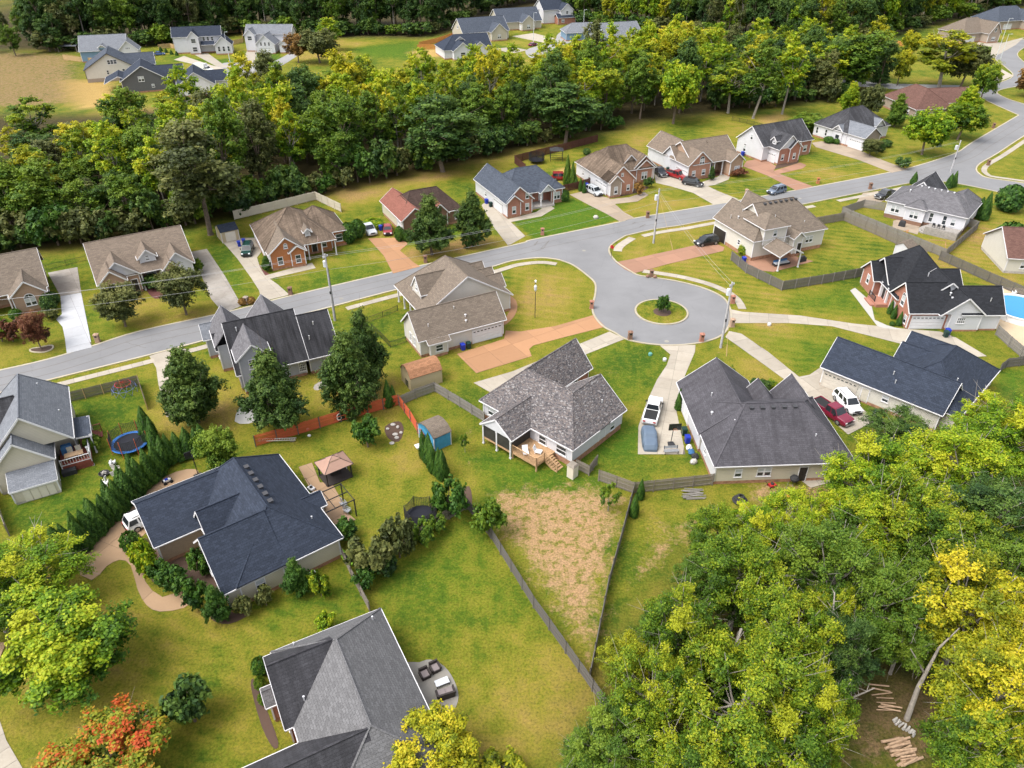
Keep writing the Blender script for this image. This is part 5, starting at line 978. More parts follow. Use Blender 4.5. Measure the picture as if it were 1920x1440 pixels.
# bushy edge under the first row
for i in range(64):
    px = -60+i*27+rt.uniform(-8,8)
    if 1180 < px < 1330 or px > 1600: continue
    b = G(px, lerp_tab(front, px)+rt.uniform(-6,3)); s = rt.uniform(1.8, 3.4)
    tree(rt.choice(['shrub0','shrub1','shrub2']), rt.choice(['leaf_dark','leaf_mid','leaf_dark','leaf_olive','leaf_hedge']), b, (s, s, s*rt.uniform(.9,1.5)), 'undergrowth_shrub', 'leafy undergrowth shrub at the edge of the wood behind the houses', 'shrub', 'shrubs along the wood edge')
# --- the far wood along the top
ffront = [(100,96),(300,84),(440,62),(560,68),(690,64),(790,66),(840,54),(930,14),(1000,2),(1080,44),(1200,55),(1290,68),(1500,98),(1600,84),(1760,40),(1920,8)]
px = 90.0
while px < 1960:
    for k in range(4):
        b0 = G(px+rt.uniform(-8,8), max(2, lerp_tab(ffront, px))); d = 3+k*9+rt.uniform(-2,2); yy = b0.y+d; xx = b0.x*(yy/b0.y)
        if px < 1000: mk = rt.choices(['leaf_dark','leaf_mid','leaf_olive'], [.75,.18,.07])[0]
        else: mk = rt.choices(['leaf_dark','leaf_mid','leaf_lime','leaf_yellow','leaf_olive'], [.34,.28,.18,.10,.10])[0]
        s = rt.uniform(.85, 1.2); nm = KINDS[mk][0]
        tree(rt.choice(['forest0','forest1','forest2','forest3','tall0']), mk, (xx, yy), (s, s, s*rt.uniform(1.0,1.35)), nm, KINDS[mk][1].split(' in the wood')[0]+' in the far wood along the back houses', 'tree', nm.replace('_',' ')+'s of the far wood')
    b0 = G(px+rt.uniform(-8,8), max(2, lerp_tab(ffront, px))+1); s = rt.uniform(2.2,4.2); tree(rt.choice(['shrub0','shrub1','shrub2']), rt.choice(['leaf_dark','leaf_mid','leaf_dark','leaf_olive']), b0, (s*1.3, s*1.3, s), 'undergrowth_shrub', 'leafy undergrowth shrub along the front of the far wood', 'shrub', 'shrubs along the far wood')
    px += 24
for (x, y, h, mk) in [(30,105,14,'leaf_mid'),(70,92,16,'leaf_dark'),(105,96,17,'leaf_dark'),(50,75,15,'leaf_mid'),(10,70,12,'leaf_olive'),(125,88,15,'leaf_dark'),(-20,100,14,'leaf_dark'),(90,60,14,'leaf_mid')]:
    b = G(x, y); s = h/20; tree('forest%d' % (x % 3), mk, b, (s*1.1, s*1.1, s), 'hedgerow_tree', 'leafy tree in the clump at the far end of the brown field', 'tree', 'trees at the end of the brown field')
# --- marked single trees of the belt and the far side
bt('street1','leaf_rust',(560,118),58,52,'orange_tree','orange brown tree beside the white farmhouses'); bt('street1','leaf_olive',(600,118),50,80,'grey_green_tree','rounded grey green tree beside the orange tree'); bt('tall0','leaf_lime',(622,95),26,50,'lime_green_tree','lime green tree standing before the dark far wood')
bt('street1','leaf_lime',(1262,232),108,95,'maple_tree','round yellow green tree at the lawn edge behind the taupe gables'); bt('tall1','leaf_yg',(1365,212),105,85,'yellow_green_tree','loose yellow green tree hanging over the lawn edge'); bt('tall2','leaf_mid',(1412,222),60,80,'leaning_tree','tall tree with bare pale trunk standing on the straw patch','tree'); bt('tall0','leaf_lime',(1466,214),70,70,'leaning_tree','lime crowned tree with bare trunk beside the straw patch')
bt('forest1','leaf_mid',(1590,178),40,120,'green_tree','large green tree beyond the grey hip roofed house'); bt('tall1','leaf_lime',(1545,180),75,70,'lime_green_tree','bright lime tree left of the large green tree beyond the grey hip roof')
bt('egg0','leaf_lime',(1590,212),145,40,'lime_green_tree','pointed yellow lime tree behind the grey hip roofed house'); bt('street1','leaf_olive',(1630,222),155,55,'olive_tree','hazy olive tree behind the grey hip roofed house'); bt('egg1','leaf_mid',(1676,238),168,42,'green_tree','narrow green tree between the grey hip roof and the reddish roof'); bt('street1','leaf_lime',(1728,290),198,88,'round_tree','big round bright green tree on the lawn by the corner')
bt('street1','leaf_yg',(1795,262),190,82,'yellow_green_tree','broad yellow green tree on the lawn by the street corner'); bt('egg0','leaf_lime',(1803,230),150,60,'lime_green_tree','lime tree behind the broad yellow green corner tree'); bt('street0','leaf_yg',(1838,190),118,58,'yellow_green_tree','young yellow green street tree beside the side road'); bt('street1','leaf_rust',(1925,182),120,60,'rusty_tree','dark rust coloured tree at the grassy corner')
bt('tall1','leaf_yellow',(1760,165),45,110,'yellow_tree','tall yellow tree right of the pine near the far road'); bt('street1','leaf_olive',(1800,165),75,80,'olive_tree','dark olive tree right of the tall yellow tree'); bt('pine','leaf_dark',(1648,160),112,34,'pine_tree','dark layered pine beside the far road'); bt('street0','leaf_yellow',(1682,160),95,44,'yellow_tree','small yellow tree beside the dark pine'); bt('street0','leaf_yellow',(1700,110),60,40,'yellow_tree','orange yellow tree on the far green yard')
bt('tall2','leaf_yellow',(1265,100),40,90,'yellow_tree','golden tree crown behind the blue grey house'); bt('tall1','leaf_yellow',(1330,110),45,80,'yellow_tree','golden tree between the blue grey house and the glimpsed white house')
for (x, y, tp, w, mk) in [(1120,190,92,85,'leaf_lime'),(1045,200,75,75,'leaf_lime'),(1010,195,90,60,'leaf_yellow'),(875,190,95,50,'leaf_yellow'),(780,190,100,55,'leaf_yellow'),(690,185,95,45,'leaf_lime'),(620,200,125,70,'leaf_yg'),(460,230,140,60,'leaf_yg'),(330,240,160,60,'leaf_yellow'),(235,260,165,70,'leaf_lime'),(85,290,170,90,'leaf_yg'),(545,310,185,50,'leaf_yellow'),(735,290,160,45,'leaf_yellow'),(1190,190,55,70,'leaf_lime')]:
    bt(rt.choice(['tall0','tall1','tall2']), mk, (x, y), tp, w, 'autumn_tree', 'autumn tinted '+{'leaf_lime':'lime green','leaf_yellow':'yellow','leaf_yg':'yellow green'}[mk]+' crown rising out of the dark wood belt', 'tree', 'autumn '+mk[5:]+' crowns in the wood belt')
bt('forest2','leaf_olive',(395,440),205,200,'oak_tree','huge dusty green oak overhanging the wood edge behind the tan gabled house'); bt('forest0','leaf_dark',(830,322),158,165,'oak_tree','huge dark green oak above the navy roofed brick house'); bt('forest3','leaf_dark',(1060,270),150,130,'oak_tree','huge dark green oak behind the fenced trampoline yard'); bt('forest1','leaf_mid',(85,440),290,130,'oak_tree','bright green oak at the wood edge beyond the tan brick house')
# dead grey trees
for (x, y, tp) in [(640,345,265),(1420,120,72)]:
    mb = MB(); rr = random.Random(x); h = hpx((x,y), tp)
    mb.cyl((0,0,0),(.3,0,h*.5),.24,.16,7); mb.cyl((.3,0,h*.5),(.1,.2,h),.16,.03,6)
    for k in range(16):
        z = h*rr.uniform(.35,.95); a = rr.uniform(0,6.28); l = rr.uniform(1.5,4.5); p = Vector((.25,0,z)); q = p+Vector((math.cos(a)*l, math.sin(a)*l, l*rr.uniform(.2,.7))); mb.cyl(p,q,.07,.02,4)
        for _ in range(3): s = p.lerp(q, rr.uniform(.4,.9)); mb.cyl(s, s+Vector((rr.uniform(-1,1), rr.uniform(-1,1), rr.uniform(.2,1.2))), .03, .01, 3)
    b = G(x,y); tag(mb.build('dead_tree','bark_pale',None,(b.x,b.y,0)), 'bare grey dead tree standing at the edge of the wood', 'tree', 'dead trees in the wood')
# --- front yards and back yards
bt('egg0','leaf_pear',(372,792),630,124,'pear_tree','egg shaped dark green tree next to the concrete drive of the grey house'); bt('egg1','leaf_pear',(525,808),640,128,'pear_tree','egg shaped dark green tree before the front gable of the grey house'); bt('egg0','leaf_pear',(664,775),598,120,'pear_tree','egg shaped dark green tree beside the red fence corner'); bt('egg1','leaf_pear',(690,728),562,86,'pear_tree','taller egg shaped tree behind the one by the red fence corner')
bt('egg1','leaf_pear',(810,478),352,86,'pear_tree','egg shaped tree before the red roofed house, nearer the orange drive'); bt('egg0','leaf_pear',(886,462),342,70,'pear_tree','egg shaped tree before the red roofed house, nearer the concrete drive')
bt('street0','leaf_olive',(236,612),538,100,'myrtle_tree','round olive green tree before the tan gabled house near the white drive'); bt('street0','leaf_olive',(350,590),505,98,'myrtle_tree','round olive green tree before the tan gabled house near the grey drive'); bt('street0','leaf_red',(78,655),588,62,'myrtle_tree','dark red leaved tree in a kerbed ring beside the white drive'); bt('shrub0','leaf_red',(25,640),600,50,'red_shrub','dark red shrub by the porch of the tan brick house','shrub'); bt('shrub1','leaf_mid',(5,640),590,50,'green_shrub','green shrub at the porch corner of the tan brick house','shrub')
bt('street0','leaf_mid',(420,890),808,92,'round_tree','rounded leafy green tree behind the navy roofed house and hedge'); bt('shrub2','leaf_hedge',(690,838),778,64,'round_tree','small round green tree by the stones along the red fence'); bt('shrub1','leaf_hedge',(843,970),895,72,'shrub','broad dark green shrub beside the black trampoline','shrub'); bt('shrub0','leaf_mid',(918,1005),940,64,'shrub','bright green shrub leaning on the long split yard fence','shrub'); bt('shrub2','leaf_dark',(366,1352),1278,98,'holly_tree','round very dark green holly alone on the open lawn')
for (x, y, tp, w, mk) in [(700,1080,1000,85,'leaf_olive'),(750,1045,970,70,'leaf_olive'),(690,1100,1060,50,'leaf_hedge'),(790,1020,975,55,'leaf_mid'),(650,1010,975,50,'leaf_hedge'),(725,1075,1035,50,'leaf_dark'),(820,995,965,40,'leaf_mid')]:
    bt('shrub%d' % (x % 3), mk, (x,y), tp, w, 'shrub', 'leafy shrub in the mixed row along the wooden fence by the kayak', 'shrub', 'shrubs along the fence by the kayak')
bt('sapling','leaf_mid',(1140,958),905,50,'sapling','thin young tree alone on the bare earth yard'); bt('sapling','leaf_mid',(872,848),812,24,'sapling','small young tree beside the blue shed'); bt('sapling','leaf_mid',(1368,712),684,20,'sapling','tiny sapling on the lawn by the utility pole'); bt('shrub0','leaf_hedge',(1242,588),553,28,'island_shrub','green shrub in the mulch ring of the traffic island','shrub'); bt('shrub1','leaf_lime',(613,1182),1150,42,'yellow_shrub','bright yellow shrub behind the light grey roof','shrub')
for (x, y, tp, w, pr, mk, lb) in [(250,1030,1000,36,'ball0','leaf_hedge','clipped dark ball shrub at the bend of the tan drive'),(275,1070,1012,44,'shrub1','leaf_lime','bright yellow green shrub beside the clipped ball'),(285,1085,1035,40,'shrub0','leaf_lime','lime shrub between the drive and the navy roofed house'),(305,1090,1050,48,'shrub2','leaf_hedge','dark spreading shrub in the bed by the curved walk'),(330,1110,1068,60,'shrub0','leaf_hedge','low spreading juniper along the curved walk'),(380,1075,1030,46,'shrub1','leaf_hedge','dark shrub against the brick wall of the navy roofed house'),(375,1138,1085,52,'shrub2','leaf_hedge','loose green shrub at the end of the curved walk'),(415,1165,1088,52,'egg0','leaf_hedge','dense pointed evergreen at the corner of the navy roofed house'),(562,1115,1040,54,'egg1','leaf_hedge','pointed dark evergreen against the cream wall'),(604,1118,1070,44,'shrub1','leaf_yg','yellow green grassy shrub beside the air conditioner'),(460,1155,1120,36,'shrub0','leaf_olive','low shrub under the cream wall'),(500,1135,1100,40,'shrub2','leaf_olive','low shrub under the window of the cream wall'),
    (492,1262,1236,30,'ball0','leaf_hedge','round clipped shrub at the corner of the grey roofed house'),(490,1290,1272,20,'ball1','leaf_mid','small pale green shrub in the mulch bed'),(497,1318,1300,20,'ball1','leaf_mid','small leafy shrub farther along the mulch bed'),(178,845,815,34,'shrub0','leaf_mid','leafy shrub at the corner of the red deck'),(1395,478,458,24,'ball0','leaf_yg','round yellow green shrub by the open garage'),(1362,730,715,20,'shrub0','leaf_yg','spiky pale shrub near the dark grey gables'),(1420,745,705,40,'shrub1','leaf_dark','dark upright shrub near the dark grey gables'),(1445,738,712,30,'shrub2','leaf_yg','pale grassy shrub near the long concrete drive'),
    (655,455,418,30,'ball0','leaf_hedge','round dark shrub at the corner of the orange brick house'),(672,445,412,28,'ball1','leaf_hedge','taller round shrub behind the corner of the orange brick house'),(502,508,475,22,'egg0','leaf_hedge','cone shaped evergreen at the front of the orange brick house'),(700,425,412,40,'ball0','leaf_lime','low bright hedge shrub beside the silver pickup'),(750,452,425,18,'ball1','leaf_hedge','rounded evergreen by the garage of the red roofed house'),(762,452,434,14,'ball0','leaf_hedge','small round shrub by the garage of the red roofed house'),(1058,377,356,18,'ball1','leaf_hedge','dark round shrub at the corner of the navy roofed brick house'),(1215,352,332,20,'shrub0','leaf_dark','dark shrub before the pink brick gable'),(1198,365,340,22,'shrub1','leaf_rust','reddish shrub at the pink brick corner'),(1305,333,312,14,'egg0','leaf_dark','narrow evergreen by the red pickup garage'),(1333,338,308,14,'egg1','leaf_dark','narrow evergreen beside the curved front walk'),(1384,330,315,32,'shrub0','leaf_red','wide dark red brown shrub beside the beige porch'),(1372,330,322,12,'ball0','leaf_rust','small rust shrub beside the wide red brown shrub'),(1553,268,256,18,'ball0','leaf_hedge','round shrub by the white garage doors'),(1568,270,260,12,'ball1','leaf_hedge','smaller round shrub by the white garage doors'),(1630,292,262,46,'street0','leaf_olive','spreading grey green tree by the white garage'),(1690,315,292,32,'shrub1','leaf_dark','dark shrub in the small bed beside the road'),(1660,275,262,20,'ball0','leaf_dark','dark shrub below the stone retaining edge'),(1650,285,262,18,'egg0','leaf_dark','blue green evergreen beside the grey hip roof'),
    (1888,395,348,50,'ball1','leaf_hedge','large round dark bush on the lawn by the right hand road'),(1884,470,418,52,'ball0','leaf_hedge','large round dark bush beside the brown roofed cream house'),(1512,246,215,80,'street0','leaf_mid','wide rounded tree behind the black gable roof'),(290,540,515,40,'shrub0','leaf_dark','dark shrub before the porch of the tan gabled house'),(320,545,530,24,'shrub1','leaf_mid','low green shrub by the front walk of the tan gabled house'),(372,512,482,26,'shrub2','leaf_mid','leafy shrub at the right corner of the tan gabled house'),(96,585,552,26,'ball0','leaf_dark','dark round shrub along the white drive'),(102,570,548,24,'ball1','leaf_dark','second dark round shrub along the white drive'),(98,600,575,30,'shrub1','leaf_olive','pale shrub by the arched window of the tan brick house'),(32,598,580,22,'ball0','leaf_hedge','small round shrub at the porch of the tan brick house'),(1100,290,278,14,'ball0','leaf_dark','dark shrub by the reddish yard fence'),(960,1000,1000,1,'ball0','leaf_dark',''),(498,700,690,1,'ball0','leaf_dark',''),(458,762,748,20,'ball0','leaf_hedge','small ball shrub in the white gravel bed')]:
    if lb: bt(pr, mk, (x,y), tp, w, 'shrub' if pr[:4] in ('ball','shru') else 'evergreen' if pr[:3] == 'egg' else 'small_tree', lb, 'shrub' if pr[:4] in ('ball','shru') else 'tree')
# arborvitae rows
def cone(x, y, tp, label, group, w=30, mat='leaf_hedge'):
    tp += rt.uniform(-4,7); w *= rt.uniform(.95,1.2); x += rt.uniform(-2,2); o = bt('cone%d' % rt.randrange(3), mat, (x,y), tp, w, 'arborvitae', label, 'hedge tree', group); o.rotation_euler = (rt.uniform(-.06,.06), rt.uniform(-.06,.06), rt.uniform(0,6.28))
pts = [(128,1052),(143,1040),(160,1030),(174,1012),(190,1000),(205,984),(220,970),(233,957),(247,944),(260,930),(272,917),(285,905),(297,893)]
for i, (x, y) in enumerate(pts):
    cone(x, y, y-62, 'pointed arborvitae in the long row along the tan drive', 'arborvitae row along the tan drive', 30); 
    if i < 11 and i % 2 == 0: cone(x-9, y-7, y-72, 'pointed arborvitae in the long row along the tan drive', 'arborvitae row along the tan drive', 28)
for (x, y) in [(312,876),(322,868),(338,862),(355,855),(372,852),(385,848)]: cone(x, y, y-55, 'pointed arborvitae in the short row beside the rounded tree', 'short arborvitae row beside the rounded tree', 28)
for (x, y) in [(280,820),(285,832),(292,842),(296,855),(300,866)]: cone(x, y, y-62, 'pointed arborvitae in the column beside the blue trampoline', 'arborvitae beside the blue trampoline', 26)
for (x, y) in [(796,858),(803,866),(809,876),(815,885),(821,892),(828,898),(833,893)]: cone(x, y, y-55, 'slim arborvitae in the row below the blue shed', 'arborvitae row below the blue shed', 20)
for (x, y, tp, w) in [(1712,345,322,13),(1778,352,325,14),(1786,350,320,12),(1832,408,370,22),(1842,412,360,20)]: bt('bigcone','leaf_hedge',(x,y),tp,w,'arborvitae','tall pointed arborvitae around the white house with grey hip roof','hedge tree','arborvitae around the grey hip roofed house')
for (x, y, tp, w) in [(1188,968,925,18),(1200,935,898,16),(1271,768,728,14),(729,762,712,20),(738,758,722,16)]: bt('bigcone','leaf_hedge',(x,y),tp,w,'arborvitae', {1188:'pointed arborvitae at the bend of the dark fence',1200:'second pointed arborvitae at the bend of the dark fence',1271:'narrow arborvitae against the white wall by the pickup drive',729:'pointed arborvitae at the end of the red fence',738:'slimmer arborvitae at the end of the red fence'}[x],'hedge tree')
for (x, y, tp, w) in [(1063,348,290,15),(1073,350,303,14),(1080,352,330,8),(1088,358,333,8),(1095,362,338,8)]: bt('bigcone','leaf_hedge' if x > 1075 else 'leaf_mid',(x,y),tp,w,'arborvitae','pointed evergreen along the white wall of the taupe roofed house','hedge tree','evergreens along the taupe roofed house')
for (x, y) in [(1665,588),(1672,597),(1682,610)]: bt('bigcone','leaf_hedge',(x+2,y),y-26,11,'arborvitae','small pointed evergreen in the white gravel bed','hedge tree','evergreens in the white gravel bed')
for (x, y) in [(302,96),(312,99),(322,102),(332,104)]: bt('bigcone','leaf_hedge',(x,y),y-9,6,'arborvitae','small evergreen in the row beside the blue house drive','hedge tree','evergreens beside the blue house')
# --- foreground
ct('maple0','leaf_lime',112,1205,5.2,122,'maple_tree','bright lime green maple beside the curved tan drive'); ct('near1','leaf_lime',55,1065,5.0,100,'green_tree','green tree behind the bright lime maple'); ct('maple1','leaf_orange',188,1425,3.4,112,'maple_tree','red and orange tipped maple on the front lawn'); ct('maple1','leaf_yellow',800,1420,3.6,100,'yellow_tree','yellow green tree covering the corner of the light grey roof'); ct('shrub1','leaf_yellow',945,1432,1.6,38,'yellow_shrub','small yellow shrub at the lower lawn edge','shrub'); ct('near2','leaf_mid',-20,1130,4,60,'green_tree','green tree at the drive end')
wood = [(1395,1075,7.5,105,'leaf_yg'),(1285,1180,7,105,'leaf_yg'),(1225,1290,7,95,'leaf_yg'),(1395,1300,8,135,'leaf_yg'),(1180,1240,5,62,'leaf_yellow'),(1150,1395,5,95,'leaf_mid'),(1285,1405,6,110,'leaf_yg'),(1480,1180,8,105,'leaf_yg'),(1555,1060,7.5,110,'leaf_mid'),(1640,900,7,105,'leaf_lime'),(1705,975,8,115,'leaf_yg'),(1500,965,6,78,'leaf_lime'),(1800,870,7,105,'leaf_lime'),(1885,800,7,95,'leaf_lime'),(1870,960,7,105,'leaf_dark'),(1905,1070,7,95,'leaf_mid'),(1650,1130,7,90,'leaf_mid'),(1825,1140,8,125,'leaf_yellow'),(1885,1290,8,115,'leaf_yellow'),(1760,1060,6.5,95,'leaf_mid'),(1585,1215,6,70,'leaf_dark'),(1455,1430,6,110,'leaf_yg'),(1720,895,6,90,'leaf_lime'),(1600,980,7,85,'leaf_lime'),(1350,1000,5.5,70,'leaf_yg'),(1440,1010,6,70,'leaf_lime'),(1835,1010,6,85,'leaf_yg'),(1700,1195,5,60,'leaf_mid'),(1330,1090,6,70,'leaf_mid'),(1545,1330,7,80,'leaf_yg'),(1830,1370,6,90,'leaf_yg'),(1900,1190,7,80,'leaf_yellow'),(1480,1090,5,70,'leaf_dark'),(1330,1230,5,70,'leaf_mid'),(1560,1150,6,60,'leaf_yg'),(1780,960,5,70,'leaf_mid'),(1110,1430,3,70,'leaf_mid'),(1225,1390,4,60,'leaf_dark')]
WL = {'leaf_yg': ('yellow_green_tree','yellow green tree in the wood behind the bare earth yard'), 'leaf_mid': ('green_tree','mid green tree in the wood behind the bare earth yard'), 'leaf_dark': ('dark_green_tree','dark green tree in the wood behind the bare earth yard'), 'leaf_lime': ('lime_green_tree','bright lime tree in the wood behind the dark grey roofed house'), 'leaf_yellow': ('yellow_tree','golden yellow tree in the wood around the log pile')}
WP = ['over the turning bend of the dark yard fence', 'whose crown hangs over the worn grass', 'beside the lower end of the dark fence', 'with several bare pale limbs', 'small at the tip of the bare earth yard', 'low and dense where the long fence ends', 'rising from the lower edge of the wood', 'between the bare limbs and the pale lawn', 'dense in the middle of the wood', 'against the eave of the dark grey roof', 'below the long white wall', 'next to the back steps and kettle grill', 'at the end of the long white wall', 'beside the black fence', 'shaded behind the lime crowns', 'under the golden crowns', 'above the gap with the log pile', 'tall over the leaning trunk', 'over the open green patch', 'near the bare forked limb', 'dark beside the log pile gap', 'low among the yellow green crowns', 'right below the roof of the long white house', 'behind the orange pumpkin', 'thin at the open grass', 'beside the worn ground behind the dark grey roof', 'between the two dark crowns', 'leaning over the stacked poles', 'under the thin lime sapling', 'left of the log pile', 'below the cut logs', 'at the edge of the golden crowns', 'in the hollow of the wood', 'in the shade of the fence side crowns', 'beside the central bare limb', 'shaded under the bright lime crowns', 'bushy at the fence end', 'dark at the fence end']
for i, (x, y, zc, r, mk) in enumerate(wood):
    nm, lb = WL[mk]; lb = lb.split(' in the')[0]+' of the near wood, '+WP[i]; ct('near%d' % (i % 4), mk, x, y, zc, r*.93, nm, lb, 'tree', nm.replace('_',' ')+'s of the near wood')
ct('near2','leaf_dark',1690,800,3.6,62,'dark_green_tree','sparse dark green tree against the long white wall'); ct('sapling','leaf_lime',1395,965,2,40,'sapling','thin lime sapling at the edge of the near wood')
# ================================================================ fences
def wood_mat(name, c, var=.55):
    m, nt, b = nodes(name); v = coords(nt, 'UV', (6, .4, 1)); n = noise(nt, v, 1.0, 4, .7); n2 = noise(nt, coords(nt), .5, 3)
    cc = mixc(nt, n, tuple(x*(1-var) for x in c), tuple(min(1, x*(1+var)) for x in c)); cc = mixc(nt, .35, cc, mixc(nt, n2, tuple(x*.6 for x in c), tuple(min(1, x*1.3) for x in c)))
    nt.links.new(cc, b.inputs['Base Color']); b.inputs['Roughness'].default_value = .9
wood_mat('wood_grey', (.205,.19,.17)); wood_mat('wood_dark', (.12,.11,.098)); wood_mat('wood_red', (.55,.115,.045), .2); wood_mat('wood_brown', (.085,.028,.018)); wood_mat('wood_orange', (.50,.22,.06), .2); wood_mat('vinyl', (.52,.47,.38), .1); wood_mat('wood_tan', (.45,.31,.15), .2); wood_mat('wood_mid', (.19,.165,.135))
def fence(pts, h, label, mat='wood_grey', pm=None, step=2.4, gap=.03, pw=.14, name='wooden_fence', iron=False, inside=1):
    P = [G(*p) for p in pts]; t = thing(name, label, 'fence', P[0]); o = P[0]; pm = pm or mat; rr = random.Random(len(pts)+int(pts[0][0]))
    first = True
    for a, b in zip(P, P[1:]):
        L = (b-a).length; n = max(1, round(L/step)); ang = math.atan2(b.y-a.y, b.x-a.x)
        for i in range(n+1):
            if i == 0 and not first: continue
            p = a+(b-a)*(i/n)-o; m = MB(); w = .05 if iron else .11
            m.box((-w/2,-w/2,-.1),(w/2,w/2,h+.06)); m.poly([(-w/2-.01,-w/2-.01,h+.06),(w/2+.01,-w/2-.01,h+.06),(w/2+.01,w/2+.01,h+.06),(-w/2-.01,w/2+.01,h+.06)]); m.build('post', pm, t, p, ang)
        first = False
        for i in range(n):
            p = a+(b-a)*(i/n)-o; l = L/n; m = MB()
            if iron:
                k = max(2, int(l/.16))
                for j in range(k): x = (j+.5)*l/k; m.bar((x,0,.08),(x,0,h),.022)
                m.bar((0,0,.15),(l,0,.15),.035); m.bar((0,0,h-.12),(l,0,h-.12),.035)
            else:
                k = max(1, round(l/pw)); w = l/k
                for j in range(k):
                    x = j*w; hh = h+rr.uniform(-.035,.035); off = rr.uniform(-.008,.008); m.box((x+gap/2,.05*inside+off,.04),(x+w-gap/2,.05*inside+.022+off,hh))
                for z in (.3, h*.55, h-.25): m.bar((0,.0,z),(l,.0,z),.04,.09)
            m.build('fence_panel', mat, t, p, ang)
    return t
fR = fence([(480,838),(560,815),(640,791),(690,776),(748,760),(770,790),(797,837)], 1.7, 'red stained wooden fence with dark posts and a painted number panel', 'wood_red', 'wood_dark', inside=1)
fence([(750,762),(780,748),(815,735),(840,750),(862,763),(908,792)], 1.6, 'weathered grey picket fence joining the red fence to the speckled roof house', 'wood_grey')
fence([(672,1087),(700,1066),(780,1011),(873,956)], 1.6, 'weathered fence behind the shrubs and black trampoline', 'wood_mid'); fence([(876,955),(920,1010),(1000,1140),(1060,1225),(1110,1296),(1140,1338)], 1.6, 'long dark weathered fence beside the bare earth yard', 'wood_dark', inside=1)
fence([(1187,926),(1165,1010),(1140,1100),(1105,1275)], 1.6, 'dark fence along the wood side of the bare earth yard', 'wood_dark'); fence([(1122,902),(1187,926),(1262,918),(1335,910)], 1.7, 'brown grey fence with gate behind the covered car', 'wood_mid'); fence([(1080,880),(1104,892),(1119,872)], 1.5, 'short fence with open gate at the white house corner', 'wood_mid', step=1.4)
fence([(1370,488),(1398,512),(1465,545),(1540,533),(1622,518)], 1.8, 'grey board fence around the yard of the covered patio', 'wood_dark', 'wood_grey'); fence([(1525,424),(1581,414),(1640,440),(1700,467),(1735,482)], 1.8, 'weathered fence along the back of the striped lawn', 'wood_mid'); fence([(1657,395),(1618,389),(1577,403),(1640,430),(1700,455),(1770,484),(1831,431),(1812,424)], 1.8, 'tall grey fence around the yard of the grey hip roofed house', 'wood_grey', 'wood_mid')
fence([(1760,487),(1800,505),(1850,528),(1920,558),(1990,590)], 1.8, 'dark fence behind the brick house and pool', 'wood_dark'); fence([(1866,628),(1890,650),(1935,688)], 1.7, 'grey fence in front of the pool deck', 'wood_grey'); fence([(1872,700),(1885,690),(1935,684)], 1.6, 'black fence beside the long blue black roof', 'wood_dark')
fence([(126,756),(195,739),(262,722),(277,768)], 1.6, 'mossy dark fence behind the climbing dome', 'wood_dark', 'wood_tan'); fence([(-12,925),(6,975),(18,1005)], 1.6, 'weathered fence at the side of the lean-to shed', 'wood_mid'); fence([(636,1032),(660,1085),(694,1150)], 1.5, 'thin weathered fence running to the light grey roof', 'wood_mid')
fence([(985,322),(965,306),(1010,294),(1060,282),(1120,266)], 1.9, 'dark red fence around the yard with the enclosed trampoline', 'wood_brown'); fence([(1050,362),(1082,355),(1110,346)], 1.7, 'short dark red fence beside the silver suv', 'wood_brown')
fence([(690,606),(718,595),(746,583)], 1.1, 'low black iron fence beside the tan roofed house', 'dark_metal', iron=True, name='iron_fence'); fence([(697,618),(715,634),(732,652),(762,642)], 1.1, 'low black iron fence on the side lawn of the tan roofed house', 'dark_metal', iron=True, name='iron_fence'); fence([(1372,226),(1400,232),(1440,243)], 1.2, 'black iron fence on the lawn behind the taupe gables', 'dark_metal', iron=True, name='iron_fence'); fence([(88,507),(125,498),(162,489)], 1.1, 'black iron fence behind the old concrete drive', 'dark_metal', iron=True, name='iron_fence')
fence([(440,412),(490,400),(540,388),(592,375),(640,398)], 1.9, 'smooth beige vinyl fence behind the orange brick house', 'vinyl', gap=.004, pw=.3, name='vinyl_fence')
fence([(786,88),(820,80),(862,66)], 1.9, 'new orange wooden fence running up to the beige house', 'wood_orange'); fence([(783,93),(830,92),(842,90)], 1.9, 'new orange wooden fence beside the white house', 'wood_orange'); fence([(120,112),(150,116),(176,118)], 1.8, 'pale wooden fence behind the blue craftsman house', 'wood_tan'); fence([(298,92),(320,90),(340,94)], 1.8, 'pale wooden fence left of the tall farmhouse', 'wood_tan'); fence([(412,64),(455,60),(456,80),(428,86)], 1.8, 'pale wooden fence right of the tall farmhouse', 'wood_tan'); fence([(1164,98),(1190,100),(1208,94)], 1.8, 'orange wooden fence below the blue grey house', 'wood_orange'); fence([(1650,80),(1690,86),(1710,100)], 1.8, 'orange wooden fence on the far green yard', 'wood_orange'); fence([(1676,226),(1690,222),(1712,215)], 1.6, 'orange fence beside the stone house with reddish roof', 'wood_orange')
# number panel on the red fence
plain('paint_white', (.75,.75,.75), .5, .03); plain('paint_black', (.012,.012,.013), .5)
p0_, p1_ = G(628,793), G(646,788); an = math.atan2(p1_.y-p0_.y, p1_.x-p0_.x); pc = (p0_+p1_)/2
m = MB(); m.box((-.75,-.03,.05),(.75,.0,1.55)); pn = m.build('number_panel', 'paint_black', fR, (pc.x-fR.location.x+.06*math.sin(an), pc.y-fR.location.y-.09*math.cos(an), 0), an)
m = MB(); pts6 = [(.22,0,1.30),(.05,0,1.36),(-.14,0,1.24),(-.26,0,1.0),(-.28,0,.72),(-.2,0,.45),(0,0,.34),(.2,0,.45),(.27,0,.66),(.18,0,.86),(0,0,.92),(-.18,0,.84),(-.26,0,.68)]
for a, b in zip(pts6, pts6[1:]): m.bar((a[0],-.045,a[2]),(b[0],-.045,b[2]),.03,.12)
m.build('number_six', 'paint_white', pn)
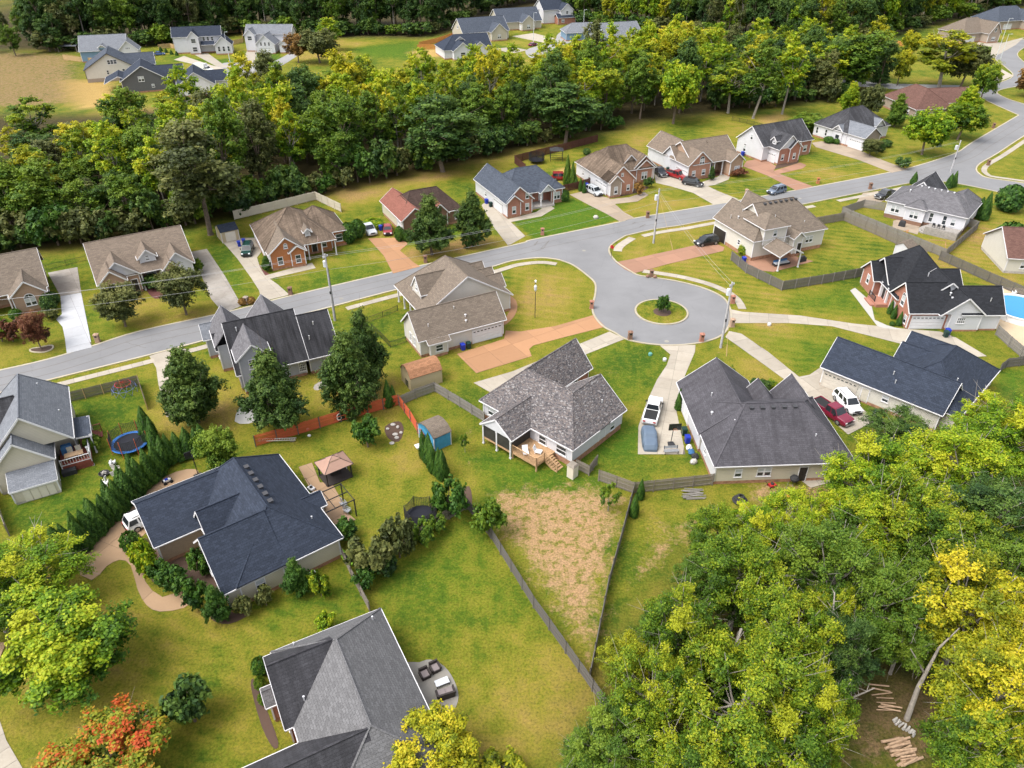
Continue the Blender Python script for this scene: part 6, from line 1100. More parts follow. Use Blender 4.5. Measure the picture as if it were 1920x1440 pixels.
# ================================================================ poles, wires, lamps, signs, mailboxes
plain('pole_wood', (.36,.35,.36), .85, .2, 2); plain('can', (.55,.57,.60), .4, .05, 2, .2); plain('wire', (.30,.30,.31), .5); plain('wire_dark', (.05,.05,.05), .5)
tops = {}
def upole(key, base, topy, ang, label, can=True):
    b = G(*base); h = hpx(base, topy); t = thing('utility_pole', label, 'utility pole', b)
    m = MB(); m.cyl((0,0,-.3),(0,0,h),.19,.12,12); m.build('pole', 'pole_wood', t)
    m = MB(); m.bar((-.55,0,h-.5),(.55,0,h-.5),.1,.12); m.build('crossarm', 'pole_wood', t, (0,0,0), ang)
    for x in (-.45, .45): m = MB(); m.lathe([(.03,0),(.08,.05),(.04,.12),(.07,.18),(0,.24)],8); c, s = math.cos(ang), math.sin(ang); m.build('insulator', 'can', t, (x*c,x*s,h-.44))
    if can:
        m = MB(); m.lathe([(0,0),(.3,.03),(.31,.95),(.26,1.02),(0,1.06)],14); m.build('transformer', 'can', t, (.48*math.cos(ang+1.2),.48*math.sin(ang+1.2),h-2.3))
        m = MB(); m.bar((0,0,h-1.6),(.35*math.cos(ang+1.2),.35*math.sin(ang+1.2),h-1.6),.06); m.build('bracket', 'dark_metal', t)
        m = MB(); m.box((-.12,-.25,h*.42),(.12,-.17,h*.42+.45)); m.build('meter_box', 'dark_metal', t)
        m = MB(); m.tube([(.2,.05,0),(.16,.04,h*.8)],.035,5); m.build('conduit', 'wire_dark', t)
    tops[key] = (b, h, ang)
upole('A', (628,601), 476, R(60), 'utility pole with transformer beside the black streaked roof'); upole('B', (1225,456), 354, R(70), 'utility pole with transformer at the street corner lawn'); upole('C', (1351,652), 529, R(40), 'utility pole with transformer beside the turning circle'); upole('D', (1782,323), 263, R(60), 'utility pole with transformer at the road junction')
def wire(p, q, sag, label, r=.015, mat='wire', group='overhead wires'):
    p = Vector(p); q = Vector(q); N = 14; pts = [p.lerp(q, i/N)-Vector((0,0,4*sag*(i/N)*(1-i/N))) for i in range(N+1)]; m = MB(); m.tube([x-p for x in pts], r, 4); tag(m.build('overhead_wire', mat, None, p), label, 'wire', group)
def top(k, dz, off=0): b, h, a = tops[k]; return (b.x+off*math.cos(a), b.y+off*math.sin(a), h+dz)
lw = G(-120,700); 
for off, dz in ((-.45,-.25),(.45,-.25),(0,-2.6)):
    wire(top('A',dz,off), (lw.x-6+off, lw.y-2, 11+dz), .9, 'thin wire running from the pole by the black streaked roof along the street'); wire(top('A',dz,off), top('B',dz,off), 1.2, 'thin wire strung between the black roof pole and the corner lawn pole'); wire(top('B',dz,off), top('D',dz,off), 1.2, 'thin wire strung between the corner lawn pole and the junction pole')
for off in (-.4, .4): wire(top('B',-.6,off), top('C',-.4,off), .8, 'thin wire strung between the corner lawn pole and the turning circle pole')
for k_, b_ in (('C',(1362,668)),('B',(1262,470))): p = top(k_,-1.2); q = G(*b_); m = MB(); m.tube([(0,0,0), (q.x-p[0], q.y-p[1], -p[2])], .02, 4); m.cyl((q.x-p[0], q.y-p[1], -p[2]), Vector((q.x-p[0], q.y-p[1], -p[2])).lerp(Vector((0,0,0)), .18), .05, .05, 6); tag(m.build('guy_wire', 'wood_tan', None, p), 'slanted guy wire with yellow guard from the '+('turning circle' if k_ == 'C' else 'corner lawn')+' pole', 'wire')
for (x, y, tp, lb) in [(432,120,60,'thin street lamp before the tall white farmhouse'),(484,121,66,'thin street lamp before the farmhouse with dark lower wall'),(1000,80,24,'thin street lamp near the maroon car'),(1094,52,18,'thin street lamp at the far turning circle'),(1868,108,24,'thin street lamp on the curved far road'),(1872,122,64,'short street lamp beside the far sidewalk')]:
    b = G(x,y); h = min(hpx((x,y),tp), 14); t = thing('street_lamp', lb, 'street lamp', b); m = MB(); m.cyl((0,0,0),(0,0,h),.12,.07,8); m.build('pole','can',t); m = MB(); m.bar((0,0,h),(.9,-.3,h+.1),.06); m.box((.7,-.4,h+.02),(1.3,-.2,h+.16)); m.build('lamp_head','can',t)
b = G(1003,596); t = thing('yard_pole', 'slim pole with birdhouse and drooping pennant on the corner lawn', 'pole', b); h = hpx((1003,596),528)
m = MB(); m.cyl((0,0,0),(0,0,h),.06,.045,8); m.build('pole','dark_metal',t); m = MB(); m.lathe([(.05,-1.9),(.22,-1.6),(.24,-1.0),(.05,-.7)],8); m.build('pennant','can',t,(0,0,h+.2)); m = MB(); m.box((-.12,-.12,h-.1),(.12,.12,h+.15)); m.lathe([(.2,h+.15),(0,h+.35)],4); m.build('birdhouse','paint_white',t)
def mailbox(x, y, mat, label, kind='brick'):
    b = G(x,y); t = thing('mailbox', label, 'mailbox', b, rt.uniform(-.2,.2))
    m = MB(); m.box((-.3,-.3,0),(.3,.3,1.25)); m.box((-.35,-.35,0),(.35,.35,.12)); m.build('pillar', mat, t)
    m = MB(); m.box((-.36,-.36,1.25),(.36,.36,1.33)); m.lathe([(.44,1.33),(.0,1.52)],4); m.build('cap', 'kerb' if kind != 'brick' else mat, t)
    m = MB(); m.box((-.14,-.34,.9),(.14,-.3,1.14)); m.build('mail_door','dark_metal',t)
for a in [(545,552,'brown_brick','brown brick mailbox by the drive of the orange brick house'),(798,492,'brown_brick','brown brick mailbox by the orange aggregate drive'),(1017,440,'red_brick','red brick mailbox at the bright green lawn corner'),(1214,408,'brown_brick','brown brick mailbox by the silver suv drive'),(1109,578,'red_brick','red brick mailbox on the corner lawn kerb'),(1181,636,'brown_brick','brown brick mailbox beside the speckled roof house drive'),(1315,640,'red_brick','red brick mailbox by the pickup drive entrance'),(1373,568,'red_brick','red brick mailbox beside the turning circle sidewalk'),(1372,612,'tan_brick','tan stone mailbox between the two long drives'),(1221,519,'brown_brick','brown brick mailbox with round stones beside the turning circle'),(1399,366,'tan_brick','tan mailbox beside the parked blue grey suv'),(1533,344,'orange_brick','orange brick mailbox by the red aggregate drive'),(1631,354,'brown_brick','brown mailbox across from the striped lawns'),(184,641,'tan_brick','tan stone mailbox beside the white drive'),(463,570,'stone','stone mailbox among rust coloured shrubs'),(1862,240,'brown_brick','brown brick mailbox on the corner by the green trees'),(1852,310,'brown_brick','small brown mailbox on the junction corner')]: mailbox(*a)
for (x,y) in ((1214,520),(1228,521)): m = MB(); m.lathe([(0,0),(.3,.1),(.34,.3),(.2,.48),(0,.55)],10); b = G(x,y); tag(m.build('boulder','brown_brick',None,b),'round brown stone beside the brick mailbox on the turning circle','boulder','stones beside the turning circle mailbox')
for (x,y) in ((456,571),(472,569)): b = G(x,y); tree('ball0','leaf_rust',b,.9,'rust_shrub','rust coloured ball shrub beside the stone mailbox','shrub','rust shrubs by the stone mailbox')
b = G(1146,483); t = thing('stop_sign','red octagonal stop sign at the corner of the turning circle street','sign',b,R(150)); m = MB(); m.box((-.03,-.03,0),(.03,.03,2.4)); m.build('post','dark_metal',t)
plain('sign_red',(.42,.02,.02),.4,.03); m = MB(); O8 = [(.38*math.cos(math.pi/8+i*math.pi/4), .38*math.sin(math.pi/8+i*math.pi/4)) for i in range(8)]
m.poly([(x,-.05,2.1+z) for x,z in O8]); m.poly([(x,-.035,2.1+z) for x,z in O8[::-1]])
for i in range(8): a,c = O8[i],O8[(i+1)%8]; m.poly([(c[0],-.05,2.1+c[1]),(a[0],-.05,2.1+a[1]),(a[0],-.035,2.1+a[1]),(c[0],-.035,2.1+c[1])])
pl = m.build('plate','sign_red',t); m = MB()
def stroke(m, segs, ox, oz, s):
    for (x0,z0,x1,z1) in segs: m.bar((ox+x0*s,-.056,oz+z0*s),(ox+x1*s,-.056,oz+z1*s),.008,.035)
LET = {'S':[(1,2,0,2),(0,2,0,1),(0,1,1,1),(1,1,1,0),(1,0,0,0)],'T':[(0,2,1,2),(.5,2,.5,0)],'O':[(0,0,1,0),(1,0,1,2),(1,2,0,2),(0,2,0,0)],'P':[(0,0,0,2),(0,2,1,2),(1,2,1,1),(1,1,0,1)]}
for i,ch in enumerate('STOP'): stroke(m, LET[ch], -.27+i*.145, 2.0, .1)
m.build('lettering','paint_white',pl)
# ================================================================ vehicles
def paint(name, c, rough=.25):
    m, nt, b = nodes(name); b.inputs['Base Color'].default_value = (*c,1); b.inputs['Roughness'].default_value = rough; b.inputs['Coat Weight'].default_value = .5; b.inputs['Specular IOR Level'].default_value = .5
for n_, c_ in (('car_white',(.70,.70,.71)),('car_black',(.012,.012,.014)),('car_red',(.22,.012,.014)),('car_maroon',(.16,.010,.030)),('car_silver',(.42,.44,.46)),('car_green',(.012,.045,.040)),('car_bluegrey',(.12,.15,.20)),('car_blue',(.04,.09,.25)),('car_dark',(.03,.032,.038)),('car_cover',(.085,.12,.17)),('car_brightred',(.45,.01,.015))): paint(n_, c_)
M['car_cover'].node_tree.nodes['Principled BSDF'].inputs['Roughness'].default_value = .7; M['car_cover'].node_tree.nodes['Principled BSDF'].inputs['Coat Weight'].default_value = 0
plain('tyre',(.018,.018,.019),.9); plain('rim',(.38,.39,.40),.35,.05,3,.7); plain('car_glass',(.016,.02,.024),.05,.1,1,0,.6); plain('lamp_red',(.35,.01,.01),.2); plain('lamp_clear',(.7,.72,.75),.1); plain('bed_black',(.02,.02,.021),.8)
def loft(mb, secs, m=0, sm=False, cap=True):
    for A, B in zip(secs, secs[1:]):
        n = len(A)
        for i in range(n): j = (i+1) % n; mb.poly([A[i],A[j],B[j],B[i]], m, sm)
    if cap: mb.poly(secs[0][::-1], m); mb.poly(secs[-1], m)
def sec(x, w, z0, z1, r=.12, tw=None):
    """rounded cross-section at x; tw = half width at the top"""
    tw = tw or w*.94
    return [(x,-w+.04,z0),(x,w-.04,z0),(x,w,z0+r),(x,w,(z0+z1)*.52),(x,tw+.0,z1-r*.6),(x,tw-r,z1),(x,-tw+r,z1),(x,-tw,z1-r*.6),(x,-w,(z0+z1)*.52),(x,-w,z0+r)]
CARS = {}
def car(kind, colr, a, b, label, name):
    """a, b: tail and nose on the ground"""
    A, B = G(*a), G(*b); d = B-A; ang = math.atan2(d.y, d.x); c = (A+B)/2
    t = thing(name, label, 'van' if kind == 'van' else 'pickup' if kind == 'pickup' else 'car', c, ang)
    L, Wd, H_ = {'pickup': (5.8,1.0,1.88), 'suv': (4.8,.96,1.76), 'sedan': (4.6,.92,1.46), 'van': (7.2,1.12,3.0), 'jeep': (4.2,.93,1.85)}[kind]; hl = L/2
    key = (kind,)
    if key not in CARS:
        P = {}
        bd = MB(); zb = .95 if kind in ('pickup','suv','jeep') else .82; z0 = .32 if kind != 'sedan' else .24
        if kind == 'pickup': S_ = [sec(-hl,Wd*.95,z0+.15,zb+.05),sec(-hl+.1,Wd,z0,zb+.1),sec(-.4,Wd,z0,zb+.1),sec(.9,Wd,z0,zb+.12),sec(1.5,Wd,z0,zb+.16),sec(hl-.35,Wd*.97,z0,zb+.1),sec(hl-.05,Wd*.9,z0+.08,zb-.05),sec(hl,Wd*.82,z0+.15,zb-.2)]
        elif kind == 'van': S_ = [sec(1.2,Wd*.9,.4,1.5),sec(2.0,Wd*.95,.4,1.45),sec(hl-.3,Wd*.9,.4,1.3),sec(hl,Wd*.8,.5,1.1)]
        else: S_ = [sec(-hl,Wd*.86,z0+.15,zb-.05),sec(-hl+.15,Wd*.97,z0,zb+.06),sec(-1.2,Wd,z0,zb+.06),sec(.6,Wd,z0,zb+.05),sec(1.2,Wd,z0,zb+.03),sec(hl-.4,Wd*.94,z0,zb-.06),sec(hl-.08,Wd*.84,z0+.06,zb-.2),sec(hl,Wd*.72,z0+.12,zb-.35)]
        loft(bd, S_, 0, True); P['body'] = bd.mesh('body','car_white')
        # cabin: base rectangle to narrower roof
        x0,x1,x2,x3 = {'pickup': (-.55,-.42,.85,1.55), 'suv': (-hl+.12,-hl+.45,.5,1.35), 'sedan': (-hl+.6,-hl+1.25,.35,1.15), 'van': (1.1,1.15,1.7,2.35), 'jeep': (-hl+.1,-hl+.2,.45,.8)}[kind]; zc = zb+.06 if kind != 'van' else 1.4; zr = H_ if kind != 'van' else 2.2; wb = Wd*.95; wr = Wd*.76
        cb = MB(); bs = [(x0,-wb,zc),(x3,-wb,zc),(x3,wb,zc),(x0,wb,zc)]; ts = [(x1,-wr,zr-.05),(x2,-wr,zr-.05),(x2,wr,zr-.05),(x1,wr,zr-.05)]; tt = [(x1+.12,-wr+.12,zr),(x2-.12,-wr+.12,zr),(x2-.12,wr-.12,zr),(x1+.12,wr-.12,zr)]
        loft(cb, [bs,ts,tt], 0, False); P['cabin'] = cb.mesh('cabin','car_white')
        def quad(p0,p1,q1,q0,ins,nm,off):
            p0,p1,q1,q0 = map(Vector,(p0,p1,q1,q0)); n = (p1-p0).cross(q0-p0).normalized()*off; u = lambda s,t_: p0.lerp(p1,s).lerp(q0.lerp(q1,s),t_)+n
            g = MB(); g.poly([u(ins,.1),u(1-ins,.1),u(1-ins,.93),u(ins,.93)]); return g.mesh(nm,'car_glass')
        P['windscreen'] = quad(bs[1],bs[2],ts[2],ts[1],.05,'windscreen',.012); P['rear_window'] = quad(bs[3],bs[0],ts[0],ts[3],.06,'rear_window',.012)
        def sidew(sg):
            out = []; e0,e1,f0,f1 = (bs[0],bs[1],ts[0],ts[1]) if sg < 0 else (bs[3],bs[2],ts[3],ts[2]); nn = 3 if kind == 'suv' else 2 if kind != 'van' else 1
            for i in range(nn):
                s0,s1 = i/nn+.03,(i+1)/nn-.03; e0_,e1_,f0_,f1_ = map(Vector,(e0,e1,f0,f1)); u = lambda s,t_: e0_.lerp(e1_,s).lerp(f0_.lerp(f1_,s),t_)+Vector((0,sg*.014,.004)); g = MB(); q = [u(s0,.1),u(s1,.1),u(s1,.9),u(s0,.9)]; g.poly(q if sg < 0 else q[::-1]); out.append(g.mesh('side_window','car_glass'))
            return out
        P['sides'] = sidew(-1)+sidew(1)
        w_ = MB(); w_.cyl((0,-.12,0),(0,.12,0),.38,.38,16); P['tyre'] = w_.mesh('wheel','tyre'); w_ = MB(); w_.cyl((0,-.125,0),(0,.125,0),.24,.24,12); 
        for k in range(5): q = 2*math.pi*k/5; w_.bar((0,-.132,0),(.22*math.cos(q),-.132,.22*math.sin(q)),.02,.05); w_.bar((0,.132,0),(.22*math.cos(q),.132,.22*math.sin(q)),.02,.05)
        P['rim'] = w_.mesh('rim','rim')
        for nm, x, mt in (('headlight',hl-.1,'lamp_clear'),('taillight',-hl+.03,'lamp_red')):
            g = MB(); g.box((x-.09,-.16,-.1),(x+.1,.16,.08)); P[nm] = g.mesh(nm,mt)
        g = MB(); g.box((hl-.08,-Wd*.7,.36),(hl+.06,Wd*.7,.56)); P['bumper_front'] = g.mesh('bumper','bed_black' if kind != 'pickup' else 'rim'); g = MB(); g.box((-hl-.07,-Wd*.8,.38),(-hl+.1,Wd*.8,.58)); P['bumper_rear'] = g.mesh('bumper','bed_black' if kind != 'pickup' else 'rim')
        g = MB(); g.box((hl-.05,-Wd*.42,.62),(hl+.02,Wd*.42,.86)); P['grille'] = g.mesh('grille','bed_black')
        g = MB(); g.box((.95,-.09,zc+.1),(1.12,.09,zc+.28)); P['mirror'] = g.mesh('mirror','bed_black')
        if kind == 'pickup': g = MB(); g.box((-hl+.14,-Wd*.82,zb+.03),(-.62,Wd*.82,zb+.112)); P['bed'] = g.mesh('truck_bed','bed_black'); g = MB(); [g.bar((-hl+.1,s*Wd*.89,zb+.14),(-.6,s*Wd*.89,zb+.14),.16,.09) for s in (-1,1)]; g.bar((-hl+.07,-Wd*.9,zb+.12),(-hl+.07,Wd*.9,zb+.12),.1,.12); P['rail'] = g.mesh('bed_rail','car_white')
        if kind == 'van': g = MB(); g.box((-hl,-Wd,.6),(1.05,Wd,H_)); P['box'] = g.mesh('cargo_box','car_white')
        if kind == 'suv': g = MB(); [g.bar((-1.6,s*Wd*.62,H_+.05),(.3,s*Wd*.62,H_+.05),.05,.06) for s in (-1,1)]; P['rack'] = g.mesh('roof_rack','bed_black')
        P['wx'] = (-hl*.62, hl*.62); P['zb'] = zb
        CARS[key] = P
    P = CARS[key]
    def pt(me, par=t, recol=False, loc=(0,0,0)):
        o = link(me.name.split('.')[0], me, par, loc)
        if recol: o.material_slots[0].link = 'OBJECT'; o.material_slots[0].material = M[colr]
        return o
    bo = pt(P['body'], recol=True); ca_ = pt(P['cabin'], recol=True)
    for k in ('windscreen','rear_window'): pt(P[k], ca_)
    for s in P['sides']: pt(s, ca_)
    for sx in P['wx']:
        for sy in (-1,1): w_ = pt(P['tyre'], t, loc=(sx, sy*(Wd-.1), .38)); pt(P['rim'], w_)
    for nm in ('headlight','taillight'):
        for s in (-1,1): pt(P[nm], bo, loc=(0, s*Wd*.66, P['zb']-.16 if kind != 'van' else .95))
    if kind != 'van': pt(P['bumper_front'], bo); pt(P['bumper_rear'], bo); pt(P['grille'], bo)
    for s in (-1,1): pt(P['mirror'], ca_, loc=(0 if kind == 'pickup' else -.15, s*(Wd+.08), 0))
    if 'bed' in P: pt(P['bed'], bo); pt(P['rail'], bo, True)
    if 'box' in P: pt(P['box'], t, True)
    if 'rack' in P: pt(P['rack'], ca_)
    return t
car('pickup','car_white',(1217,797),(1229,756),'white crew cab pickup on the concrete drive before the covered car','pickup_truck')
car('suv','car_white',(1572,745),(1603,778),'white suv parked by the garage of the long white house','suv'); car('pickup','car_maroon',(1532,762),(1585,797),'dark red pickup parked beside the white suv','pickup_truck'); car('suv','car_black',(1343,455),(1305,461),'black suv before the open garage','suv'); car('suv','car_white',(262,985),(297,968),'white suv half under the navy garage roof','suv')
car('pickup','car_silver',(680,423),(703,447),'silver and grey pickup on the orange aggregate drive','pickup_truck'); car('sedan','car_red',(727,424),(728,447),'small dark red car beside the silver pickup','car'); car('suv','car_green',(469,462),(461,486),'dark green suv beside the orange brick house','suv'); car('suv','car_silver',(1101,357),(1127,370),'silver suv before the white garage of the pink brick house','suv'); car('jeep','car_red',(1041,337),(1062,337),'small red off-roader on the lawn by the dark red fence','car'); car('pickup','car_dark',(1225,320),(1245,334),'dark pickup next to the red pickup on the drive','pickup_truck'); car('pickup','car_red',(1252,328),(1284,338),'red pickup before the garage of the taupe gabled house','pickup_truck'); car('suv','car_black',(1285,345),(1312,350),'black suv at the bend of the concrete drive','suv'); car('suv','car_bluegrey',(1470,358),(1440,366),'blue grey suv parked along the street kerb','suv'); car('pickup','car_dark',(1672,366),(1646,374),'black pickup beside the grey hip roofed house','pickup_truck'); car('van','car_white',(362,134),(405,137),'white box truck parked by the unfinished house','box_truck'); car('sedan','car_blue',(290,104),(308,103),'blue car beside the blue craftsman house','car'); car('pickup','car_brightred',(1832,78),(1860,78),'bright red pickup before the beige stone house','pickup_truck'); car('sedan','car_maroon',(990,88),(1008,84),'maroon car on the far street by the street lamp','car'); car('sedan','car_dark',(1818,90),(1832,91),'dark car on the far green verge','car')
# covered car
b = G(1217,826); t = thing('covered_car','car under a blue grey cover behind the white pickup','car',b,R(86)); mb = MB(); rr = random.Random(3); S_ = []
for i in range(15):
    x = -2.3+i*4.6/14; u = i/14; top_ = [.45,.86,.92,.93,.95,1.05,1.35,1.42,1.42,1.38,1.05,.98,.95,.88,.45][i]; hw = .93*(1-.25*abs(2*u-1)**5)
    if i in (0,14): top_ = .4
    S_.append([(x,(-hw if j < 4 else hw)*(1 if j in (0,7) else 1.0)*(1.03 if j in (0,7) else .98 if j in (1,6) else .82 if j in (2,5) else .55)+rr.uniform(-.025,.025), [.06,.62*top_+.1,top_*.92,top_,top_,top_*.92,.62*top_+.1,.06][j]+rr.uniform(-.03,.03)*(0 if j in (0,7) else 1)) for j in range(8)])
for A_, B_ in zip(S_, S_[1:]):
    for j in range(7): mb.poly([A_[j],A_[j+1],B_[j+1],B_[j]][::-1],0,True)
mb.poly(S_[0]); mb.poly(S_[-1][::-1]); mb.build('car_cover','car_cover',t)
for sx in (-1.4,1.4):
    for sy in (-.8,.8): m = MB(); m.cyl((sx,sy-.1,.33),(sx,sy+.1,.33),.33,.33,12); m.build('wheel','tyre',t)
# ================================================================ sheds, yard things
plain('blue_paint',(.055,.27,.46),.5,.12,2); plain('canopy_tan',(.30,.185,.14),.8,.08,1); plain('tramp_blue',(.03,.14,.42),.5); plain('tramp_mat',(.010,.011,.018),.7); plain('net',(.02,.02,.02),.8); plain('bin_blue',(.015,.035,.33),.4,.1); plain('bin_green',(.010,.035,.030),.4,.1); plain('plastic_white',(.66,.66,.67),.4); plain('wicker',(.035,.028,.026),.7,.2,6); plain('cushion',(.20,.17,.17),.9); plain('stone_grey',(.38,.36,.33),.9,.2,3); plain('log',(.38,.26,.17),.9,.25,3); plain('kayak',(.28,.55,.03),.35,.05); plain('orange',(.60,.20,.03),.5); plain('rubber',(.03,.03,.032),.8); plain('pool_rim',(.70,.70,.70),.4,.04); plain('table_wood',(.42,.28,.17),.7,.15,4); plain('umbrella_blue',(.04,.12,.26),.7); plain('pipe_red',(.40,.03,.03),.4); plain('pipe_blue',(.10,.13,.28),.4); plain('yellow',(.55,.36,.03),.5)
def L(o, lb, cat, g=None): return tag(o, lb, cat, g)
# barn shed with orange shingles
def shed(a, bpt, w, eave, ridge, wm, rmat, label, door=None, barn=False, trim='trim', axis_long=True):
    A, B = G(*a), G(*bpt); ang = math.atan2((B-A).y, (B-A).x); ln = (B-A).length
    t = thing('shed', label, 'shed', A, ang); o = .12
    m = MB(); m.box((0,0,0),(ln,w,eave)); m.poly([(0,0,eave),(0,w,eave),(0,w/2,ridge)][::-1]); m.poly([(ln,0,eave),(ln,w,eave),(ln,w/2,ridge)])
    if barn: m.poly([(0,.02,eave),(0,w*.2,eave+(ridge-eave)*.72),(0,w/2,ridge-.02),(0,w*.8,eave+(ridge-eave)*.72),(0,w-.02,eave)]); m.poly([(ln,.02,eave),(ln,w*.2,eave+(ridge-eave)*.72),(ln,w/2,ridge-.02),(ln,w*.8,eave+(ridge-eave)*.72),(ln,w-.02,eave)][::-1])
    m.build('wall', wm, t); r = MB()
    prof = [(-o,eave-.05),(w*.2,eave+(ridge-eave)*.74),(w/2,ridge+.03),(w*.8,eave+(ridge-eave)*.74),(w+o,eave-.05)] if barn else [(-o,eave-.06),(w/2,ridge+.03),(w+o,eave-.06)]
    for (y0,z0),(y1,z1) in zip(prof, prof[1:]): slab(r, [(-o,y0,z0+.06),(ln+o,y0,z0+.06),(ln+o,y1,z1+.06),(-o,y1,z1+.06)] , .09)
    r.build('roof', rmat, t)
    c = MB()
    for x in (0,ln):
        for y in (0,w): c.box((x-.05,y-.05,0),(x+.05,y+.05,eave))
    c.build('corner_board', trim, t)
    for side, x0, wd, hh, mt in (door or []):
        d_ = MB()
        if side == 'f': d_.box((x0,-.04,.1),(x0+wd,0,hh)); d_.box((x0-.06,-.05,.1),(x0,0,hh+.06)); d_.box((x0+wd,-.05,.1),(x0+wd+.06,0,hh+.06))
        elif side == 'r': d_.box((ln,x0,.1),(ln+.04,x0+wd,hh))
        else: d_.box((-.04,x0,.1),(0,x0+wd,hh))
        d_.build('shed_door', mt, t)
    return t
shed((772,735),(829,717), 3.2, 2.2, 3.3, 'tan_siding','sh_orange','tan barn shed with orange shingle roof beside the aggregate drive',[('l',1.0,.9,1.2,'glass')],True,'tan_siding')
shed((815,847),(846,833), 3.6, 2.1, 2.9, 'blue_paint','sh_tan','bright blue shed with grey brown roof behind the red fence',[('f',.35,1.2,1.9,'blue_paint')],True)
shed((418,456),(450,449), 3.6, 2.2, 3.0, 'tan_siding','sh_navy','cream shed with dark roof at the end of the concrete drive',[('f',.8,1.8,1.9,'cream_trim')])
shed((1697,488),(1712,480), 2.4, 2.2, 3.0, 'white_siding','sh_tan','small white playhouse behind the brick house')
for (x,y,s,lb) in [(128,96,5,'open carport roof on posts beside the brown field')]:
    b = G(x,y); t = thing('carport',lb,'carport',b); r = MB(); slab(r,[(-3,-2.5,2.4),(5,-2.5,2.4),(5,2.5,3.4),(-3,2.5,3.4)],.15); r.build('roof','sh_slate',t); posts(t,[(-2.7,-2.2),(4.7,-2.2),(-2.7,2.2),(4.7,2.2)],0,2.4,.2,'wood_mid')
# gazebo
b = G(630,893); t = thing('gazebo','tan two tier canopy gazebo on a dark deck','gazebo',b,R(36)); t.scale = (.86,.86,.9)
m = MB(); m.box((-1.9,-1.5,0),(1.9,1.5,.12)); m.build('deck','wicker',t)
for x in (-1.75,1.75):
    for y in (-1.35,1.35): m = MB(); m.box((x-.08,y-.08,.12),(x+.08,y+.08,2.3)); m.build('post','dark_metal',t)
m = MB(); e = [(-2.1,-1.7),(2.1,-1.7),(2.1,1.7),(-2.1,1.7)]; i_ = [(-.75,-.55),(.75,-.55),(.75,.55),(-.75,.55)]
for k in range(4): a,c = e[k],e[(k+1)%4]; d,f = i_[(k+1)%4],i_[k]; m.poly([(*a,2.25),(*c,2.25),(*d,3.05),(*f,3.05)])
m.build('canopy','canopy_tan',t); m = MB(); i2 = [(x*1.12,y*1.12) for x,y in i_]
for k in range(4): m.poly([(*i2[k],3.12),(*i2[(k+1)%4],3.12),(0.0 if k%2 else 0,0,3.55)])
m.build('vent_canopy','canopy_tan',t); m = MB()
for k in range(4): m.bar((*e[k],2.27),(*i_[k],3.07),.05); m.bar((*i2[k],3.13),(0,0,3.56),.04)
for k in range(4): m.bar((*e[k],2.24),(*e[(k+1)%4],2.24),.05)
m.build('frame','dark_metal',t); m = MB(); m.box((1.78,.3,.2),(1.82,1.25,2.1)); m.build('curtain','plastic_white',t); m = MB(); m.box((-.6,.3,.12),(.9,1.1,.55)); m.build('bench','wicker',t)
# pergola
b = G(622,968); t = thing('pergola','dark metal pergola frame over the tan patio','pergola',b,R(37)); 
for x in (-2.2,2.2):
    for y in (-1.6,1.6): m = MB(); m.box((x-.06,y-.06,0),(x+.06,y+.06,2.4)); m.build('post','dark_metal',t)
for y in (-1.6,0,1.6): m = MB(); m.bar((-2.3,y,2.4),(2.3,y,2.4),.07,.1); m.build('beam','dark_metal',t)
for x in (-2.2,0,2.2): m = MB(); m.bar((x,-1.7,2.46),(x,1.7,2.46),.06,.08); m.build('crossbeam','dark_metal',t)
def chair(x, y, mat, label, rz=0, s=1.0, group=None, cat='chair', cush=None):
    b = G(x,y); t = thing('garden_chair', label, cat, b, rz, group); t.scale = (s,)*3
    m = MB(); m.box((-.3,-.3,.38),(.3,.3,.45)); m.build('seat', cush or mat, t); m = MB(); m.bar((0,.3,.42),(0,.48,1.0),.58,.06); m.build('backrest', mat, t)
    for sx in (-.27,.27):
        for sy in (-.27,.27): m = MB(); m.bar((sx,sy,0),(sx,sy,.4),.05); m.build('leg', mat, t)
        m = MB(); m.bar((sx*1.1,-.28,.62),(sx*1.1,.38,.62),.06,.04); m.bar((sx*1.1,-.25,.42),(sx*1.1,-.25,.62),.04); m.build('armrest', mat, t)
def armchair(x, y, label, rz, w=.8, cat='armchair', name='wicker_armchair'):
    b = G(x,y); t = thing(name, label, cat, b, rz); h = w/2
    m = MB(); m.box((-h,-.42,.05),(h,.42,.36)); m.build('base','wicker',t); m = MB(); m.box((-h,.3,.36),(h,.46,.82)); m.build('backrest','wicker',t)
    for s in (-1,1): m = MB(); m.box((s*h-.08,-.42,.36),(s*h+.08,.3,.62)); m.build('armrest','wicker',t)
    n = 1 if w < 1 else 2
    for k in range(n): x0 = -h+.1+k*(w-.2)/n; m = MB(); m.box((x0+.01,-.4,.365),(x0+(w-.2)/n-.01,.28,.5)); m.build('cushion','cushion',t)
armchair(797,1268,'dark wicker armchair on the rounded patio, nearer the grey roof',R(30)); armchair(816,1256,'dark wicker armchair on the rounded patio, farther from the grey roof',R(30)); armchair(836,1304,'dark wicker loveseat on the rounded patio',R(200),1.5,'sofa','wicker_loveseat')
b = G(829,1283); t = thing('patio_table','low glass topped table on the rounded patio','table',b,R(25)); m = MB(); m.box((-.6,-.32,.38),(.6,.32,.42)); m.build('table_top','can',t)
for sx in (-.55,.55):
    for sy in (-.28,.28): m = MB(); m.box((sx-.03,sy-.03,0),(sx+.03,sy+.03,.38)); m.build('leg','wicker',t)
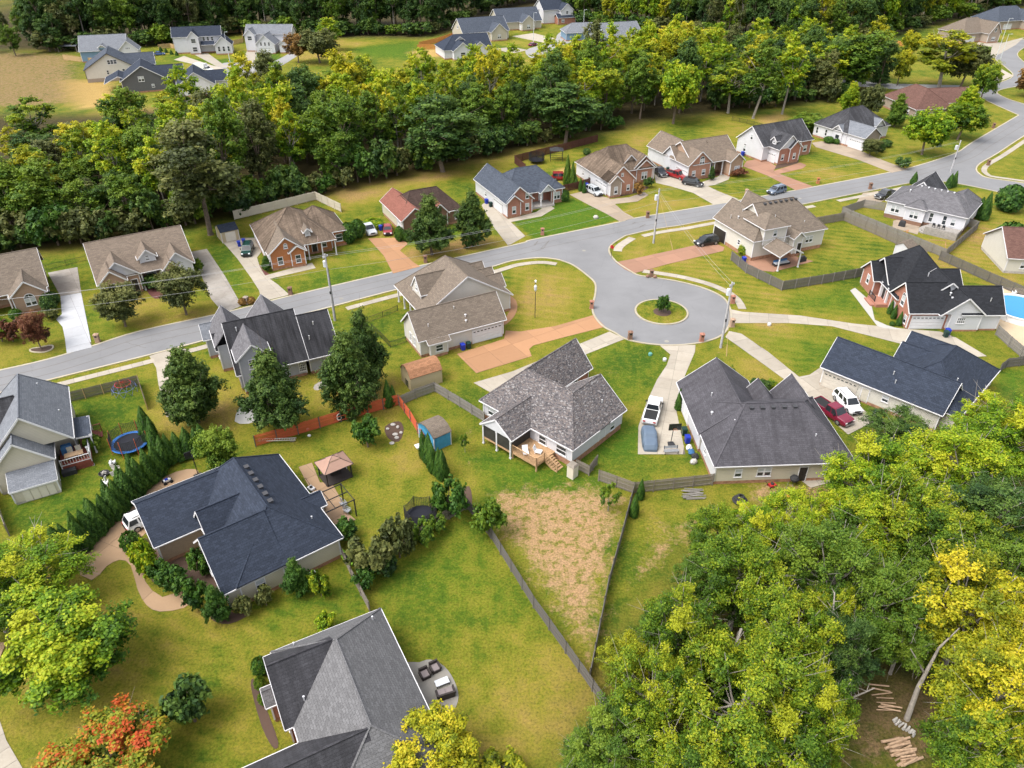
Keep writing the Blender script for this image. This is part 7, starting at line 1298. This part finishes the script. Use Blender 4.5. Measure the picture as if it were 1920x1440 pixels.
# trampolines
def tramp(base, r, rim, label, n=8, net='net', h=2.4, poles='dark_metal', tilt=0):
    b = G(*base); t = thing('trampoline', label, 'trampoline', b)
    m = MB(); m.lathe([(0,.78),(r-.4,.78)],28); m.build('jump_mat','tramp_mat',t); m = MB(); m.lathe([(r-.42,.8),(r,.8),(r,.74)],28); m.build('safety_pad',rim,t)
    for k in range(n):
        a = 2*math.pi*k/n; x,y = r*math.cos(a),r*math.sin(a); m = MB(); m.cyl((x,y,0),(x*1.0,y*1.0,h),.035,.035,6); m.build('pole',poles,t)
        m = MB(); a2 = 2*math.pi*(k+1)/n; x2,y2 = r*math.cos(a2),r*math.sin(a2); m.bar((x,y,h-.1),((x+x2)/2,(y+y2)/2,h-.35),.03); m.bar(((x+x2)/2,(y+y2)/2,h-.35),(x2,y2,h-.1),.03); m.build('net_rope',net,t)
        m = MB(); 
        for q in range(9):
            f0 = (q+.5)/9; xx,yy = x+(x2-x)*f0,y+(y2-y)*f0; m.bar((xx,yy,.8),(xx,yy,h-.3),.03)
        for q in range(8): zz = .95+q*.17; m.bar((x,y,zz),(x2,y2,zz),.03)
        m.build('net',net,t)
tramp((247,838),2.25,'tramp_blue','trampoline with bright blue rim and net on the green lawn',8,'net',2.5,'wood_red'); tramp((790,978),1.75,'tramp_mat','black trampoline with net among the shrubs',6); tramp((1006,305),1.9,'tramp_mat','black enclosed trampoline in the dark red fenced yard',8,'net',2.6)
# climbing dome
b = G(235,734); t = thing('climbing_dome','red and blue climbing dome by the mossy fence','playground',b); rings = [(1.7,0,10),(1.55,.75,10),(1.05,1.3,5),(0,1.6,1)]
for k in range(3):
    (r0,z0,n0),(r1,z1,n1) = rings[k],rings[k+1]; m = MB()
    for i in range(10):
        a = 2*math.pi*i/10; a2 = 2*math.pi*(i+1)/10; ao = .31*k; p = Vector((r0*math.cos(a+ao),r0*math.sin(a+ao),z0)); q = Vector((r1*math.cos(a+ao+.31),r1*math.sin(a+ao+.31),z1)); q2 = Vector((r1*math.cos(a+ao-.31),r1*math.sin(a+ao-.31),z1)); m.cyl(p,q,.022,.022,5,cap=False); m.cyl(p,q2,.022,.022,5,cap=False)
        if k: m.cyl(p, Vector((r0*math.cos(a2+ao),r0*math.sin(a2+ao),z0)),.03,.03,5,cap=False)
    m.build('bar_ring','pipe_red' if k == 2 else 'pipe_blue',t)
# fire pit and chairs
b = G(196,890); t = thing('fire_pit','round fire pit with pale logs on the green lawn','fire pit',b); m = MB(); m.lathe([(.45,.0),(.62,.28),(.55,.3),(.42,.1),(0,.08)],16); m.build('bowl','rubber',t)
for k in range(5): m = MB(); a = k*1.25; m.cyl((-.3*math.cos(a),-.3*math.sin(a),.18+.05*k),(.3*math.cos(a),.3*math.sin(a),.24+.05*k),.06,.06,7); m.build('log','stone_grey',t)
chair(213,872,'plastic_white','white chair by the fire pit facing the deck',R(200)); chair(222,896,'stone_grey','weathered chair right of the fire pit',R(100)); chair(220,884,'stone_grey','second weathered chair right of the fire pit',R(80)); chair(199,910,'plastic_white','white reclined chair below the fire pit',R(10))
# deck furniture of the slate roofed house
def loc2(o, u, v, z=0): return o.matrix_basis @ Vector((u,v,z))
p = loc2(hC,-2.5,-.9,1.0); t = thing('picnic_table','tan wooden table on the red deck','table',p,R(-61)); m = MB(); m.box((-.45,-1.0,.7),(.45,1.0,.76)); m.build('table_top','table_wood',t)
for sx in (-.38,.38):
    for sy in (-.9,.9): m = MB(); m.box((sx-.04,sy-.04,0),(sx+.04,sy+.04,.7)); m.build('leg','table_wood',t)
for k,(u,v) in enumerate(((-3.5,-1.3),(-3.4,-.4))):
    p = loc2(hC,u,v,1.0); t = thing('deck_chair',['pale chair at the tan table nearer the house wall','pale chair at the tan table nearer the deck rail'][k],'chair',p,R(-61+90)); m = MB(); m.box((-.3,-.3,.4),(.3,.3,.46)); m.build('seat','vinyl',t); m = MB(); m.box((-.3,.26,.46),(.3,.32,1.0)); m.build('backrest','vinyl',t)
    for sx in (-.26,.26):
        for sy in (-.26,.26): m = MB(); m.box((sx-.03,sy-.03,0),(sx+.03,sy+.03,.4)); m.build('leg','vinyl',t)
p = loc2(hC,-4.2,-1.6,1.0); t = thing('covered_grill','blue covered grill against the house wall on the red deck','grill',p,R(-61)); m = MB(); m.prism([(-.4,-.6),(.4,-.6),(.4,.6),(-.4,.6)],0,.8); m.build('cover_body','umbrella_blue',t); m = MB(); loft(m,[[(-.4,-.6,.8),(.4,-.6,.8),(.4,.6,.8),(-.4,.6,.8)],[(-.25,-.5,1.15),(.25,-.5,1.15),(.25,.5,1.15),(-.25,.5,1.15)]]); m.build('cover_hood','umbrella_blue',t)
b = G(132,888); t = thing('storage_box','black storage bin at the foot of the red deck','box',b,R(28)); m = MB(); m.box((-.75,-.4,0),(.75,.4,.6)); m.build('bin','rubber',t); m = MB(); loft(m,[[(-.78,-.43,.6),(.78,-.43,.6),(.78,.43,.6),(-.78,.43,.6)],[(-.7,-.3,.72),(.7,-.3,.72),(.7,.3,.72),(-.7,.3,.72)]]); m.build('lid','rubber',t)
# bins
def bin_(x, y, mat, label, rz=0, group=None):
    b = G(x,y); t = thing('wheelie_bin', label, 'bin', b, rz, group); m = MB(); loft(m,[[(-.25,-.28,.06),(.25,-.28,.06),(.25,.28,.06),(-.25,.28,.06)],[(-.31,-.36,1.0),(.31,-.36,1.0),(.31,.36,1.0),(-.31,.36,1.0)]]); m.build('body',mat,t)
    m = MB(); loft(m,[[(-.33,-.4,1.0),(.33,-.4,1.0),(.33,.4,1.0),(-.33,.4,1.0)],[(-.28,-.3,1.1),(.28,-.3,1.1),(.28,.32,1.1),(-.28,.32,1.1)]]); m.build('lid',mat,t)
    for s in (-.24,.24): m = MB(); m.cyl((s-.03,.3,.12),(s+.03,.3,.12),.12,.12,10); m.build('wheel','tyre',t)
    m = MB(); m.cyl((-.25,.42,.95),(.25,.42,.95),.025,.025,6); m.build('handle',mat,t)
for a in [(868,656,'bin_blue','blue wheelie bin before the white garage wall of the tan roofed house',R(28)),(879,653,'bin_green','dark green wheelie bin beside the blue one on the aggregate drive',R(28)),(1288,830,'bin_blue','blue wheelie bin against the white wall near the basketball hoop',R(5)),(1282,815,'bin_green','dark green wheelie bin against the white wall near the basketball hoop',R(5)),(1775,628,'bin_blue','blue wheelie bin at the brick garage corner',R(0)),(1772,632,'bin_green','green wheelie bin at the brick garage corner',R(0)),(714,432,'bin_blue','blue wheelie bin between the silver pickup and the red car',R(20)),(720,430,'bin_green','dark wheelie bin beside the blue one by the red car',R(20)),(912,382,'bin_blue','blue wheelie bin beside the white garage wall',R(25)),(920,388,'bin_green','dark green wheelie bin beside the white garage wall',R(25)),(449,462,'bin_blue','blue wheelie bin at the end of the drive by the cream shed',R(25)),(458,458,'bin_blue','second blue wheelie bin by the cream shed',R(25)),(1100,352,'bin_blue','blue wheelie bin by the dark red fence',R(25)),(1392,292,'bin_blue','blue wheelie bin against the tall white gable wall',R(25)),(1252,322,'bin_green','green wheelie bin beside the white side wall of the taupe gabled house',R(25)),(1640,782,'bin_green','dark bin by the side door of the long white house',R(-45)),(1394,492,'bin_blue','dark blue bin inside the grey board fence',R(20))]: bin_(*a)
b = G(1650,785); t = thing('storage_tub','yellow and black tub beside the long white wall','box',b,R(-45)); m = MB(); m.box((-.4,-.3,0),(.4,.3,.5)); m.build('tub','rubber',t); m = MB(); m.box((-.43,-.33,.5),(.43,.33,.62)); m.build('lid','yellow',t)
# basketball hoops
def hoop(x, y, rz, label):
    b = G(x,y); t = thing('basketball_hoop', label, 'basketball hoop', b, rz); m = MB(); m.prism([(-.45,-.3),(.45,-.3),(.35,.6),(-.35,.6)],0,.22); m.build('base','rubber',t)
    m = MB(); m.cyl((0,.4,.2),(0,.1,3.1),.05,.05,8); m.build('pole','dark_metal',t); m = MB(); m.box((-.75,-.28,2.7),(.75,-.24,3.6)); m.build('backboard','car_glass',t); f = MB()
    for a,c in (((-.75,2.7),(.75,2.7)),((-.75,3.6),(.75,3.6)),((-.75,2.7),(-.75,3.6)),((.75,2.7),(.75,3.6)),((-.3,2.9),(.3,2.9)),((-.3,3.3),(.3,3.3)),((-.3,2.9),(-.3,3.3)),((.3,2.9),(.3,3.3))): f.bar((a[0],-.29,a[1]),(c[0],-.29,c[1]),.05)
    f.bar((0,.1,3.0),(0,-.24,3.1),.08); f.build('board_frame','dark_metal',t); r = MB(); N = 14
    for i in range(N): a,c = 2*math.pi*i/N,2*math.pi*(i+1)/N; r.cyl((.23*math.cos(a),-.55+.23*math.sin(a),2.9),(.23*math.cos(c),-.55+.23*math.sin(c),2.9),.015,.015,4,cap=False)
    r.build('rim','orange',t); r = MB()
    for i in range(N): a = 2*math.pi*i/N; r.bar((.23*math.cos(a),-.55+.23*math.sin(a),2.9),(.13*math.cos(a+.3),-.55+.13*math.sin(a+.3),2.5),.012)
    r.build('net','plastic_white',t)
hoop(1259,836,R(5),'basketball hoop on the concrete drive beside the covered car'); hoop(372,893,R(215),'dark basketball hoop at the end of the tan drive')
b = G(1258,850); t = thing('bench','grey metal slatted bench at the end of the concrete drive','bench',b,R(5))
for k in range(4): m = MB(); m.box((-.9,-.25+k*.13,.43),(.9,-.15+k*.13,.47)); m.build('seat_slat','metal',t)
for k in range(3): m = MB(); m.box((-.9,.3,.55+k*.14),(.9,.33,.65+k*.14)); m.build('back_slat','metal',t)
for s in (-.8,.8): m = MB(); m.bar((s,-.22,0),(s,-.22,.45),.06); m.bar((s,.3,0),(s,.33,.98),.06); m.bar((s,-.22,.42),(s,.3,.42),.05); m.build('leg','dark_metal',t)
# clutter along the white wall
for i,(x,y,mt,lb) in enumerate([(1291,842,'plastic_white','white bag among the clutter along the wall by the bins'),(1296,850,'umbrella_blue','blue bundle among the clutter along the wall by the bins'),(1303,858,'rubber','black bundle among the clutter along the wall by the bins'),(1300,868,'stone_grey','grey bundle among the clutter along the wall by the bins')]):
    m = MB(); rr = random.Random(i); q = lambda w,z: [(x*w+rr.uniform(-.08,.08),y*w+rr.uniform(-.08,.08),z+rr.uniform(-.05,.05)) for x,y in ((-1,-1),(0,-1.2),(1,-.9),(1.2,0),(1,1),(0,1.1),(-1,.9),(-1.2,0))]; loft(m,[q(.3,.05),q(.34,.25),q(.22,.5),q(.08,.66)]); tag(m.build('bundle',mt,None,G(x,y)),lb,'bag')
# tyres / black planter stack, grill, tools behind the dark roof
b = G(1387,940); t = thing('tyre_stack','stack of black rings on the worn ground behind the dark grey roof','tyres',b)
for k,r in enumerate((.85,.62,.42)): m = MB(); m.lathe([(r-.22,.0),(r,.06),(r+.03,.16),(r-.02,.26),(r-.22,.3)],20); m.build('ring','rubber',t,(0,0,k*.28))
b = G(1487,908); t = thing('grill','black covered kettle grill beside the back steps','grill',b); m = MB(); m.lathe([(.3,.5),(.5,.75),(.52,.95),(.35,1.2),(0,1.28)],16); m.build('kettle','rubber',t)
for k in range(3): a = k*2.1; m = MB(); m.bar((.45*math.cos(a),.45*math.sin(a),0),(.25*math.cos(a),.25*math.sin(a),.6),.04); m.build('leg','dark_metal',t)
b = G(1447,912); t = thing('mower','small red push mower behind the dark grey roof','mower',b,R(20)); m = MB(); m.box((-.4,-.3,.12),(.4,.3,.35)); m.build('deck','pipe_red',t); m = MB(); m.lathe([(.2,.35),(.2,.5),(0,.55)],10); m.build('engine','rubber',t)
for sx in (-.35,.35):
    for sy in (-.32,.32): m = MB(); m.cyl((sx,sy-.04,.12),(sx,sy+.04,.12),.12,.12,10); m.build('wheel','tyre',t)
m = MB(); m.bar((-.4,-.2,.3),(-1.0,-.2,.95),.03); m.bar((-.4,.2,.3),(-1.0,.2,.95),.03); m.bar((-1.0,-.2,.95),(-1.0,.2,.95),.03); m.build('handle','dark_metal',t)
b = G(584,918); t = thing('mower','white and black push mower on the tan patio edge','mower',b,R(-40)); m = MB(); m.box((-.4,-.28,.12),(.4,.28,.34)); m.build('deck','plastic_white',t); m = MB(); m.lathe([(.18,.34),(.18,.5),(0,.55)],10); m.build('engine','rubber',t)
for sx in (-.35,.35):
    for sy in (-.3,.3): m = MB(); m.cyl((sx,sy-.04,.12),(sx,sy+.04,.12),.12,.12,10); m.build('wheel','tyre',t)
m = MB(); m.bar((-.4,-.2,.3),(-1.1,-.2,1.0),.03); m.bar((-.4,.2,.3),(-1.1,.2,1.0),.03); m.bar((-1.1,-.2,1.0),(-1.1,.2,1.0),.03); m.build('handle','dark_metal',t)
m = MB(); m.lathe([(0,0),(.3,.02),(.36,.22),(.25,.38),(0,.42)],12); tag(m.build('pumpkin','orange',None,G(1480,932)),'orange pumpkin on the worn ground by the near wood','pumpkin')
b = G(1523,906); t = thing('step_plank','pale planks laid from the back door of the dark grey roofed house','planks',G(1462,940),R(-75))
for k in range(2): m = MB(); m.box((-1.4,k*.4,.02),(1.4,k*.4+.28,.08)); m.build('plank','wood_grey',t)
# log heaps
def logs(x, y, n, ln, rz, mat, label, spread=.9, r=.09):
    b = G(x,y); t = thing('log_pile', label, 'log pile', b, rz); rr = random.Random(x)
    for k in range(n):
        m = MB(); l = ln*rr.uniform(.6,1.1); q = r*rr.uniform(.7,1.3); a = rr.uniform(-.22,.22); cx,cy = rr.uniform(-.25,.25)*ln*.4,(k%7-3)*spread/4+rr.uniform(-.08,.08); z = .1+.16*(k//7); c,s = math.cos(a)*l/2,math.sin(a)*l/2
        m.cyl((cx-c,cy-s,z),(cx+c,cy+s,z+rr.uniform(-.05,.05)),q,q*.85,7); m.build('log',mat,t)
logs(1690,1410,20,2.0,R(15),'log','pile of cut logs under the golden yellow trees',1.3,.1); logs(1660,1310,9,2.0,R(-5),'log','loose stacked poles beside the leaning trunk in the near wood',1.6,.06); logs(1695,1365,14,.6,R(40),'stone_grey','heap of split firewood between the two log piles',1.0,.09); logs(1297,928,14,2.6,R(4),'wood_grey','grey scrap boards heaped at the foot of the brown grey fence',1.0,.07)
b = G(1700,1350); m = MB(); m.cyl((0,0,-.2),(.5,1.0,3.0),.24,.19,9); m.cyl((.5,1.0,3.0),(2.0,2.6,6.0),.19,.1,8); m.cyl((2.0,2.6,6.0),(3.2,3.0,8.0),.1,.04,6); m.cyl((1.0,1.6,4.0),(-.6,2.2,6.4),.1,.04,6); tag(m.build('leaning_tree','bark_pale',None,b),'bare leaning tree trunk beside the log pile','tree trunk')
for (x0,y0,x1,y1,z0,z1) in [(1570,1320,1640,1290,2.5,4),(1780,890,1740,970,7,5),(1500,1330,1530,1260,6,8),(1390,1180,1370,1240,8,8.5),(1560,1180,1565,1110,7,9)]:
    A,B = G(x0,y0,z0),G(x1,y1,z1); m = MB(); d = B-A; m.cyl((0,0,0),d,.11,.05,6); rr = random.Random(x0)
    for k in range(6): s = d*rr.uniform(.3,1); m.cyl(s, s+Vector((rr.uniform(-1.2,1.2),rr.uniform(-1.2,1.2),rr.uniform(0,1))),.04,.012,4)
    m.cyl((0,0,0),(rr.uniform(-.5,.5),rr.uniform(.2,.8),-z0),.13,.12,6); tag(m.build('bare_branch','bark_pale',None,A),'bare pale dead limb poking out of the near wood','branch','dead limbs in the near wood')
# kayak, ladder, ac unit, cabinet
b = G(648,1046); S_ = []
for i in range(13):
    x = -1.5+i*.25; w = .38*math.sqrt(max(0.0,1-(x/1.52)**2))+.01; S_.append([(x,-w,.22),(x,-w*.6,.06),(x,w*.6,.06),(x,w,.22),(x,w*.75,.30),(x,0,.33),(x,-w*.75,.30)])
t = thing('kayak','lime green kayak lying beside the hedge of shrubs','kayak',b,R(-52)); m = MB(); loft(m,S_,0,True); m.build('hull','kayak',t); m = MB(); m.lathe([(0,.345),(.26,.35),(.28,.37),(.2,.375)],12); o = m.build('cockpit','rubber',t); o.scale = (1.6,.8,1)
b = G(485,832); t = thing('ladder','aluminium ladder lying along the red fence','ladder',b,R(3)); 
for y in (0,.42): m = MB(); m.bar((0,y,.4),(4.6,y,.4),.05,.09); m.build('rail','vent',t)
for k in range(15): m = MB(); m.bar((.2+k*.3,0,.4),(.2+k*.3,.42,.4),.035); m.build('rung','vent',t)
for x in (.5,4.1): m = MB(); m.bar((x,.2,0),(x,.2,.37),.12,.5); m.build('trestle','wood_mid',t)
def acu(x,y,rz,lb):
    b = G(x,y); t = thing('air_conditioner',lb,'air conditioner',b,rz); m = MB(); m.box((-.42,-.42,.08),(.42,.42,.85)); m.build('cabinet','can',t); m = MB(); m.lathe([(0,.86),(.34,.87),(.36,.85)],16); m.build('fan_grille','rubber',t); m = MB(); m.box((-.5,-.5,0),(.5,.5,.08)); m.build('pad','conc_old',t)
acu(588,1088,R(37),'grey air conditioner against the cream wall of the navy roofed house'); acu(1698,432,R(-40),'air conditioner beside the paved patio') if 0 else None
b = G(1073,893); t = thing('storage_cabinet','beige outdoor cabinet at the corner of the speckled roof house','cabinet',b,R(48)); m = MB(); m.box((-.5,-.45,0),(.5,.45,1.75)); m.build('cabinet','vinyl',t); m = MB(); loft(m,[[(-.6,-.55,1.75),(.6,-.55,1.75),(.6,.55,1.75),(-.6,.55,1.75)],[(-.3,-.4,1.98),(.3,-.4,1.98),(.3,.4,1.98),(-.3,.4,1.98)]]); m.build('lid','wood_mid',t); m = MB(); m.box((-.46,-.47,.08),(-.02,-.45,1.68)); m.box((.02,-.47,.08),(.46,-.45,1.68)); m.build('door','cream_trim',t)
for k,(u,v) in enumerate(((-2.4,5.2),(-1.2,4.2))):
    p = loc2(hF,u,v,1.05); t = thing('deck_chair',['white lounge chair on the wooden deck nearer the screened porch','white lounge chair on the wooden deck nearer the steps'][k],'chair',p,R(10+60*k)); m = MB(); m.box((-.35,-.4,.25),(.35,.4,.33)); m.build('seat','plastic_white',t); m = MB(); m.bar((0,.38,.3),(0,.62,.95),.7,.06); m.build('backrest','plastic_white',t)
    for sx in (-.3,.3):
        for sy in (-.35,.35): m = MB(); m.bar((sx,sy,0),(sx,sy,.26),.05); m.build('leg','plastic_white',t)
# pool
pc = G(1912,588); t = thing('swimming_pool','round blue above ground pool behind the brick house','pool',pc); m = MB(); m.lathe([(4.6,0),(4.6,1.1),(4.75,1.12),(4.75,1.2),(4.45,1.2),(4.45,.9)],40); m.build('rim','pool_rim',t)
mm, nt, bb = nodes('pool_water'); bb.inputs['Base Color'].default_value = (.015,.20,.42,1); bb.inputs['Roughness'].default_value = .08; bump(nt, bb, noise(nt, coords(nt), 2.5), .25, .05)
m = MB(); m.lathe([(0,1.0),(4.45,1.0)],40); m.build('water','pool_water',t)
for k in range(10): a = 2*math.pi*k/10; m = MB(); m.box((-.07,-.07,0),(.07,.07,1.1)); m.build('upright','pool_rim',t,(4.68*math.cos(a),4.68*math.sin(a),0))
sheet('pool_deck', smooth(W([(1862,600),(1885,640),(1930,660),(1990,650),(1990,560),(1900,540),(1868,548)]),3,True), .04, 'pool_deck')
b = G(1888,557); t = thing('pool_float','turquoise ring float lying by the pool','float',b); m = MB(); m.lathe([(.35,.1),(.5,.0),(.75,.1),(.8,.25),(.6,.36),(.4,.28),(.35,.1)],18); m.build('ring','door_green',t)
chair(1900,553,'plastic_white','white chair at the back of the pool deck',R(160)); 
# patio under the pavilion, grills
p = loc2(hJ,4.6,-3.2); t = thing('patio_sofa','grey cushioned sofa set under the covered patio','sofa',p,R(22)); m = MB(); m.box((-1.7,-.45,.05),(1.7,.45,.4)); m.build('base','wicker',t)
for k in range(3): m = MB(); m.box((-1.5+k,-.42,.4),(-.52+k,.3,.56)); m.build('cushion','can',t); m = MB(); m.box((-1.5+k,.3,.4),(-.52+k,.46,.9)); m.build('back_cushion','umbrella_blue',t)
p = loc2(hJ,9.0,-3.6); t = thing('grill','black gas grill on the aggregate patio','grill',p,R(22)); m = MB(); m.box((-.7,-.3,.1),(.7,.3,.85)); m.build('cart','rubber',t); m = MB(); m.lathe([(.3,.85),(.3,1.0),(.18,1.2),(0,1.24)],12); o = m.build('hood','dark_metal',t); o.scale = (1.8,1,1)
p = loc2(hK,4.9,-2.6); t = thing('grill','black covered grill on the paved patio','grill',p,R(-40)); m = MB(); loft(m,[[(-.6,-.4,0),(.6,-.4,0),(.6,.4,0),(-.6,.4,0)],[(-.55,-.36,.9),(.55,-.36,.9),(.55,.36,.9),(-.55,.36,.9)],[(-.4,-.2,1.2),(.4,-.2,1.2),(.4,.2,1.2),(-.4,.2,1.2)]]); m.build('cover','rubber',t)
for k in range(3):
    p = loc2(hK,10.4+k*.9,-1.6,.9); t = thing('deck_chair','black metal chair on the grey deck','chair',p,R(140),'black chairs on the grey deck'); m = MB(); m.box((-.25,-.25,.42),(.25,.25,.46)); m.build('seat','dark_metal',t); m = MB(); m.box((-.25,.22,.46),(.25,.26,.95)); m.build('backrest','dark_metal',t)
    for sx in (-.22,.22):
        for sy in (-.22,.22): m = MB(); m.box((sx-.02,sy-.02,0),(sx+.02,sy+.02,.42)); m.build('leg','dark_metal',t)
b = G(1697,437); t = thing('toy_slide','small orange toy slide on the lawn below the paved patio','toy',b,R(-60)); m = MB(); m.bar((-.6,0,.05),(.4,0,.75),.4,.06); m.build('slide','orange',t); m = MB(); m.bar((.4,-.18,0),(.4,-.18,.8),.06); m.bar((.4,.18,0),(.4,.18,.8),.06); m.build('frame','orange',t)
b = G(1752,468); t = thing('soccer_goal','rusty pipe goal frame inside the tall grey fence','goal',b,R(-8)); m = MB(); m.tube([(-1.6,-.8,0),(-1.5,0,1.9),(1.5,0,1.9),(1.6,-.8,0)],.05,6); m.build('frame','foundation',t)
b = G(315,905); t = thing('toy_quad','small blue and white toy quad on the tan drive','toy',b,R(40)); m = MB(); m.box((-.4,-.18,.25),(.4,.18,.5)); m.build('body','plastic_white',t); m = MB(); m.box((-.25,-.15,.5),(.1,.15,.6)); m.build('seat','bin_blue',t); m = MB(); m.bar((.3,-.3,.75),(.3,.3,.75),.04); m.bar((.3,0,.5),(.3,0,.75),.04); m.build('handlebar','rubber',t)
for sx in (-.35,.35):
    for sy in (-.3,.3): m = MB(); m.cyl((sx,sy-.08,.2),(sx,sy+.08,.2),.2,.2,10); m.build('wheel','tyre',t)
b = G(648,982); t = thing('round_table','small round pale table on the tan patio','table',b); m = MB(); m.lathe([(0,.72),(.55,.72),(.55,.68)],18); m.build('table_top','canopy_tan',t); m = MB(); m.cyl((0,0,0),(0,0,.68),.05,.05,8); m.lathe([(.3,.0),(.05,.06)],10); m.build('pedestal','dark_metal',t)
chair(652,962,'metal','grey chair under the pergola by the round table',R(60)); chair(645,950,'metal','grey chair under the pergola beside the post',R(40)); chair(605,955,'wicker','dark chair under the pergola by the house wall',R(200))
for i,(x,y) in enumerate([(737,797),(746,802),(741,815),(752,812),(727,805),(744,822),(735,832),(580,818),(577,806)]): m = MB(); rr = random.Random(i); m.lathe([(0,0),(.22,.03),(.26,.14),(.15,.24),(0,.27)],7); o = m.build('garden_stone','stone_grey' if i < 7 else 'plastic_white',None,G(x,y)); o.scale = (rr.uniform(.7,1.5),rr.uniform(.7,1.2),rr.uniform(.7,1.3)); tag(o,'small pale stone on the mulch along the red fence','stone','pale stones along the red fence')
m = MB(); m.lathe([(0,0),(.5,.05),(.55,.3),(.35,.55),(0,.6)],10); o = m.build('boulder','stone_grey',None,G(1117,409)); tag(o,'pale rounded boulder on the bright green lawn','boulder')
b = G(787,842); t = thing('wheelbarrow','white tub leaning at the end of the red fence','tub',b,R(30)); m = MB(); loft(m,[[(-.35,-.25,.15),(.35,-.25,.15),(.35,.25,.15),(-.35,.25,.15)],[(-.55,-.4,.6),(.55,-.4,.6),(.55,.4,.6),(-.55,.4,.6)]]); m.build('tub','plastic_white',t); m = MB(); m.cyl((.55,-.05,.15),(.55,.05,.15),.15,.15,10); m.build('wheel','tyre',t)
for (x,y,lb) in [(1219,666,'round green utility cover on the lawn by the brown mailbox'),(1246,676,'small white utility post on the lawn by the pickup drive'),(1442,610,'small white utility box on the lawn between the long drives'),(1901,62,'')]:
    if lb: m = MB(); m.lathe([(.28,0),(.3,.3),(.22,.42),(0,.48)],10); tag(m.build('utility_box','can' if 'white' in lb else 'door_green',None,G(x,y)),lb,'utility box')
b = G(722,845); 
for (x,y,lb) in [(1672,610,'small round shrub in the white gravel bed by the brick house')]: tree('ball1','leaf_hedge',G(x,y),.5,'shrub',lb,'shrub')
b = G(1043,300); t = thing('play_tower','dark metal play frame with a canopy in the dark red fenced yard','playground',b); 
for x in (-1.5,1.5):
    for y in (-1.2,1.2): m = MB(); m.bar((x,y,0),(x,y,2.6),.1); m.build('post','dark_metal',t)
m = MB(); m.poly([(-1.7,-1.4,2.6),(1.7,-1.4,2.6),(0,0,3.3)]); m.poly([(1.7,-1.4,2.6),(1.7,1.4,2.6),(0,0,3.3)]); m.poly([(1.7,1.4,2.6),(-1.7,1.4,2.6),(0,0,3.3)]); m.poly([(-1.7,1.4,2.6),(-1.7,-1.4,2.6),(0,0,3.3)]); m.build('canopy','rubber',t); m = MB()
for k in range(4): m.bar((-1.5,-1.2,.5+k*.5),(1.5,-1.2,.5+k*.5),.05)
m.build('rungs','dark_metal',t)
# flag on the orange brick house porch
p = loc2(hO,9.2,1.4,3.0); t = thing('house_flag','striped flag on a slanted staff over the white posted porch','flag',p,R(26)); m = MB(); m.cyl((0,0,0),(0,-.9,1.7),.025,.02,6); m.build('staff','vent',t)
for k in range(7): m = MB(); m.bar((.02,-.55-.02*k,1.0-.0*k-.12*k+.45),(.03,-.78-.02*k,1.3-.12*k+.2),.02,.09); m.build('stripe','pipe_red' if k%2 == 0 else 'plastic_white',t)
